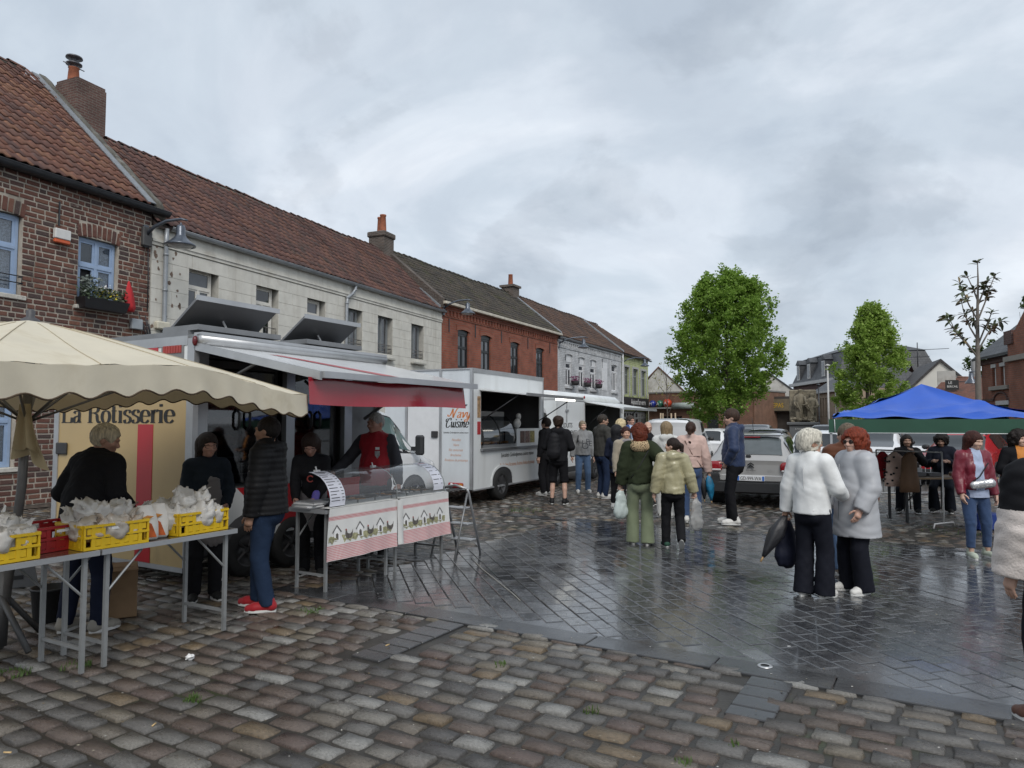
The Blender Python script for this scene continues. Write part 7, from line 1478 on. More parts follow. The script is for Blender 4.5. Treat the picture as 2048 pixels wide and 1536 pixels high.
def surface_nets(f,o,h):
 s=f<0;nx,ny,nz=f.shape
 c=np.zeros((nx-1,ny-1,nz-1),np.uint8);off8=[(i,j,k)for i in(0,1)for j in(0,1)for k in(0,1)]
 for i,j,k in off8:c+=s[i:nx-1+i,j:ny-1+j,k:nz-1+k]
 mask=(c>0)&(c<8);I=np.argwhere(mask);idx=-np.ones(mask.shape,np.int64);idx[mask]=np.arange(len(I))
 P=np.zeros((len(I),3));N=np.zeros(len(I))
 for a in off8:
  for ax in range(3):
   if a[ax]:continue
   b=list(a);b[ax]=1
   fa=f[I[:,0]+a[0],I[:,1]+a[1],I[:,2]+a[2]];fb=f[I[:,0]+b[0],I[:,1]+b[1],I[:,2]+b[2]];m=(fa<0)!=(fb<0)
   t=np.where(m,fa/np.where(m,fa-fb,1),0);q=np.array(a,float)[None,:].repeat(len(I),0);q[:,ax]+=t;P[m]+=q[m];N[m]+=1
 V=(I+P/N[:,None])*h+o;Q=[]
 for ax in range(3):
  u,v=(ax+1)%3,(ax+2)%3;sl0=[slice(None)]*3;sl1=[slice(None)]*3;sl0[ax]=slice(0,-1);sl1[ax]=slice(1,None);a,b=s[tuple(sl0)],s[tuple(sl1)]
  E_=np.argwhere(a!=b);ok=(E_[:,u]>0)&(E_[:,v]>0)&(E_[:,u]<f.shape[u]-1)&(E_[:,v]<f.shape[v]-1);E_=E_[ok];inside=a[E_[:,0],E_[:,1],E_[:,2]]
  def cell(du,dv):q=E_.copy();q[:,u]+=du;q[:,v]+=dv;return idx[q[:,0],q[:,1],q[:,2]]
  q4=np.stack([cell(-1,-1),cell(0,-1),cell(0,0),cell(-1,0)],1);q4[~inside]=q4[~inside][:,::-1];Q.append(q4)
 return V,np.concatenate(Q)
class Fld:
 0
 def __init__(s,lo,hi,h):
  s.lo=np.array(lo,float);s.h=h;n=np.ceil((np.array(hi)-s.lo)/h).astype(int)+1;s.n=n;s.f=np.full(n,.5,np.float32);s.ax=[s.lo[i]+h*np.arange(n[i])for i in range(3)]
 def sub(s,lo,hi):
  a=np.clip(((np.array(lo)-s.lo)/s.h).astype(int),0,s.n-1);b=np.clip(((np.array(hi)-s.lo)/s.h).astype(int)+2,1,s.n);sl=tuple(slice(int(a[i]),int(b[i]))for i in range(3))
  return sl,np.meshgrid(*[s.ax[i][sl[i]]for i in range(3)],indexing='ij')
 def _mix(s,sl,d,k,cut):
  f=s.f[sl]
  if cut:s.f[sl]=np.maximum(f,-d);return
  if k<=0:s.f[sl]=np.minimum(f,d);return
  e=np.maximum(k-np.abs(f-d),0)/k;s.f[sl]=np.minimum(f,d)-e*e*k*.25
 def cone(s,a,b,ra,rb,k=.03,flat=1.0,ends=None,cut=False):
  a,b=np.array(a,float),np.array(b,float);m=max(ra,rb)+.07;lo,hi=np.minimum(a,b)-m,np.maximum(a,b)+m;sl,(X,Y,Z)=s.sub(lo,hi)
  if X.size==0:return
  yc=a[1]+(b[1]-a[1])*.5;d=b-a;L2=max(1e-9,float(d@d));px,py,pz=X-a[0],Y-a[1],Z-a[2];t=np.clip((px*d[0]+py*d[1]+pz*d[2])/L2,0,1)
  qx,qy,qz=px-t*d[0],(py-t*d[1])/flat,pz-t*d[2];D=(np.sqrt(qx*qx+qy*qy+qz*qz)-(ra+(rb-ra)*t))*(flat if flat<1 else 1)
  if ends is not None:
   u=d/math.sqrt(L2);D=np.maximum(D,(X-b[0])*u[0]+(Y-b[1])*u[1]+(Z-b[2])*u[2]-ends)
  s._mix(sl,D,k,cut)
 def ell(s,c,r,k=.03,cut=False):
  c,r=np.array(c,float),np.array(r,float);sl,(X,Y,Z)=s.sub(c-r-.06,c+r+.06)
  if X.size==0:return
  q=np.sqrt(((X-c[0])/r[0])**2+((Y-c[1])/r[1])**2+((Z-c[2])/r[2])**2);s._mix(sl,(q-1)*r.min(),k,cut)
 def clip_z(s,z,above=True):
  Z=s.ax[2][None,None,:];s.f=np.maximum(s.f,(z-Z)if above else(Z-z)).astype(np.float32)
 def wrinkle(s,amp,seed,scale=1.0,puff=None):
  r=np.random.default_rng(seed);X,Y,Z=np.meshgrid(*s.ax,indexing='ij',sparse=True);w=0
  for j in range(4):
   k=r.normal(size=3)*19*scale;k2=r.normal(size=3)*9*scale;k[2]*=.8
   q=np.sin(k[0]*X+k[1]*Y+k[2]*Z+1.5*np.sin(k2[0]*X+k2[1]*Y+k2[2]*Z+r.uniform(0,6))+r.uniform(0,6));w=w+1.3-2.4*np.sqrt(q*q+.02)
  s.f=(s.f+amp*w*.30).astype(np.float32)
  if puff:s.f=(s.f-.010*np.abs(np.sin(math.pi*Z/puff))**.7+.004).astype(np.float32)
 def mesh(s):return surface_nets(s.f,s.lo,s.h)
def ik(a,t,l1,l2,pole):
 a,t,pole=np.array(a,float),np.array(t,float),np.array(pole,float);d=t-a;D=np.linalg.norm(d);D2=min(D,(l1+l2)*.995);u=d/max(D,1e-6);t=a+u*D2
 x=(l1*l1-l2*l2+D2*D2)/(2*D2);y=math.sqrt(max(0,l1*l1-x*x));p=pole-u*(pole@u);p=p/max(1e-6,np.linalg.norm(p));return a+u*x+p*y,t
def make_head(fem,old=False):
 F_=Fld((-.12,-.16,-.14),(.12,.15,.28),.0075)
 F_.ell((0,.012,.150),(.076,.096,.098),0);F_.ell((0,-.025,.085),(.056 if fem else.061,.068,.072),.04);F_.ell((0,-.055,.040),(.030,.032,.024),.03)
 F_.cone((0,.015,-.10),(0,.012,.06),.050 if fem else.058,.047 if fem else.055,.03)
 F_.cone((0,-.086,.135),(0,-.108,.098),.010,.0155,.016);F_.ell((-.013,-.095,.093),(.010,.011,.008),.01);F_.ell((.013,-.095,.093),(.010,.011,.008),.01)
 for sg in(1,-1):
  F_.ell((sg*.031,-.090,.132),(.021,.016,.013),0,True);F_.ell((sg*.033,-.084,.150),(.028,.014,.010),.02);F_.ell((sg*.042,-.066,.102),(.024,.026,.022),.03);F_.ell((sg*.079,.012,.118),(.010,.020,.031),.01)
 F_.ell((0,-.087,.066),(.023,.012,.007),.012);F_.ell((0,-.085,.056),(.020,.012,.008),.010);F_.ell((0,-.084,.0605),(.024,.02,.0022),0,True)
 if old:F_.wrinkle(.0018,3,2.2)
 return F_.mesh()
HEADS={'m':make_head(False),'f':make_head(True)}
def make_hand(grip):
 0
 F_=Fld((-.09,-.09,-.23),(.07,.08,.06),.0052);F_.cone((0,0,.05),(0,0,-.015),.026,.026,0,flat=1.15)
 F_.cone((.0,-.004,-.02),(.002,-.002,-.075),.027,.030,.02,flat=1.25)
 bend=1.25 if grip else.45
 for k,(y,L_)in enumerate(((-.030,.070),(-.011,.080),(.009,.075),(.027,.058))):
  p=np.array((0.002,y*.95,-.085));a=.15+.10*k*.5
  for j,fr in enumerate((.46,.32,.24)):
   a+=bend*(.55 if j==0 else.75)*(.6+.4*grip);d=np.array((-math.sin(a),0,-math.cos(a)));q=p+d*L_*fr;F_.cone(p,q,.0092-.001*j,.0088-.001*j,.004);p=q
 p=np.array((-.004,-.028,-.025))
 for d,L_,r in(((-.35,-.75,-.65),.036,.0125),((-.45,-.45,-.85),.030,.0105),((-.55 if grip else-.4,-.1,-.95),.024,.0090)):
  d=np.array(d);d/=np.linalg.norm(d);q=p+d*L_;F_.cone(p,q,r,r*.92,.008);p=q
 return F_.mesh()
HANDS={0:make_hand(0),1:make_hand(1)}
def make_shoe():
 F_=Fld((-.07,-.22,-.01),(.07,.10,.14),.0075);F_.cone((0,.045,.045),(0,-.10,.038),.040,.041,0);F_.cone((0,-.10,.036),(0,-.155,.030),.041,.033,.02);F_.cone((0,.035,.05),(0,.02,.105),.040,.043,.02);F_.f=np.maximum(F_.f,(.012-F_.ax[2])[None,None,:]).astype(np.float32);F_.ell((0,.02,.13),(.034,.04,.04),0,True);return F_.mesh()
SHOE=make_shoe()
_sole=MB();_sole.prism([(.038*math.sin(a)*(1.0 if math.cos(a)>-.2 else.92),-.055-.135*math.cos(a)*1.0+0)for a in[2*math.pi*k/20 for k in range(20)]][::-1],-.0,.022)
_sole.v=[(x*1.14,y,z)for x,y,z in _sole.v]
def make_hair(kind,seed=1):
 F_=Fld((-.19,-.17,-.34),(.19,.26,.34),.0085 if kind in('short','crop','fringe')else.0095)
 vol={'crop':.010,'short':.020,'bob':.024,'long':.020,'curly':.036,'pony':.012,'set':.034,'bald':.004,'mop':.026,'bun':.014,'hood':.03}[kind]
 F_.ell((0,.016,.152),(.076+vol,.097+vol,.098+vol),0)
 if kind in('bob','long'):
  L_=-.10 if kind=='bob' else-.20
  for sg in(1,-1):F_.cone((sg*.065,.035,.15),(sg*.072,.055,L_*.6),.040,.034,.04)
  F_.cone((0,.07,.14),(0,.085,L_),.085,.070,.05,flat=.7)
 if kind=='curly':
  r=random.Random(seed)
  for _ in range(60):
   a,b=r.uniform(0,6.28),r.uniform(-.75,1.5);p=(math.cos(a)*math.cos(b)*.105,.022+math.sin(a)*math.cos(b)*.118,.145+math.sin(b)*.112)
   if p[1]>-.075 or p[2]>.20:F_.ell(p,(.034,.034,.034),.012)
  F_.cone((0,.08,.1),(0,.085,-.03),.095,.085,.04)
 if kind=='pony':F_.cone((0,.10,.17),(0,.15,.13),.028,.032,.02);F_.cone((0,.15,.13),(.01,.155,-.06),.036,.026,.02);F_.cone((.01,.155,-.06),(.0,.14,-.14),.026,.010,.02)
 if kind=='set':F_.ell((0,.06,.09),(.092,.075,.085),.04);F_.ell((0,-.06,.225),(.075,.045,.035),.03)
 if kind=='mop':F_.ell((0,.05,.20),(.10,.09,.06),.03);F_.ell((0,-.07,.215),(.07,.05,.03),.03)
 if kind=='bun':F_.ell((0,.115,.12),(.04,.035,.04),.02)
 if kind!='hood':
  fz={'fringe':.0}.get(kind,0);top=.192 if kind not in('mop','bob')else.178
  F_.ell((0,-.115,top-.118),(.084 if kind=='bob' else.074,.10 if kind=='bob' else.092,.120),0,True)
  if kind in('short','crop','set','mop','pony','bun'):
   for sg in(1,-1):F_.ell((sg*.092,-.02,.088),(.030,.055,.055),0,True)
   F_.ell((0,.05,-.02),(.12,.16,.085),0,True)
  if kind=='bob':F_.ell((0,-.11,-.01),(.072,.125,.125),0,True)
  if kind=='bald':F_.ell((0,-.03,.25),(.14,.145,.125),0,True);F_.ell((0,.05,-.01),(.12,.16,.08),0,True)
 else:F_.ell((0,-.10,.12),(.068,.09,.095),0,True);F_.cone((0,.03,.1),(0,.03,-.10),.10,.11,.05)
 F_.wrinkle({'curly':.008,'set':.004,'mop':.006}.get(kind,.003),seed,3.2 if kind!='curly' else 4.0)
 return F_.mesh()
HAIR={}
def hair_of(kind,seed):
 if(kind,seed)not in HAIR:HAIR[(kind,seed)]=make_hair(kind,seed)
 return HAIR[(kind,seed)]
def np_mesh(name,V,Q,mats,mi=None,smooth=True):
 me=bpy.data.meshes.new(name);me.vertices.add(len(V));me.vertices.foreach_set('co',np.asarray(V,np.float32).ravel());n=len(Q);me.loops.add(n*4);me.loops.foreach_set('vertex_index',np.asarray(Q,np.int32).ravel());me.polygons.add(n);me.polygons.foreach_set('loop_start',np.arange(n,dtype=np.int32)*4);me.polygons.foreach_set('loop_total',np.full(n,4,np.int32))
 for m in mats:me.materials.append(m)
 if mi is not None:me.polygons.foreach_set('material_index',np.asarray(mi,np.int32))
 me.polygons.foreach_set('use_smooth',np.full(n,smooth));me.update(calc_edges=True);me.validate();return me
def relax(V,Q,it=2):
 e=np.concatenate([Q[:,[0,1]],Q[:,[1,2]],Q[:,[2,3]],Q[:,[3,0]]])
 for _ in range(it):
  S_=np.zeros_like(V);C_=np.zeros(len(V));np.add.at(S_,e[:,0],V[e[:,1]]);np.add.at(S_,e[:,1],V[e[:,0]]);np.add.at(C_,e[:,0],1);np.add.at(C_,e[:,1],1);V=V*.45+.55*S_/np.maximum(C_,1)[:,None]
 return V
def skin(tone):return pm('skin_%d'%int(tone[0]*1000),tone,.5,.10,12,sss=.08,bump=.08,bs=60)
def cloth(col,rough=.85,bump=.16,bs=34,sheen=.15,coat=0.0,key=''):
 nm='cloth_%s_%s'%(key,'_'.join('%d'%int(c*999)for c in col));return pm(nm,col,rough,.14,5,bdet=2,bump=bump,bs=bs,sheen=sheen if max(col)>.08 else.0,coat=coat,spec=.3 if max(col)>.08 else.16)
PSEED=[0]
def person(loc,face,H,label,top,legs,shoes=(.6,.6,.6),hair=('short',(.05,.035,.025)),tone=(.46,.28,.20),sex='m',pose=None,glasses=None,res=.0125,apron=None,group=None,beard=None,z0=0.0,showface=True,shorts=False):
 0
 PSEED[0]+=1;sd_=PSEED[0];P=dict(lh=(.27,-.02,.80),rh=(-.27,-.02,.80),lf=(.10,.0,0),rf=(-.10,.02,0),lean=0,yaw=0,nod=0,hip=(0,0),sit=None,tilt=0,grip=(0,0),bulk=1.0);P.update(pose or{})
 sc=H/1.70;ro=empty('person',(loc[0],loc[1],z0),R(face),label,'person',group);ro.scale=(sc,sc,sc);B=P['bulk']
 hipz=P['sit']if P['sit']else.905;hx,hy=P['hip'];Ln=R(P['lean']);W=B*(1.0 if sex=='m' else.93)
 def up(x,y,z):
  dz=z-.95;return np.array((hx+x,hy+y*math.cos(Ln)-dz*math.sin(Ln),hipz+.045+dz*math.cos(Ln)+y*math.sin(Ln)*-0))
 sk=skin(tone);pel=np.array((hx,hy,hipz))
 shw=.172 if sex=='m' else.155
 shl,shr=up(shw,.01,1.395),up(-shw,.01,1.395);hl,hr=pel+(.088,0,-.02),pel+(-.088,0,-.02)
 al,ar_=np.array((*P['lf'][:2],.085+P['lf'][2])),np.array((*P['rf'][:2],.085+P['rf'][2]))
 kp=np.array((0,-1,.05));kl,al=ik(hl,al,.415,.392,kp+(.12,0,0));kr,ar_=ik(hr,ar_,.415,.392,kp-(.12,0,0))
 ep=np.array((.5,.8,-.5));el,wl=ik(shl,P['lh'],.285,.255,P.get('lep',ep));er,wr_=ik(shr,P['rh'],.285,.255,P.get('rep',ep*(-1,1,1)))
 neck=up(0,.015,1.455);hd=up(0,-.0,1.468)
 allp=np.array([shl,shr,el,er,wl,wr_,kl,kr,al,ar_,neck,pel]);lo=allp.min(0)-.22;hi_=allp.max(0)+.22;lo[2]=max(-.02,lo[2]-.1)
 F_=Fld(lo,hi_,.020)
 F_.cone(pel+(0,0,.02),up(0,0,1.10),.125*W,.115*W,0,flat=.78);F_.cone(up(0,0,1.10),up(0,0,1.32),.115*W,.135*W,.05,flat=.75);F_.cone(up(.10,.01,1.375),up(-.10,.01,1.375),.06,.06,.05);F_.cone(up(0,.01,1.36),hd+(0,.012,.03),.06,.046,.03)
 for a,b,c,d in((shl,el,wl,1),(shr,er,wr_,-1)):F_.cone(a,b,.046,.038,.03);F_.cone(b,c,.038,.027,.02)
 for a,b,c in((hl,kl,al),(hr,kr,ar_)):F_.cone(a,b,.076,.052,.04);F_.cone(b,b*.55+c*.45,.052,.050,.02);F_.cone(b*.55+c*.45,c,.050,.036,.02)
 V,Q=F_.mesh();V=relax(V,Q,1);mats=[sk]
 hv,hq=HEADS[sex];Rm=np.array(Matrix.Rotation(R(P['yaw']),3,'Z')@Matrix.Rotation(R(P['nod']+P['lean']*.3),3,'X')@Matrix.Rotation(R(P['tilt']),3,'Y'));hs=1.0
 def put_head(v):return(np.asarray(v)*hs)@Rm.T+hd
 Vs,Qs=[V],[Q];k=len(V);Vs.append(put_head(hv));Qs.append(hq+k);k+=len(hv)
 for wv,ev,sg,g_ in((wl,el,1,P['grip'][0]),(wr_,er,-1,P['grip'][1])):
  v,q=HANDS[g_];v=v.copy();q=q.copy()
  if sg<0:v[:,0]*=-1;q=q[:,::-1]
  z=-(wv-ev);z/=np.linalg.norm(z);y=np.array((0,1.0,.15));x=np.cross(y,z);
  if np.linalg.norm(x)<.2:x=np.cross(np.array((0,.2,1.0)),z)
  x/=np.linalg.norm(x)
  if x[0]*1<0 and abs(x[0])>.1:x=-x
  y=np.cross(z,x);Vs.append(v@np.stack([x,y,z])+wv);Qs.append(q+k);k+=len(v)
 me=np_mesh('body',np.concatenate(Vs),np.concatenate(Qs),mats);body=link('body',me,ro)
 lw={'slim':(.098,.068,.052),'straight':(.102,.078,.066),'wide':(.102,.086,.100),'jeans':(.100,.074,.062),'flare':(.100,.076,.105)}[legs[1]];lc=legs[2]if len(legs)>2 else.055
 T_=Fld(lo,hi_,res);T_.cone(pel+(0,.01,.10),pel+(0,.012,-.03),.132*W,.150*W,0,flat=.82)
 T_.ell(pel+(.06,.06,-.05),(.09*W,.085,.10),.05);T_.ell(pel+(-.06,.06,-.05),(.09*W,.085,.10),.05)
 for a,b,c in((hl,kl,al),(hr,kr,ar_)):
  T_.cone(a,b,lw[0]*W,lw[1]*W**.5,.022)
  if not shorts:e=c+np.array((0,.005,-.085+lc));T_.cone(b,e,lw[1]*W**.5,lw[2],.010,ends=0)
  else:e=b+(c-b)*.10;T_.cone(b,e,lw[1],lw[1],.03,ends=0)
 T_.wrinkle(.0045,sd_*7,.9);T_.f=np.maximum(T_.f,(T_.ax[2]-(hipz+.135))[None,None,:]).astype(np.float32)
 V,Q=T_.mesh();V=relax(V,Q,1);link('shorts' if shorts else 'trousers',np_mesh('trousers',V,Q,[legs[0]]),ro)
 tk=top[1];hem=tk.get('hem',.92);fl=tk.get('flare',1.0);th=tk.get('th',.018);J=Fld(lo,hi_,res)
 cw=(.150 if sex=='m' else.138)*W+th;hw_=(.150*W+th)*fl;bz=max(.60,hem)
 J.cone(up(0,.005,1.31),up(0,.0,1.08),cw,(cw+hw_)*.48,0,flat=.74);J.cone(up(0,.0,1.08),up(0,.005,hem-.02)if hem>.84 or P['sit']else(hx,hy+.005,hipz+hem-.925),(cw+hw_)*.48,hw_,.06,flat=.93)
 if tk.get('belly'):J.ell(up(0,-.07,1.06),(.13*W,.10+tk['belly'],.15),.06)
 if sex=='f':
  for sg in(1,-1):J.ell(up(sg*.068,-.085,1.235),(.075,.062,.072),.05)
 J.cone(up(.125*W,.012,1.375),up(-.125*W,.012,1.375),.062+th,.062+th,.06);J.cone(up(0,.015,1.34),up(0,.015,1.45),.085+th,.056+th,.05)
 J.cone(up(0,.06,1.28),up(0,.05,1.10),.10,.09,.05)
 if tk.get('band'):J.cone(up(0,.0,hem+.05),up(0,0,hem+.01),hw_*.93,hw_*.90,.01,flat=.82)
 hz=up(0,0,hem)[2]if(hem>.84 or P['sit'])else hem+(hipz-.905)
 J.f=np.maximum(J.f,(hz-J.ax[2])[None,None,:]).astype(np.float32)
 sl_=tk.get('sleeve',1.0);sr=tk.get('sr',1.0)
 if sl_>0:
  for a,b,c in((shl,el,wl),(shr,er,wr_)):
   J.cone(a+(0,0,-.005),b,(.056+th)*sr,(.046+th)*sr,.018);e=b+(c-b)*min(1,sl_);J.cone(b,e,(.046+th)*sr,(.032+th*.9)*sr,.008,ends=.012)
 if tk.get('hood'):
  J.ell(up(0,.105,1.44),(.125,.065,.075),.03);J.cone(up(.09,.03,1.455),up(-.09,.03,1.455),.045,.045,.03);J.ell(up(0,.10,1.50),(.08,.04,.04),0,True)
 if tk.get('collar'):J.cone(up(0,.018,1.44),up(0,.008,1.44+tk['collar']),.072+th*.4,.078+th*.3,.02,ends=0);J.cone(hd+(0,.012,.03),hd+(0,.012,.12),.062,.07,0,cut=True)
 J.wrinkle(tk.get('wr',.006),sd_*13,tk.get('ws',1.0),tk.get('puff'))
 V,Q=J.mesh();V=relax(V,Q,1);jm=[top[0]];mi=None
 if tk.get('two'):
  mode,m2_=tk['two'];jm.append(m2_);C=V[Q].mean(1)
  if mode=='sleeves':
   dl=[np.linalg.norm(np.cross(C-a,b-a),axis=1)/np.linalg.norm(b-a)for a,b in((shl,el),(shr,er),(el,wl),(er,wr_))];mi=((np.min(dl,0)<.09)&(np.abs(C[:,0]-hx)>shw*.98)).astype(int)
  elif mode=='front':mi=((np.abs(C[:,0]-hx)<.06)&(C[:,1]<hy-.02)).astype(int)
  else:mi=(C[:,2]>mode).astype(int)
 link(tk.get('name','jacket'),np_mesh('jacket',V,Q,jm,mi),ro)
 if tk.get('scarf'):
  Sf=Fld(up(-.2,-.2,1.36),up(.2,.22,1.60),.010)
  for k_ in range(14):
   a=2*math.pi*k_/14;Sf.ell(up(.078*math.cos(a),.012+.082*math.sin(a),1.445+.012*math.sin(3*a)),(.042,.042,.040),.02)
  Sf.wrinkle(.006,sd_,1.8);V,Q=Sf.mesh();link('scarf',np_mesh('scarf',V,Q,[tk['scarf']]),ro)
 for c,kk,sg in((al,kl,1),(ar_,kr,-1)):
  yaw=.18*sg;tip=0.0
  lift=(P['lf']if sg>0 else P['rf'])[2];tip=min(1.1,lift*7)
  m=MB();s_=link('shoe',np_mesh('shoe',SHOE[0],SHOE[1],[shoes if not isinstance(shoes,tuple)else cloth(shoes,.6,.2)]),ro,(c[0],c[1],max(0,c[2]-.085)),(-tip*0+tip,0,yaw));so=link('sole',_sole.mesh('sole',pm('sole_white',(.62,.62,.60),.7,.1)),s_);s_.scale=(1.08,1.02,1.05)
 if hair:
  v,q=hair_of(hair[0],hair[2]if len(hair)>2 else 1);hm=pm('hair_'+'_'.join('%d'%int(c*999)for c in hair[1]),hair[1],.52,.45,70,bump=.9,bs=110,stretch=(1,1,.16),spec=.22);link('hair' if hair[0]!='hood' else 'hood',np_mesh('hair',put_head(v),q,[hm]),ro)
 if showface:
  def small(nm,fn,mat):
   b=MB();b.smooth=True;fn(b);b.v=[tuple(p)for p in put_head(np.array(b.v))];return b.build(nm,mat,ro)
  hc=hair[1]if hair else(.1,.08,.06);bm=pm('brow_'+'_'.join('%d'%int(c*500)for c in hc),tuple(min(c,.12)for c in hc),.8,.1)
  for sg in(1,-1):
   small('eye',lambda b:b.ball((sg*.031,-.077,.131),(.0125,.008,.0062),10,6),pm('eye_white',(.50,.47,.44),.2,.05));small('iris',lambda b:b.ball((sg*.031,-.0835,.131),(.0055,.003,.0055),8,5),pm('eye_dark',(.02,.014,.01),.15,.05));small('eyebrow',lambda b:b.tube([(sg*.016,-.097,.1465),(sg*.032,-.098,.151),(sg*.048,-.088,.147)],.0040,5),bm)
  small('lips',lambda b:(b.tube([(-.021,-.090,.0625),(-.008,-.0985,.0655),(.008,-.0985,.0655),(.021,-.090,.0625)],.0042,6),b.tube([(-.019,-.090,.0590),(0,-.0975,.0555),(.019,-.090,.0590)],.0045,6)),pm('lips_%d'%int(tone[0]*100),(tone[0]*.85,tone[1]*.55,tone[2]*.55),.45,.1))
  if glasses:
   def gl(b):
    for sg in(1,-1):
     cx_=sg*.034;n=14;pts=[(cx_+.026*math.cos(2*math.pi*k/n),-.103+.006*abs(math.cos(2*math.pi*k/n))*1,.130+.019*math.sin(2*math.pi*k/n))for k in range(n+1)];b.tube(pts,.0026,5,cap=False);b.tube([(sg*.060,-.095,.136),(sg*.078,-.04,.134),(sg*.080,.01,.132)],.0024,5)
    b.tube([(-.008,-.106,.134),(.008,-.106,.134)],.0024,5)
   small('glasses',gl,pm('frame_'+glasses,{'dark':(.012,.012,.012),'gold':(.35,.25,.12),'sun':(.02,.012,.01)}[glasses],.3,.05))
   if glasses=='sun':small('dark_lens',lambda b:[b.ball((sg*.034,-.102,.130),(.024,.003,.017),10,6)for sg in(1,-1)],pm('lens_dark',(.02,.014,.012),.08,.05))
  if beard:small('beard',lambda b:(b.ball((0,-.070,.038),(.036,.030,.026),12,8),b.tube([(-.02,-.098,.076),(.02,-.098,.076)],.006,5)),pm('beard_grey',beard,.9,.2,60))
 inf=dict(ro=ro,wl=wl,wr=wr_,up=up,hd=hd,sc=sc,hand=lambda w:ro.matrix_basis@Vector(w))
 if apron:
  A_=Fld(up(-.26,-.32,.5),up(.26,.12,1.38),.012);A_.cone(up(0,-.006,1.30),up(0,-.006,1.08),cw+.026,(cw+hw_)*.48+.028,0,flat=.78);A_.cone(up(0,-.006,1.08),up(0,0,.62),(cw+hw_)*.48+.028,hw_+.03,.05,flat=.95)
  if sex=='f':
   for sg in(1,-1):A_.ell(up(sg*.068,-.095,1.235),(.086,.072,.083),.05)
  X,Y,Z=np.meshgrid(*A_.ax,indexing='ij',sparse=True);A_.f=np.maximum(A_.f,np.maximum(np.abs(X-hx)-np.where(Z>hipz+.16,.10,.17),Y-(hy-.02)+0*X)).astype(np.float32);A_.f=np.maximum(A_.f,(Z-(hipz+.355))).astype(np.float32);A_.wrinkle(.003,sd_,1.0)
  V,Q=A_.mesh();link('apron',np_mesh('apron',relax(V,Q,1),Q,[apron]),ro)
 return inf
def strap(ro,pts,mat,r=.012,name='strap'):m=MB();m.smooth=True;m.tube(pts,r,6);return m.build(name,mat,ro)
def part_blob(ro,name,mat,prims,lo,hi,h=.011,wr=.004,seed=3):
 F_=Fld(lo,hi,h)
 for q in prims:
  if q[0]=='e':F_.ell(q[1],q[2],q[3]if len(q)>3 else.03)
  else:F_.cone(q[1],q[2],q[3],q[4],q[5]if len(q)>5 else.03,flat=q[6]if len(q)>6 else 1)
 F_.wrinkle(wr,seed,1.4);V,Q=F_.mesh();return link(name,np_mesh(name,V,Q,[mat]),ro)
BLACKC=cloth((.010,.010,.012),.8);NAVY=cloth((.012,.016,.034),.8);NAVYJ=cloth((.020,.035,.085),.6,.3);DENIM=cloth((.035,.065,.14),.85,.4,40,key='den');DENIMD=cloth((.018,.030,.065),.85,.4,40,key='den');DENIML=cloth((.075,.13,.23),.85,.4,40,key='den');CHAR=cloth((.030,.030,.032),.8)
WHSHOE=cloth((.62,.61,.58),.6,.2);BLKSHOE=cloth((.012,.012,.013),.5,.2);FAIR=(.52,.33,.25);RUDDY=(.48,.27,.20);TAN=(.38,.22,.15);DARKH=(.014,.010,.009)
px=gnd(165,1262);person(px,165,1.68,'person with white hair in a black coat bending behind the chicken tables',(BLACKC,dict(hem=.78,flare=1.12,th=.03,collar=.03,wr=.008)),(NAVY,'jeans'),(.30,.28,.24),('short',(.56,.50,.38),3),RUDDY,'m',dict(lh=(.20,-.22,1.0),rh=(-.20,-.24,1.0),lean=14,yaw=-55,nod=14,lf=(.14,.04,0),rf=(-.14,-.02,0),bulk=1.12))
px=gnd(408,1198);a_=person(px,30,1.57,'person with glasses and dark fringe standing behind the chicken table',(cloth((.012,.018,.026),.7),dict(hem=.80,th=.022,collar=.03)),(BLACKC,'straight'),(.02,.02,.02),('bob',(.026,.018,.014),2),RUDDY,'f',dict(lh=(.16,-.22,.98),rh=(-.22,-.10,.86),yaw=12,nod=4,bulk=1.10),'dark',apron=None)
part_blob(a_['ro'],'apron',cloth((.16,.15,.15),.8),[('c',(0.05,-.150,1.22),(.05,-.165,.70),.06,.13,.03,.22)],(-.2,-.26,.55),(.28,-.05,1.34),.012);
for k in range(3):strap(a_['ro'],[(.175+.012*k,-.045+.03*k,.80),(.165+.012*k,-.05+.03*k,.45),(.16+.012*k,-.045+.03*k,.18)],lit_m,.006,'side_stripe')
px=gnd(528,1218);a_=person(px,268,1.73,'person in a black quilted jacket and red trainers at the stall',(cloth((.013,.013,.014),.5,.2),dict(hem=.86,th=.040,hood=True,collar=.04,puff=.052,wr=.003,flare=1.02)),(cloth((.016,.030,.062),.85,.4,40,key='den'),'jeans'),(.30,.012,.018),('crop',(.016,.013,.012),4),TAN,'m',dict(lh=(.20,-.06,.84),rh=(-.22,-.10,.85),yaw=-6,lf=(.09,.06,0),rf=(-.09,-.10,0),bulk=1.05),beard=(.16,.14,.12))
strap(a_['ro'],[(.21,-.03,.885),(.215,.02,.885)],lit_m,.010,'hem_label');strap(a_['ro'],[(.255,-.03,1.30),(.262,.01,1.245),(.262,-.055,1.245),(.255,-.03,1.30)],lit_m,.0035,'sleeve_badge')
px=RF.pt(1.16,-.55);a_=person(px,2,1.58,'person in a grey apron cutting food behind the counter glass',(BLACKC,dict(hem=.86,th=.016,collar=.03)),(BLACKC,'straight'),(.03,.03,.03),('bob',(.030,.016,.012),5),(.44,.24,.18),'f',dict(lh=(.10,-.34,.93),rh=(-.12,-.34,.93),lean=16,nod=26,yaw=8,bulk=1.05,grip=(1,1)),'dark',apron=cloth((.17,.16,.165),.8))
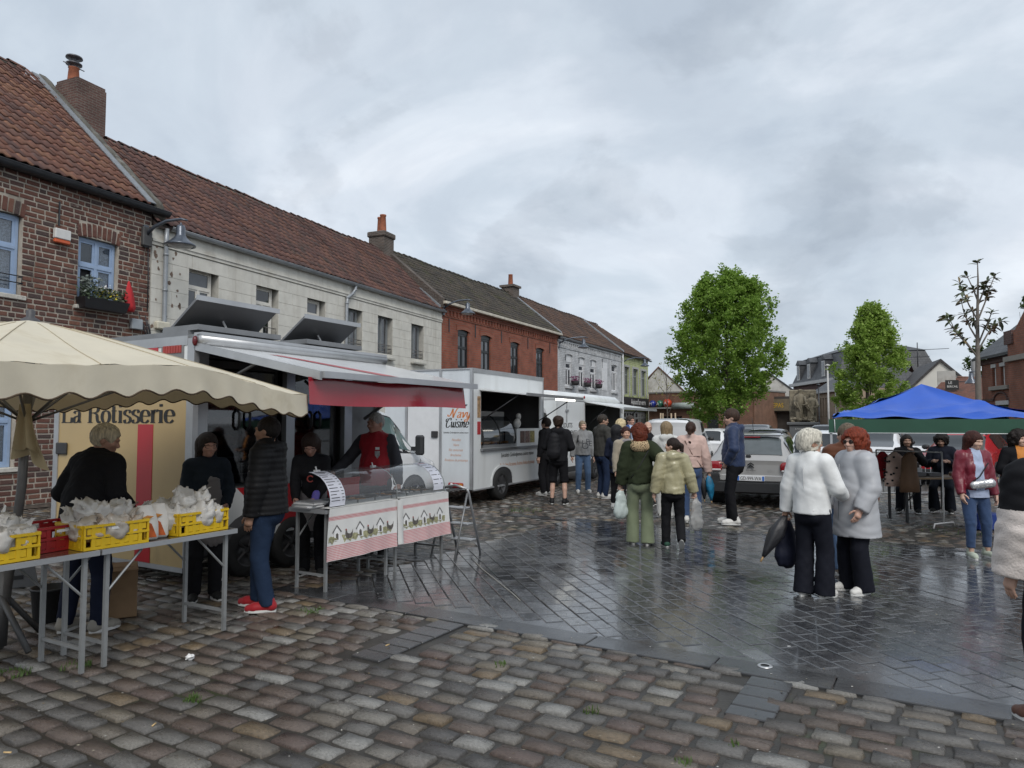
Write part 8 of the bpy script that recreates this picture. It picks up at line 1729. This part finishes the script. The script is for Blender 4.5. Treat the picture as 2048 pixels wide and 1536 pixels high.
m=MB();m.smooth=True;m.tube([(.03+.035*math.cos(t),-.285,1.165+.035*math.sin(t))for t in[.6+5.0*k/14 for k in range(15)]],.008,6);m.build('apron_emblem',HENR,a_['ro']);part_blob(a_['ro'],'purple_glove',pm('nitrile',(.13,.10,.42),.5,.15),[('e',(.10,-.36,.885),(.055,.06,.06)),('c',(.10,-.34,.93),(.11,-.31,.99),.042,.045)],(-.02,-.46,.78),(.22,-.22,1.06),.009)
px=RF.pt(2.28,-.50);a_=person(px,-12,1.80,'person with grey hair in a red vest behind the counter',(cloth((.30,.010,.018),.75),dict(hem=.86,th=.022,collar=.05,two=('sleeves',cloth((.045,.045,.052),.8)),belly=.02)),(CHAR,'straight'),(.03,.03,.03),('crop',(.36,.35,.33),6),(.44,.235,.165),'m',dict(lh=(.30,-.04,.88),rh=(-.46,-.16,1.02),yaw=-22,nod=4,bulk=1.10));e=MB();e.prism([(-.03,1.25),(.03,1.25),(.03,1.20),(0,1.16),(-.03,1.20)],-.178,-.172,'y');e.build('chest_badge',pm('badge_grey',(.35,.35,.36),.6,.4,40),a_['ro'],(.085,.012,.02));e=MB();e.box(-.025,.025,-.176,-.172,1.265,1.295);e.build('chest_patch',lit_m,a_['ro'],(.085,.012,.02))
px=gnd(1117,1008);a_=person(px,168,1.80,'person in black shorts with a black backpack seen from behind',(BLACKC,dict(hem=.84,th=.028,hood=True,flare=1.06)),(BLACKC,'straight'),(.015,.015,.016),('mop',(.030,.018,.012),7),FAIR,'m',dict(lh=(.17,-.22,1.08),rh=(-.17,-.22,1.08),lf=(.13,.0,0),rf=(-.13,.02,0),yaw=10),showface=False,shorts=True);part_blob(a_['ro'],'backpack',cloth((.012,.012,.014),.6),[('c',(.06,.20,1.30),(.06,.22,1.02),.11,.14,.03,.7)],(-.16,.05,.80),(.28,.42,1.46),.012)
px=gnd(1092,990);person((px[0],px[1]),235,1.78,'person in black partly hidden by the one with a backpack',(BLACKC,dict(hem=.80,th=.025,collar=.03)),(BLACKC,'straight'),(.45,.45,.44),('short',(.02,.014,.012),8),FAIR,'m',dict(),res=.017)
px=gnd(1166,985);a_=person(px,4,1.72,'person in a grey lettered jumper and blue jeans facing the square',(cloth((.22,.225,.23),.9),dict(hem=.90,th=.028,collar=.08,flare=1.06,sr=1.1,band=True,name='jumper')),(DENIML,'jeans'),WHSHOE,('bun',(.22,.18,.13),9),FAIR,'f',dict(lh=(.27,-.03,.82),rh=(-.27,-.03,.82),yaw=10,bulk=1.10,lf=(.12,0,0),rf=(-.12,0,0)))
for t_,x_,z_,s_ in(('H',-.16,1.13,.19),('O',-.075,1.05,.22),('P',.03,1.17,.18),('E',.095,1.12,.18)):text('jumper_letter',t_,pm('letter_grey',(.045,.048,.055),.9,.1),a_['ro'],(x_,-.262,z_),(math.pi/2-.08,0,0),s_,0)
strap(a_['ro'],[(-.13,-.14,1.38),(-.15,-.16,1.22)],BPL,.014)
px=gnd(1206,996);person(px,118,1.86,'person with shaved head and dark grey jacket seen from the side',(cloth((.045,.044,.040),.7),dict(hem=.86,th=.03,collar=.05,hood=False)),(DENIMD,'jeans'),WHSHOE,('crop',(.035,.028,.022),10),(.40,.24,.17),'m',dict(lh=(.16,-.24,1.0),rh=(-.16,-.22,1.0),yaw=-20,nod=6,bulk=1.08),'dark')
px=gnd(1236,1018);person(px,150,1.62,'person in a navy coat and dark knitted hat seen from behind',(NAVY,dict(hem=.74,th=.028,collar=.03)),(BLACKC,'slim'),WHSHOE,('hood',(.012,.012,.014),2),FAIR,'f',dict(lh=(.16,-.20,.98),rh=(-.18,-.12,.92),yaw=-30),showface=True,res=.015)
px=gnd(1262,972);person(px,20,1.86,'person in a blue jacket and pale shirt behind the crowd',(cloth((.020,.06,.20),.7),dict(hem=.86,th=.022,collar=.03,two=('front',cloth((.40,.50,.66),.7)))),(CHAR,'straight'),(.03,.03,.03),('short',(.045,.035,.028),11),RUDDY,'m',dict(yaw=15),'dark',res=.017)
px=gnd(1243,980);person(px,160,1.74,'person with pale blond hair and dark coat in the crowd',(cloth((.08,.09,.11),.8),dict(hem=.80,th=.03,collar=.04)),(CHAR,'straight'),(.03,.03,.03),('curly',(.55,.45,.27),12),FAIR,'f',dict(),res=.017,showface=False)
px=gnd(1253,1034);a_=person(px,8,1.60,'person in a beige coat with grey and pink scarf and red trainers',(cloth((.30,.26,.20),.8),dict(hem=.74,th=.03,scarf=cloth((.26,.24,.25),.9,.6,40))),(BLACKC,'slim'),(.42,.015,.02),('short',(.035,.012,.010),13),(.46,.27,.19),'f',dict(lh=(.24,-.12,.86),rh=(-.23,-.10,.80),bulk=1.05));strap(a_['ro'],[(-.13,-.16,1.30),(-.13,-.20,1.0),(-.14,-.20,.82)],pm('mustard',(.36,.28,.05),.7,.1),.03,'bag_strap')
px=gnd(1281,1088);ol=person(px,172,1.64,'person with red curls in an olive sweater and sage trousers',(cloth((.026,.034,.018),.9,.4),dict(hem=.88,th=.036,flare=1.06,sr=1.2,band=True,name='sweater',wr=.007)),(cloth((.17,.20,.125),.85),'wide',.02),WHSHOE,('curly',(.10,.020,.008),3),FAIR,'f',dict(lh=(.30,.0,.78),rh=(-.46,.10,1.00),rep=(-.5,.8,-.3),lf=(.11,-.03,0),rf=(-.10,.05,0),bulk=1.04,grip=(1,0)),showface=False)
lm=pm('leopard',(.35,.25,.15),.9,.2,10);n_,l_,b_=tree_of(lm);vo=n_.new('ShaderNodeTexVoronoi');vo.inputs['Scale'].default_value=42;tcn=n_.new('ShaderNodeTexCoord');l_(tcn.outputs['Object'],vo.inputs['Vector']);cr_2=n_.new('ShaderNodeValToRGB');cr_2.color_ramp.elements[0].position=.32;cr_2.color_ramp.elements[0].color=(.03,.02,.012,1);cr_2.color_ramp.elements[1].position=.40;cr_2.color_ramp.elements[1].color=(.42,.31,.18,1);l_(vo.outputs['Distance'],cr_2.inputs[0]);l_(cr_2.outputs[0],b_.inputs['Base Color'])
part_blob(ol['ro'],'leopard_hood',lm,[('e',(0,.125,1.42),(.135,.075,.09)),('c',(.10,.03,1.45),(-.10,.03,1.45),.05,.05)],(-.24,-.06,1.26),(.24,.26,1.58),.011);strap(ol['ro'],[(-.12,.125,1.36),(.0,.165,1.15),(.13,.13,.96)],CHAR,.008,'bag_strap')
px=gnd(1347,1096);gi=person(px,176,1.47,'child with dark ponytail in a shiny pale gold jacket',(pm('gold_satin',(.36,.33,.20),.28,.12,7,bump=.7,bs=14,coat=.2),dict(hem=.86,th=.034,hood=True,flare=1.08,sr=1.2,wr=.009,band=True)),(BLACKC,'straight',.03),(.03,.08,.055),('pony',(.022,.014,.011),4),FAIR,'f',dict(lh=(.30,.02,.80),rh=(-.36,.0,.78),yaw=62,lf=(.10,-.10,0),rf=(-.09,.22,.11),grip=(0,1)))
px=gnd(1297,1010);person(px,60,1.70,'person with bald crown and dark jacket behind the red curls',(BLACKC,dict(hem=.82,th=.03,collar=.05)),(CHAR,'straight'),(.03,.03,.03),('bald',(.18,.16,.14),5),(.50,.31,.23),'m',dict(yaw=-60,nod=10),'dark',res=.016)
px=gnd(1333,1035);a_=person(px,176,1.69,'person with long blond hair in a white hooded jacket',(cloth((.56,.57,.55),.8),dict(hem=.84,th=.032,hood=True)),(cloth((.5,.5,.48),.8),'straight'),WHSHOE,('long',(.23,.17,.10),6),FAIR,'f',dict(yaw=20),res=.014,showface=False);strap(a_['ro'],[(-.10,.13,1.40),(-.13,.155,1.15),(-.15,.14,.98)],BPL,.013)
px=gnd(1384,1044);pk_=person(px,170,1.69,'person with brown ponytail in a pale pink jacket and jeans',(cloth((.56,.40,.35),.75),dict(hem=.94,th=.030,flare=1.04,sr=1.2,collar=.04)),(DENIM,'jeans'),WHSHOE,('pony',(.040,.020,.014),7),FAIR,'f',dict(lh=(.20,-.22,1.02),rh=(-.30,.02,.80),yaw=-8,bulk=1.05,grip=(0,1)),showface=False);strap(pk_['ro'],[(.11,.12,1.40),(0,.165,1.18),(-.16,.11,.96)],cloth((.12,.07,.05),.6),.009,'bag_strap')
q=MB();q.grid(lambda a,c:(-.155+.31*a,.150+.02*(1-c)-.03*(2*a-1)**2,1.14+.18*c),10,3);q.build('back_flap',cloth((.52,.37,.32),.75),pk_['ro'])
px=gnd(1466,1048);person(px,249,1.90,'person with glasses in a navy hooded jacket and white trainers',(NAVYJ,dict(hem=.86,th=.030,hood=True,flare=1.03)),(BLACKC,'slim'),WHSHOE,('short',(.045,.026,.018),14),(.52,.32,.25),'m',dict(lh=(.165,-.06,.93),rh=(-.165,-.06,.93),lep=(1,.6,-.2),rep=(-1,.6,-.2),yaw=6,nod=10,lf=(.08,.03,0),rf=(-.08,-.05,0),hip=(0,.02)),'dark')
px=gnd(1628,1193);wh=person(px,130,1.60,'person with white hair in a white jacket holding a black umbrella',(cloth((.70,.71,.70),.7),dict(hem=.86,th=.030,collar=.05,flare=1.08,sr=1.1,wr=.0045,ws=.7,band=True)),(cloth((.009,.010,.016),.8),'wide',.03),WHSHOE,('set',(.56,.53,.45),15),(.46,.27,.19),'f',dict(rh=(-.20,-.27,1.04),lh=(.30,.02,.80),yaw=-42,lf=(.10,.03,0),rf=(-.10,-.03,0),bulk=1.06,grip=(1,0)),'gold',res=.0115)
px=gnd(1700,1150);person(px,165,1.66,'person with short brown hair in a rust padded jacket',(cloth((.10,.032,.012),.7),dict(hem=.80,th=.04,puff=.07,collar=.04,wr=.003)),(DENIML,'jeans'),(.26,.20,.15),('short',(.13,.10,.07),16),FAIR,'m',dict(yaw=30),showface=False)
px=gnd(1716,1184);sv=person(px,-78,1.60,'person with red curly hair and sunglasses in a silver grey coat',(pm('silver_coat',(.40,.41,.43),.42,.08,6,bump=.12,bs=20,bdet=2),dict(hem=.60,th=.045,hood=True,flare=1.26,sr=1.12,wr=.005,ws=.7)),(cloth((.009,.010,.016),.8),'wide',.03),WHSHOE,('curly',(.17,.032,.014),8),(.55,.33,.25),'f',dict(lh=(.23,-.12,.90),rh=(-.20,-.20,.92),yaw=14,lf=(.10,0,0),rf=(-.11,-.02,0),bulk=1.10),'sun',res=.0115)
strap(wh['ro'],[(-.05,.150,.905),(-.10,.145,.905)],lit_m,.016,'waist_tab');strap(wh['ro'],[(0,.172,1.36),(0,.166,1.15),(0,.150,.90)],cloth((.52,.53,.53),.8),.0035,'back_seam')
strap(sv['ro'],[(.205,-.06,.90),(.225,-.03,.76)],CHAR,.007,'pocket_zip');strap(sv['ro'],[(.0,-.19,1.36),(.0,-.205,1.1),(0,-.215,.62)],cloth((.25,.26,.27),.6),.006,'front_zip')
px=gnd(1818,1035);DK=cloth((.008,.008,.010),.8);person((px[0]*1.075,px[1]*1.075),-28,1.66,'person with long dark hair in black leaning on a stool under the tent',(DK,dict(hem=.84,th=.03,collar=.03)),(cloth((.012,.014,.02),.8),'straight'),(.02,.02,.02),('long',(.012,.009,.008),9),(.30,.18,.13),'f',dict(lh=(.12,-.26,1.15),rh=(-.10,-.24,1.02),yaw=10,sit=.68,lf=(.14,-.30,0),rf=(-.16,-.22,0)),res=.014)
px=gnd(1888,1035);person((px[0]*1.075,px[1]*1.075),-36,1.68,'person with dark curls in a navy coat on a stool under the tent',(cloth((.008,.010,.018),.8),dict(hem=.70,th=.03,collar=.03)),(cloth((.010,.012,.018),.8),'flare'),(.02,.02,.02),('curly',(.012,.009,.008),10),(.30,.18,.13),'f',dict(lh=(.14,-.24,.96),rh=(-.14,-.24,.96),nod=16,sit=.68,lf=(.13,-.28,0),rf=(-.13,-.26,0)),res=.014)
for k,(u,dx,dy,lb)in enumerate(((1818,.1,1.08,'black bar stool under the person with long hair'),(1888,.1,.98,'black bar stool under the person in the navy coat'))):
 p=gnd(u,1035);ro=empty('bar_stool',(p[0]*1.075+.01,p[1]*1.075+.06,0),.3*k,lb,'stool','stools under the tent');m=MB();m.smooth=True;m.lathe([(.01,.58),(.17,.58),(.18,.60),(.17,.625),(.01,.63)],18);m.build('seat',BPL,ro)
 for j in range(4):t=.8+j*math.pi/2;m=MB();m.smooth=True;m.tube([(.12*math.cos(t),.12*math.sin(t),.58),(.21*math.cos(t),.21*math.sin(t),0)],.012,6);m.build('leg',BPL,ro)
 m=MB();m.smooth=True;m.tube([(.18*math.cos(t),.18*math.sin(t),.24)for t in[2*math.pi*q/16 for q in range(17)]],.008,5);m.build('foot_ring',BPL,ro)
px=gnd(1953,1114);bu=person(px,-4,1.56,'person in a burgundy leather jacket with a silver belt bag',(pm('burgundy_leather',(.16,.014,.028),.38,.12,8,bump=.5,bs=16),dict(hem=.93,th=.026,collar=.02,two=('front',cloth((.36,.42,.56),.7)))),(DENIM,'slim',.14),(.40,.44,.36),('bob',(.045,.014,.010),17),(.52,.32,.25),'f',dict(lh=(.24,-.06,.86),rh=(-.22,-.10,.88),yaw=22,nod=10,lf=(.16,.02,0),rf=(-.10,-.06,0),bulk=1.10),res=.0115)
part_blob(bu['ro'],'shirt',cloth((.36,.42,.56),.7),[('c',(0.01,-.015,1.12),(.01,-.01,.84),.150,.168,.03,.82)],(-.24,-.24,.82),(.26,.22,1.14),.012,.005);part_blob(bu['ro'],'belt_bag',pm('silver_foil',(.50,.50,.51),.25,.15,9,metal=.7,bump=.4,bs=22),[('c',(-.10,-.185,1.0),(.12,-.19,1.03),.055,.06,.03,.6)],(-.24,-.30,.88),(.26,-.06,1.16),.010,.004);strap(bu['ro'],[(-.13,-.17,1.03),(-.02,-.185,1.12),(.12,-.14,1.30)],CHAR,.008,'bag_strap')
px=gnd(2046,1090);person(px,-20,1.56,'person with dark curls and an orange bag at the tent edge',(BLACKC,dict(hem=.84,th=.03,two=('front',cloth((.55,.20,.03),.6)))),(BLACKC,'straight'),(.03,.03,.03),('curly',(.020,.015,.013),11),FAIR,'f',dict(lh=(.14,-.24,1.12),rh=(-.14,-.22,1.12),yaw=25),res=.014)
px=gnd(2128,1452);FLEECE=pm('fleece',(.60,.54,.50),.95,.10,12,bump=.6,bs=75,sheen=.4);person(px,185,1.66,'person in a pink white fleece with black shoulders seen from behind',(FLEECE,dict(hem=.86,th=.055,flare=1.06,sr=1.3,two=(1.24,BLACKC),band=True,scarf=cloth((.50,.42,.32),.95,.8,50),wr=.007)),(cloth((.011,.011,.016),.8),'slim',.03),(.10,.045,.03),('short',(.12,.11,.10),18),FAIR,'f',dict(bulk=1.02,lh=(.26,-.04,.80),rh=(-.28,-.06,.84),lf=(.12,0,0),rf=(-.13,.04,0)),showface=False,res=.011)
p=HA.pt(1.02,.34);person((p[0],p[1]),60,1.66,'person looking out of the open window above the flower box',(cloth((.03,.03,.035),.8),dict(hem=.9,th=.02)),(CHAR,'straight'),(.03,.03,.03),('short',(.05,.04,.03),19),FAIR,'m',dict(),res=.018,z0=3.45)
def hung_bag(name,p,mat,w,h,label,cat='bag',seed=1,hand=None):
 ro=empty(name,(p[0],p[1],p[2]),.3,label,cat);F_=Fld((-w,-w*.7,-h*1.15),(w,w*.7,.08),.012);F_.cone((0,0,-h*.25),(0,0,-h*.80),w*.42,w*.72,0,flat=.55);F_.cone((0,0,-.02),(0,0,-h*.3),.018,w*.4,.03,flat=.6);F_.wrinkle(.006,seed,1.0);V,Q=F_.mesh();link('bag_body',np_mesh('bag',V,Q,[mat]),ro);return ro
WBAG=translucent(pm('carrier_white',(.62,.70,.68),.35,.12,8,bump=.6,bs=18),.3,(.7,.75,.72));CBAG=translucent(pm('carrier_clear',(.50,.50,.48),.25,.35,7,bump=.6,bs=14,alpha=.62,dirt=((.34,.22,.16),9,.56,.70)),.3,(.6,.6,.6))
hp=ol['hand'](ol['wl']);hung_bag('carrier_bag',(hp.x,hp.y,hp.z-.07),WBAG,.15,.40,'pale plastic carrier bag held by the person in olive',seed=2)
hp=gi['hand'](gi['wr']);hung_bag('carrier_bag',(hp.x+.03,hp.y,hp.z-.07),CBAG,.14,.44,'clear plastic bag with food held by the child in gold',seed=3)
def umbrella(name,a,b,mat,label,r=.06,handle=None,tipm=None):
 a,b=Vector(a),Vector(b);ro=empty(name,a,0,label,'umbrella');d=b-a;m=MB();m.smooth=True;n=16;rings=[];x=d.orthogonal().normalized();y=d.cross(x).normalized()
 for f,q in((0,.25),(.06,.45),(.2,.8),(.38,1.0),(.6,.75),(.8,.45),(.95,.2)):rings.append([tuple(d*f+(x*math.cos(t)+y*math.sin(t))*r*q*(1+.16*math.sin(4*t+f*5)))for t in[2*math.pi*j/n for j in range(n)]])
 m.loft(rings,True,True);m.build('folded_canopy',mat,ro);m=MB();m.smooth=True;m.tube([tuple(d*.94),tuple(d*1.06)],.010,6);m.build('tip',tipm or pm('brass_tip',(.35,.22,.10),.5,.1),ro);m=MB();m.smooth=True;m.tube([tuple(-d*.16),tuple(d*.02)],.010,6);m.build('handle',BPL,ro)
hp=wh['hand'](wh['wl']);tp=gnd(1524,1118,.34);umbrella('folded_umbrella',(hp.x,hp.y,hp.z-.06),(tp[0]+.0,tp[1],.34),pm('umbrella_black',(.014,.014,.017),.45,.1,bump=.4,bs=20),'folded black umbrella pointing down from the hand with white sleeve',.075)
hung_bag('handbag',(hp.x+.04,hp.y+.10,hp.z-.10),cloth((.011,.013,.026),.6,.3,key='bag'),.19,.46,'navy cloth handbag held with the black umbrella',seed=4)
hp=pk_['hand'](pk_['wr']);umbrella('folded_umbrella',(hp.x,hp.y,hp.z-.06),(hp.x+.05,hp.y,hp.z-.52),pm('umbrella_teal',(.012,.16,.30),.5,.5,9),'folded blue and green umbrella hanging by the pink jacket',.075);umbrella('folded_umbrella',(hp.x-.08,hp.y+.04,hp.z-.10),(hp.x-.06,hp.y+.04,hp.z-.50),pm('umbrella_black2',(.013,.013,.015),.5,.1),'short folded black umbrella beside the blue one',.06)
print('objects',len(bpy.data.objects))
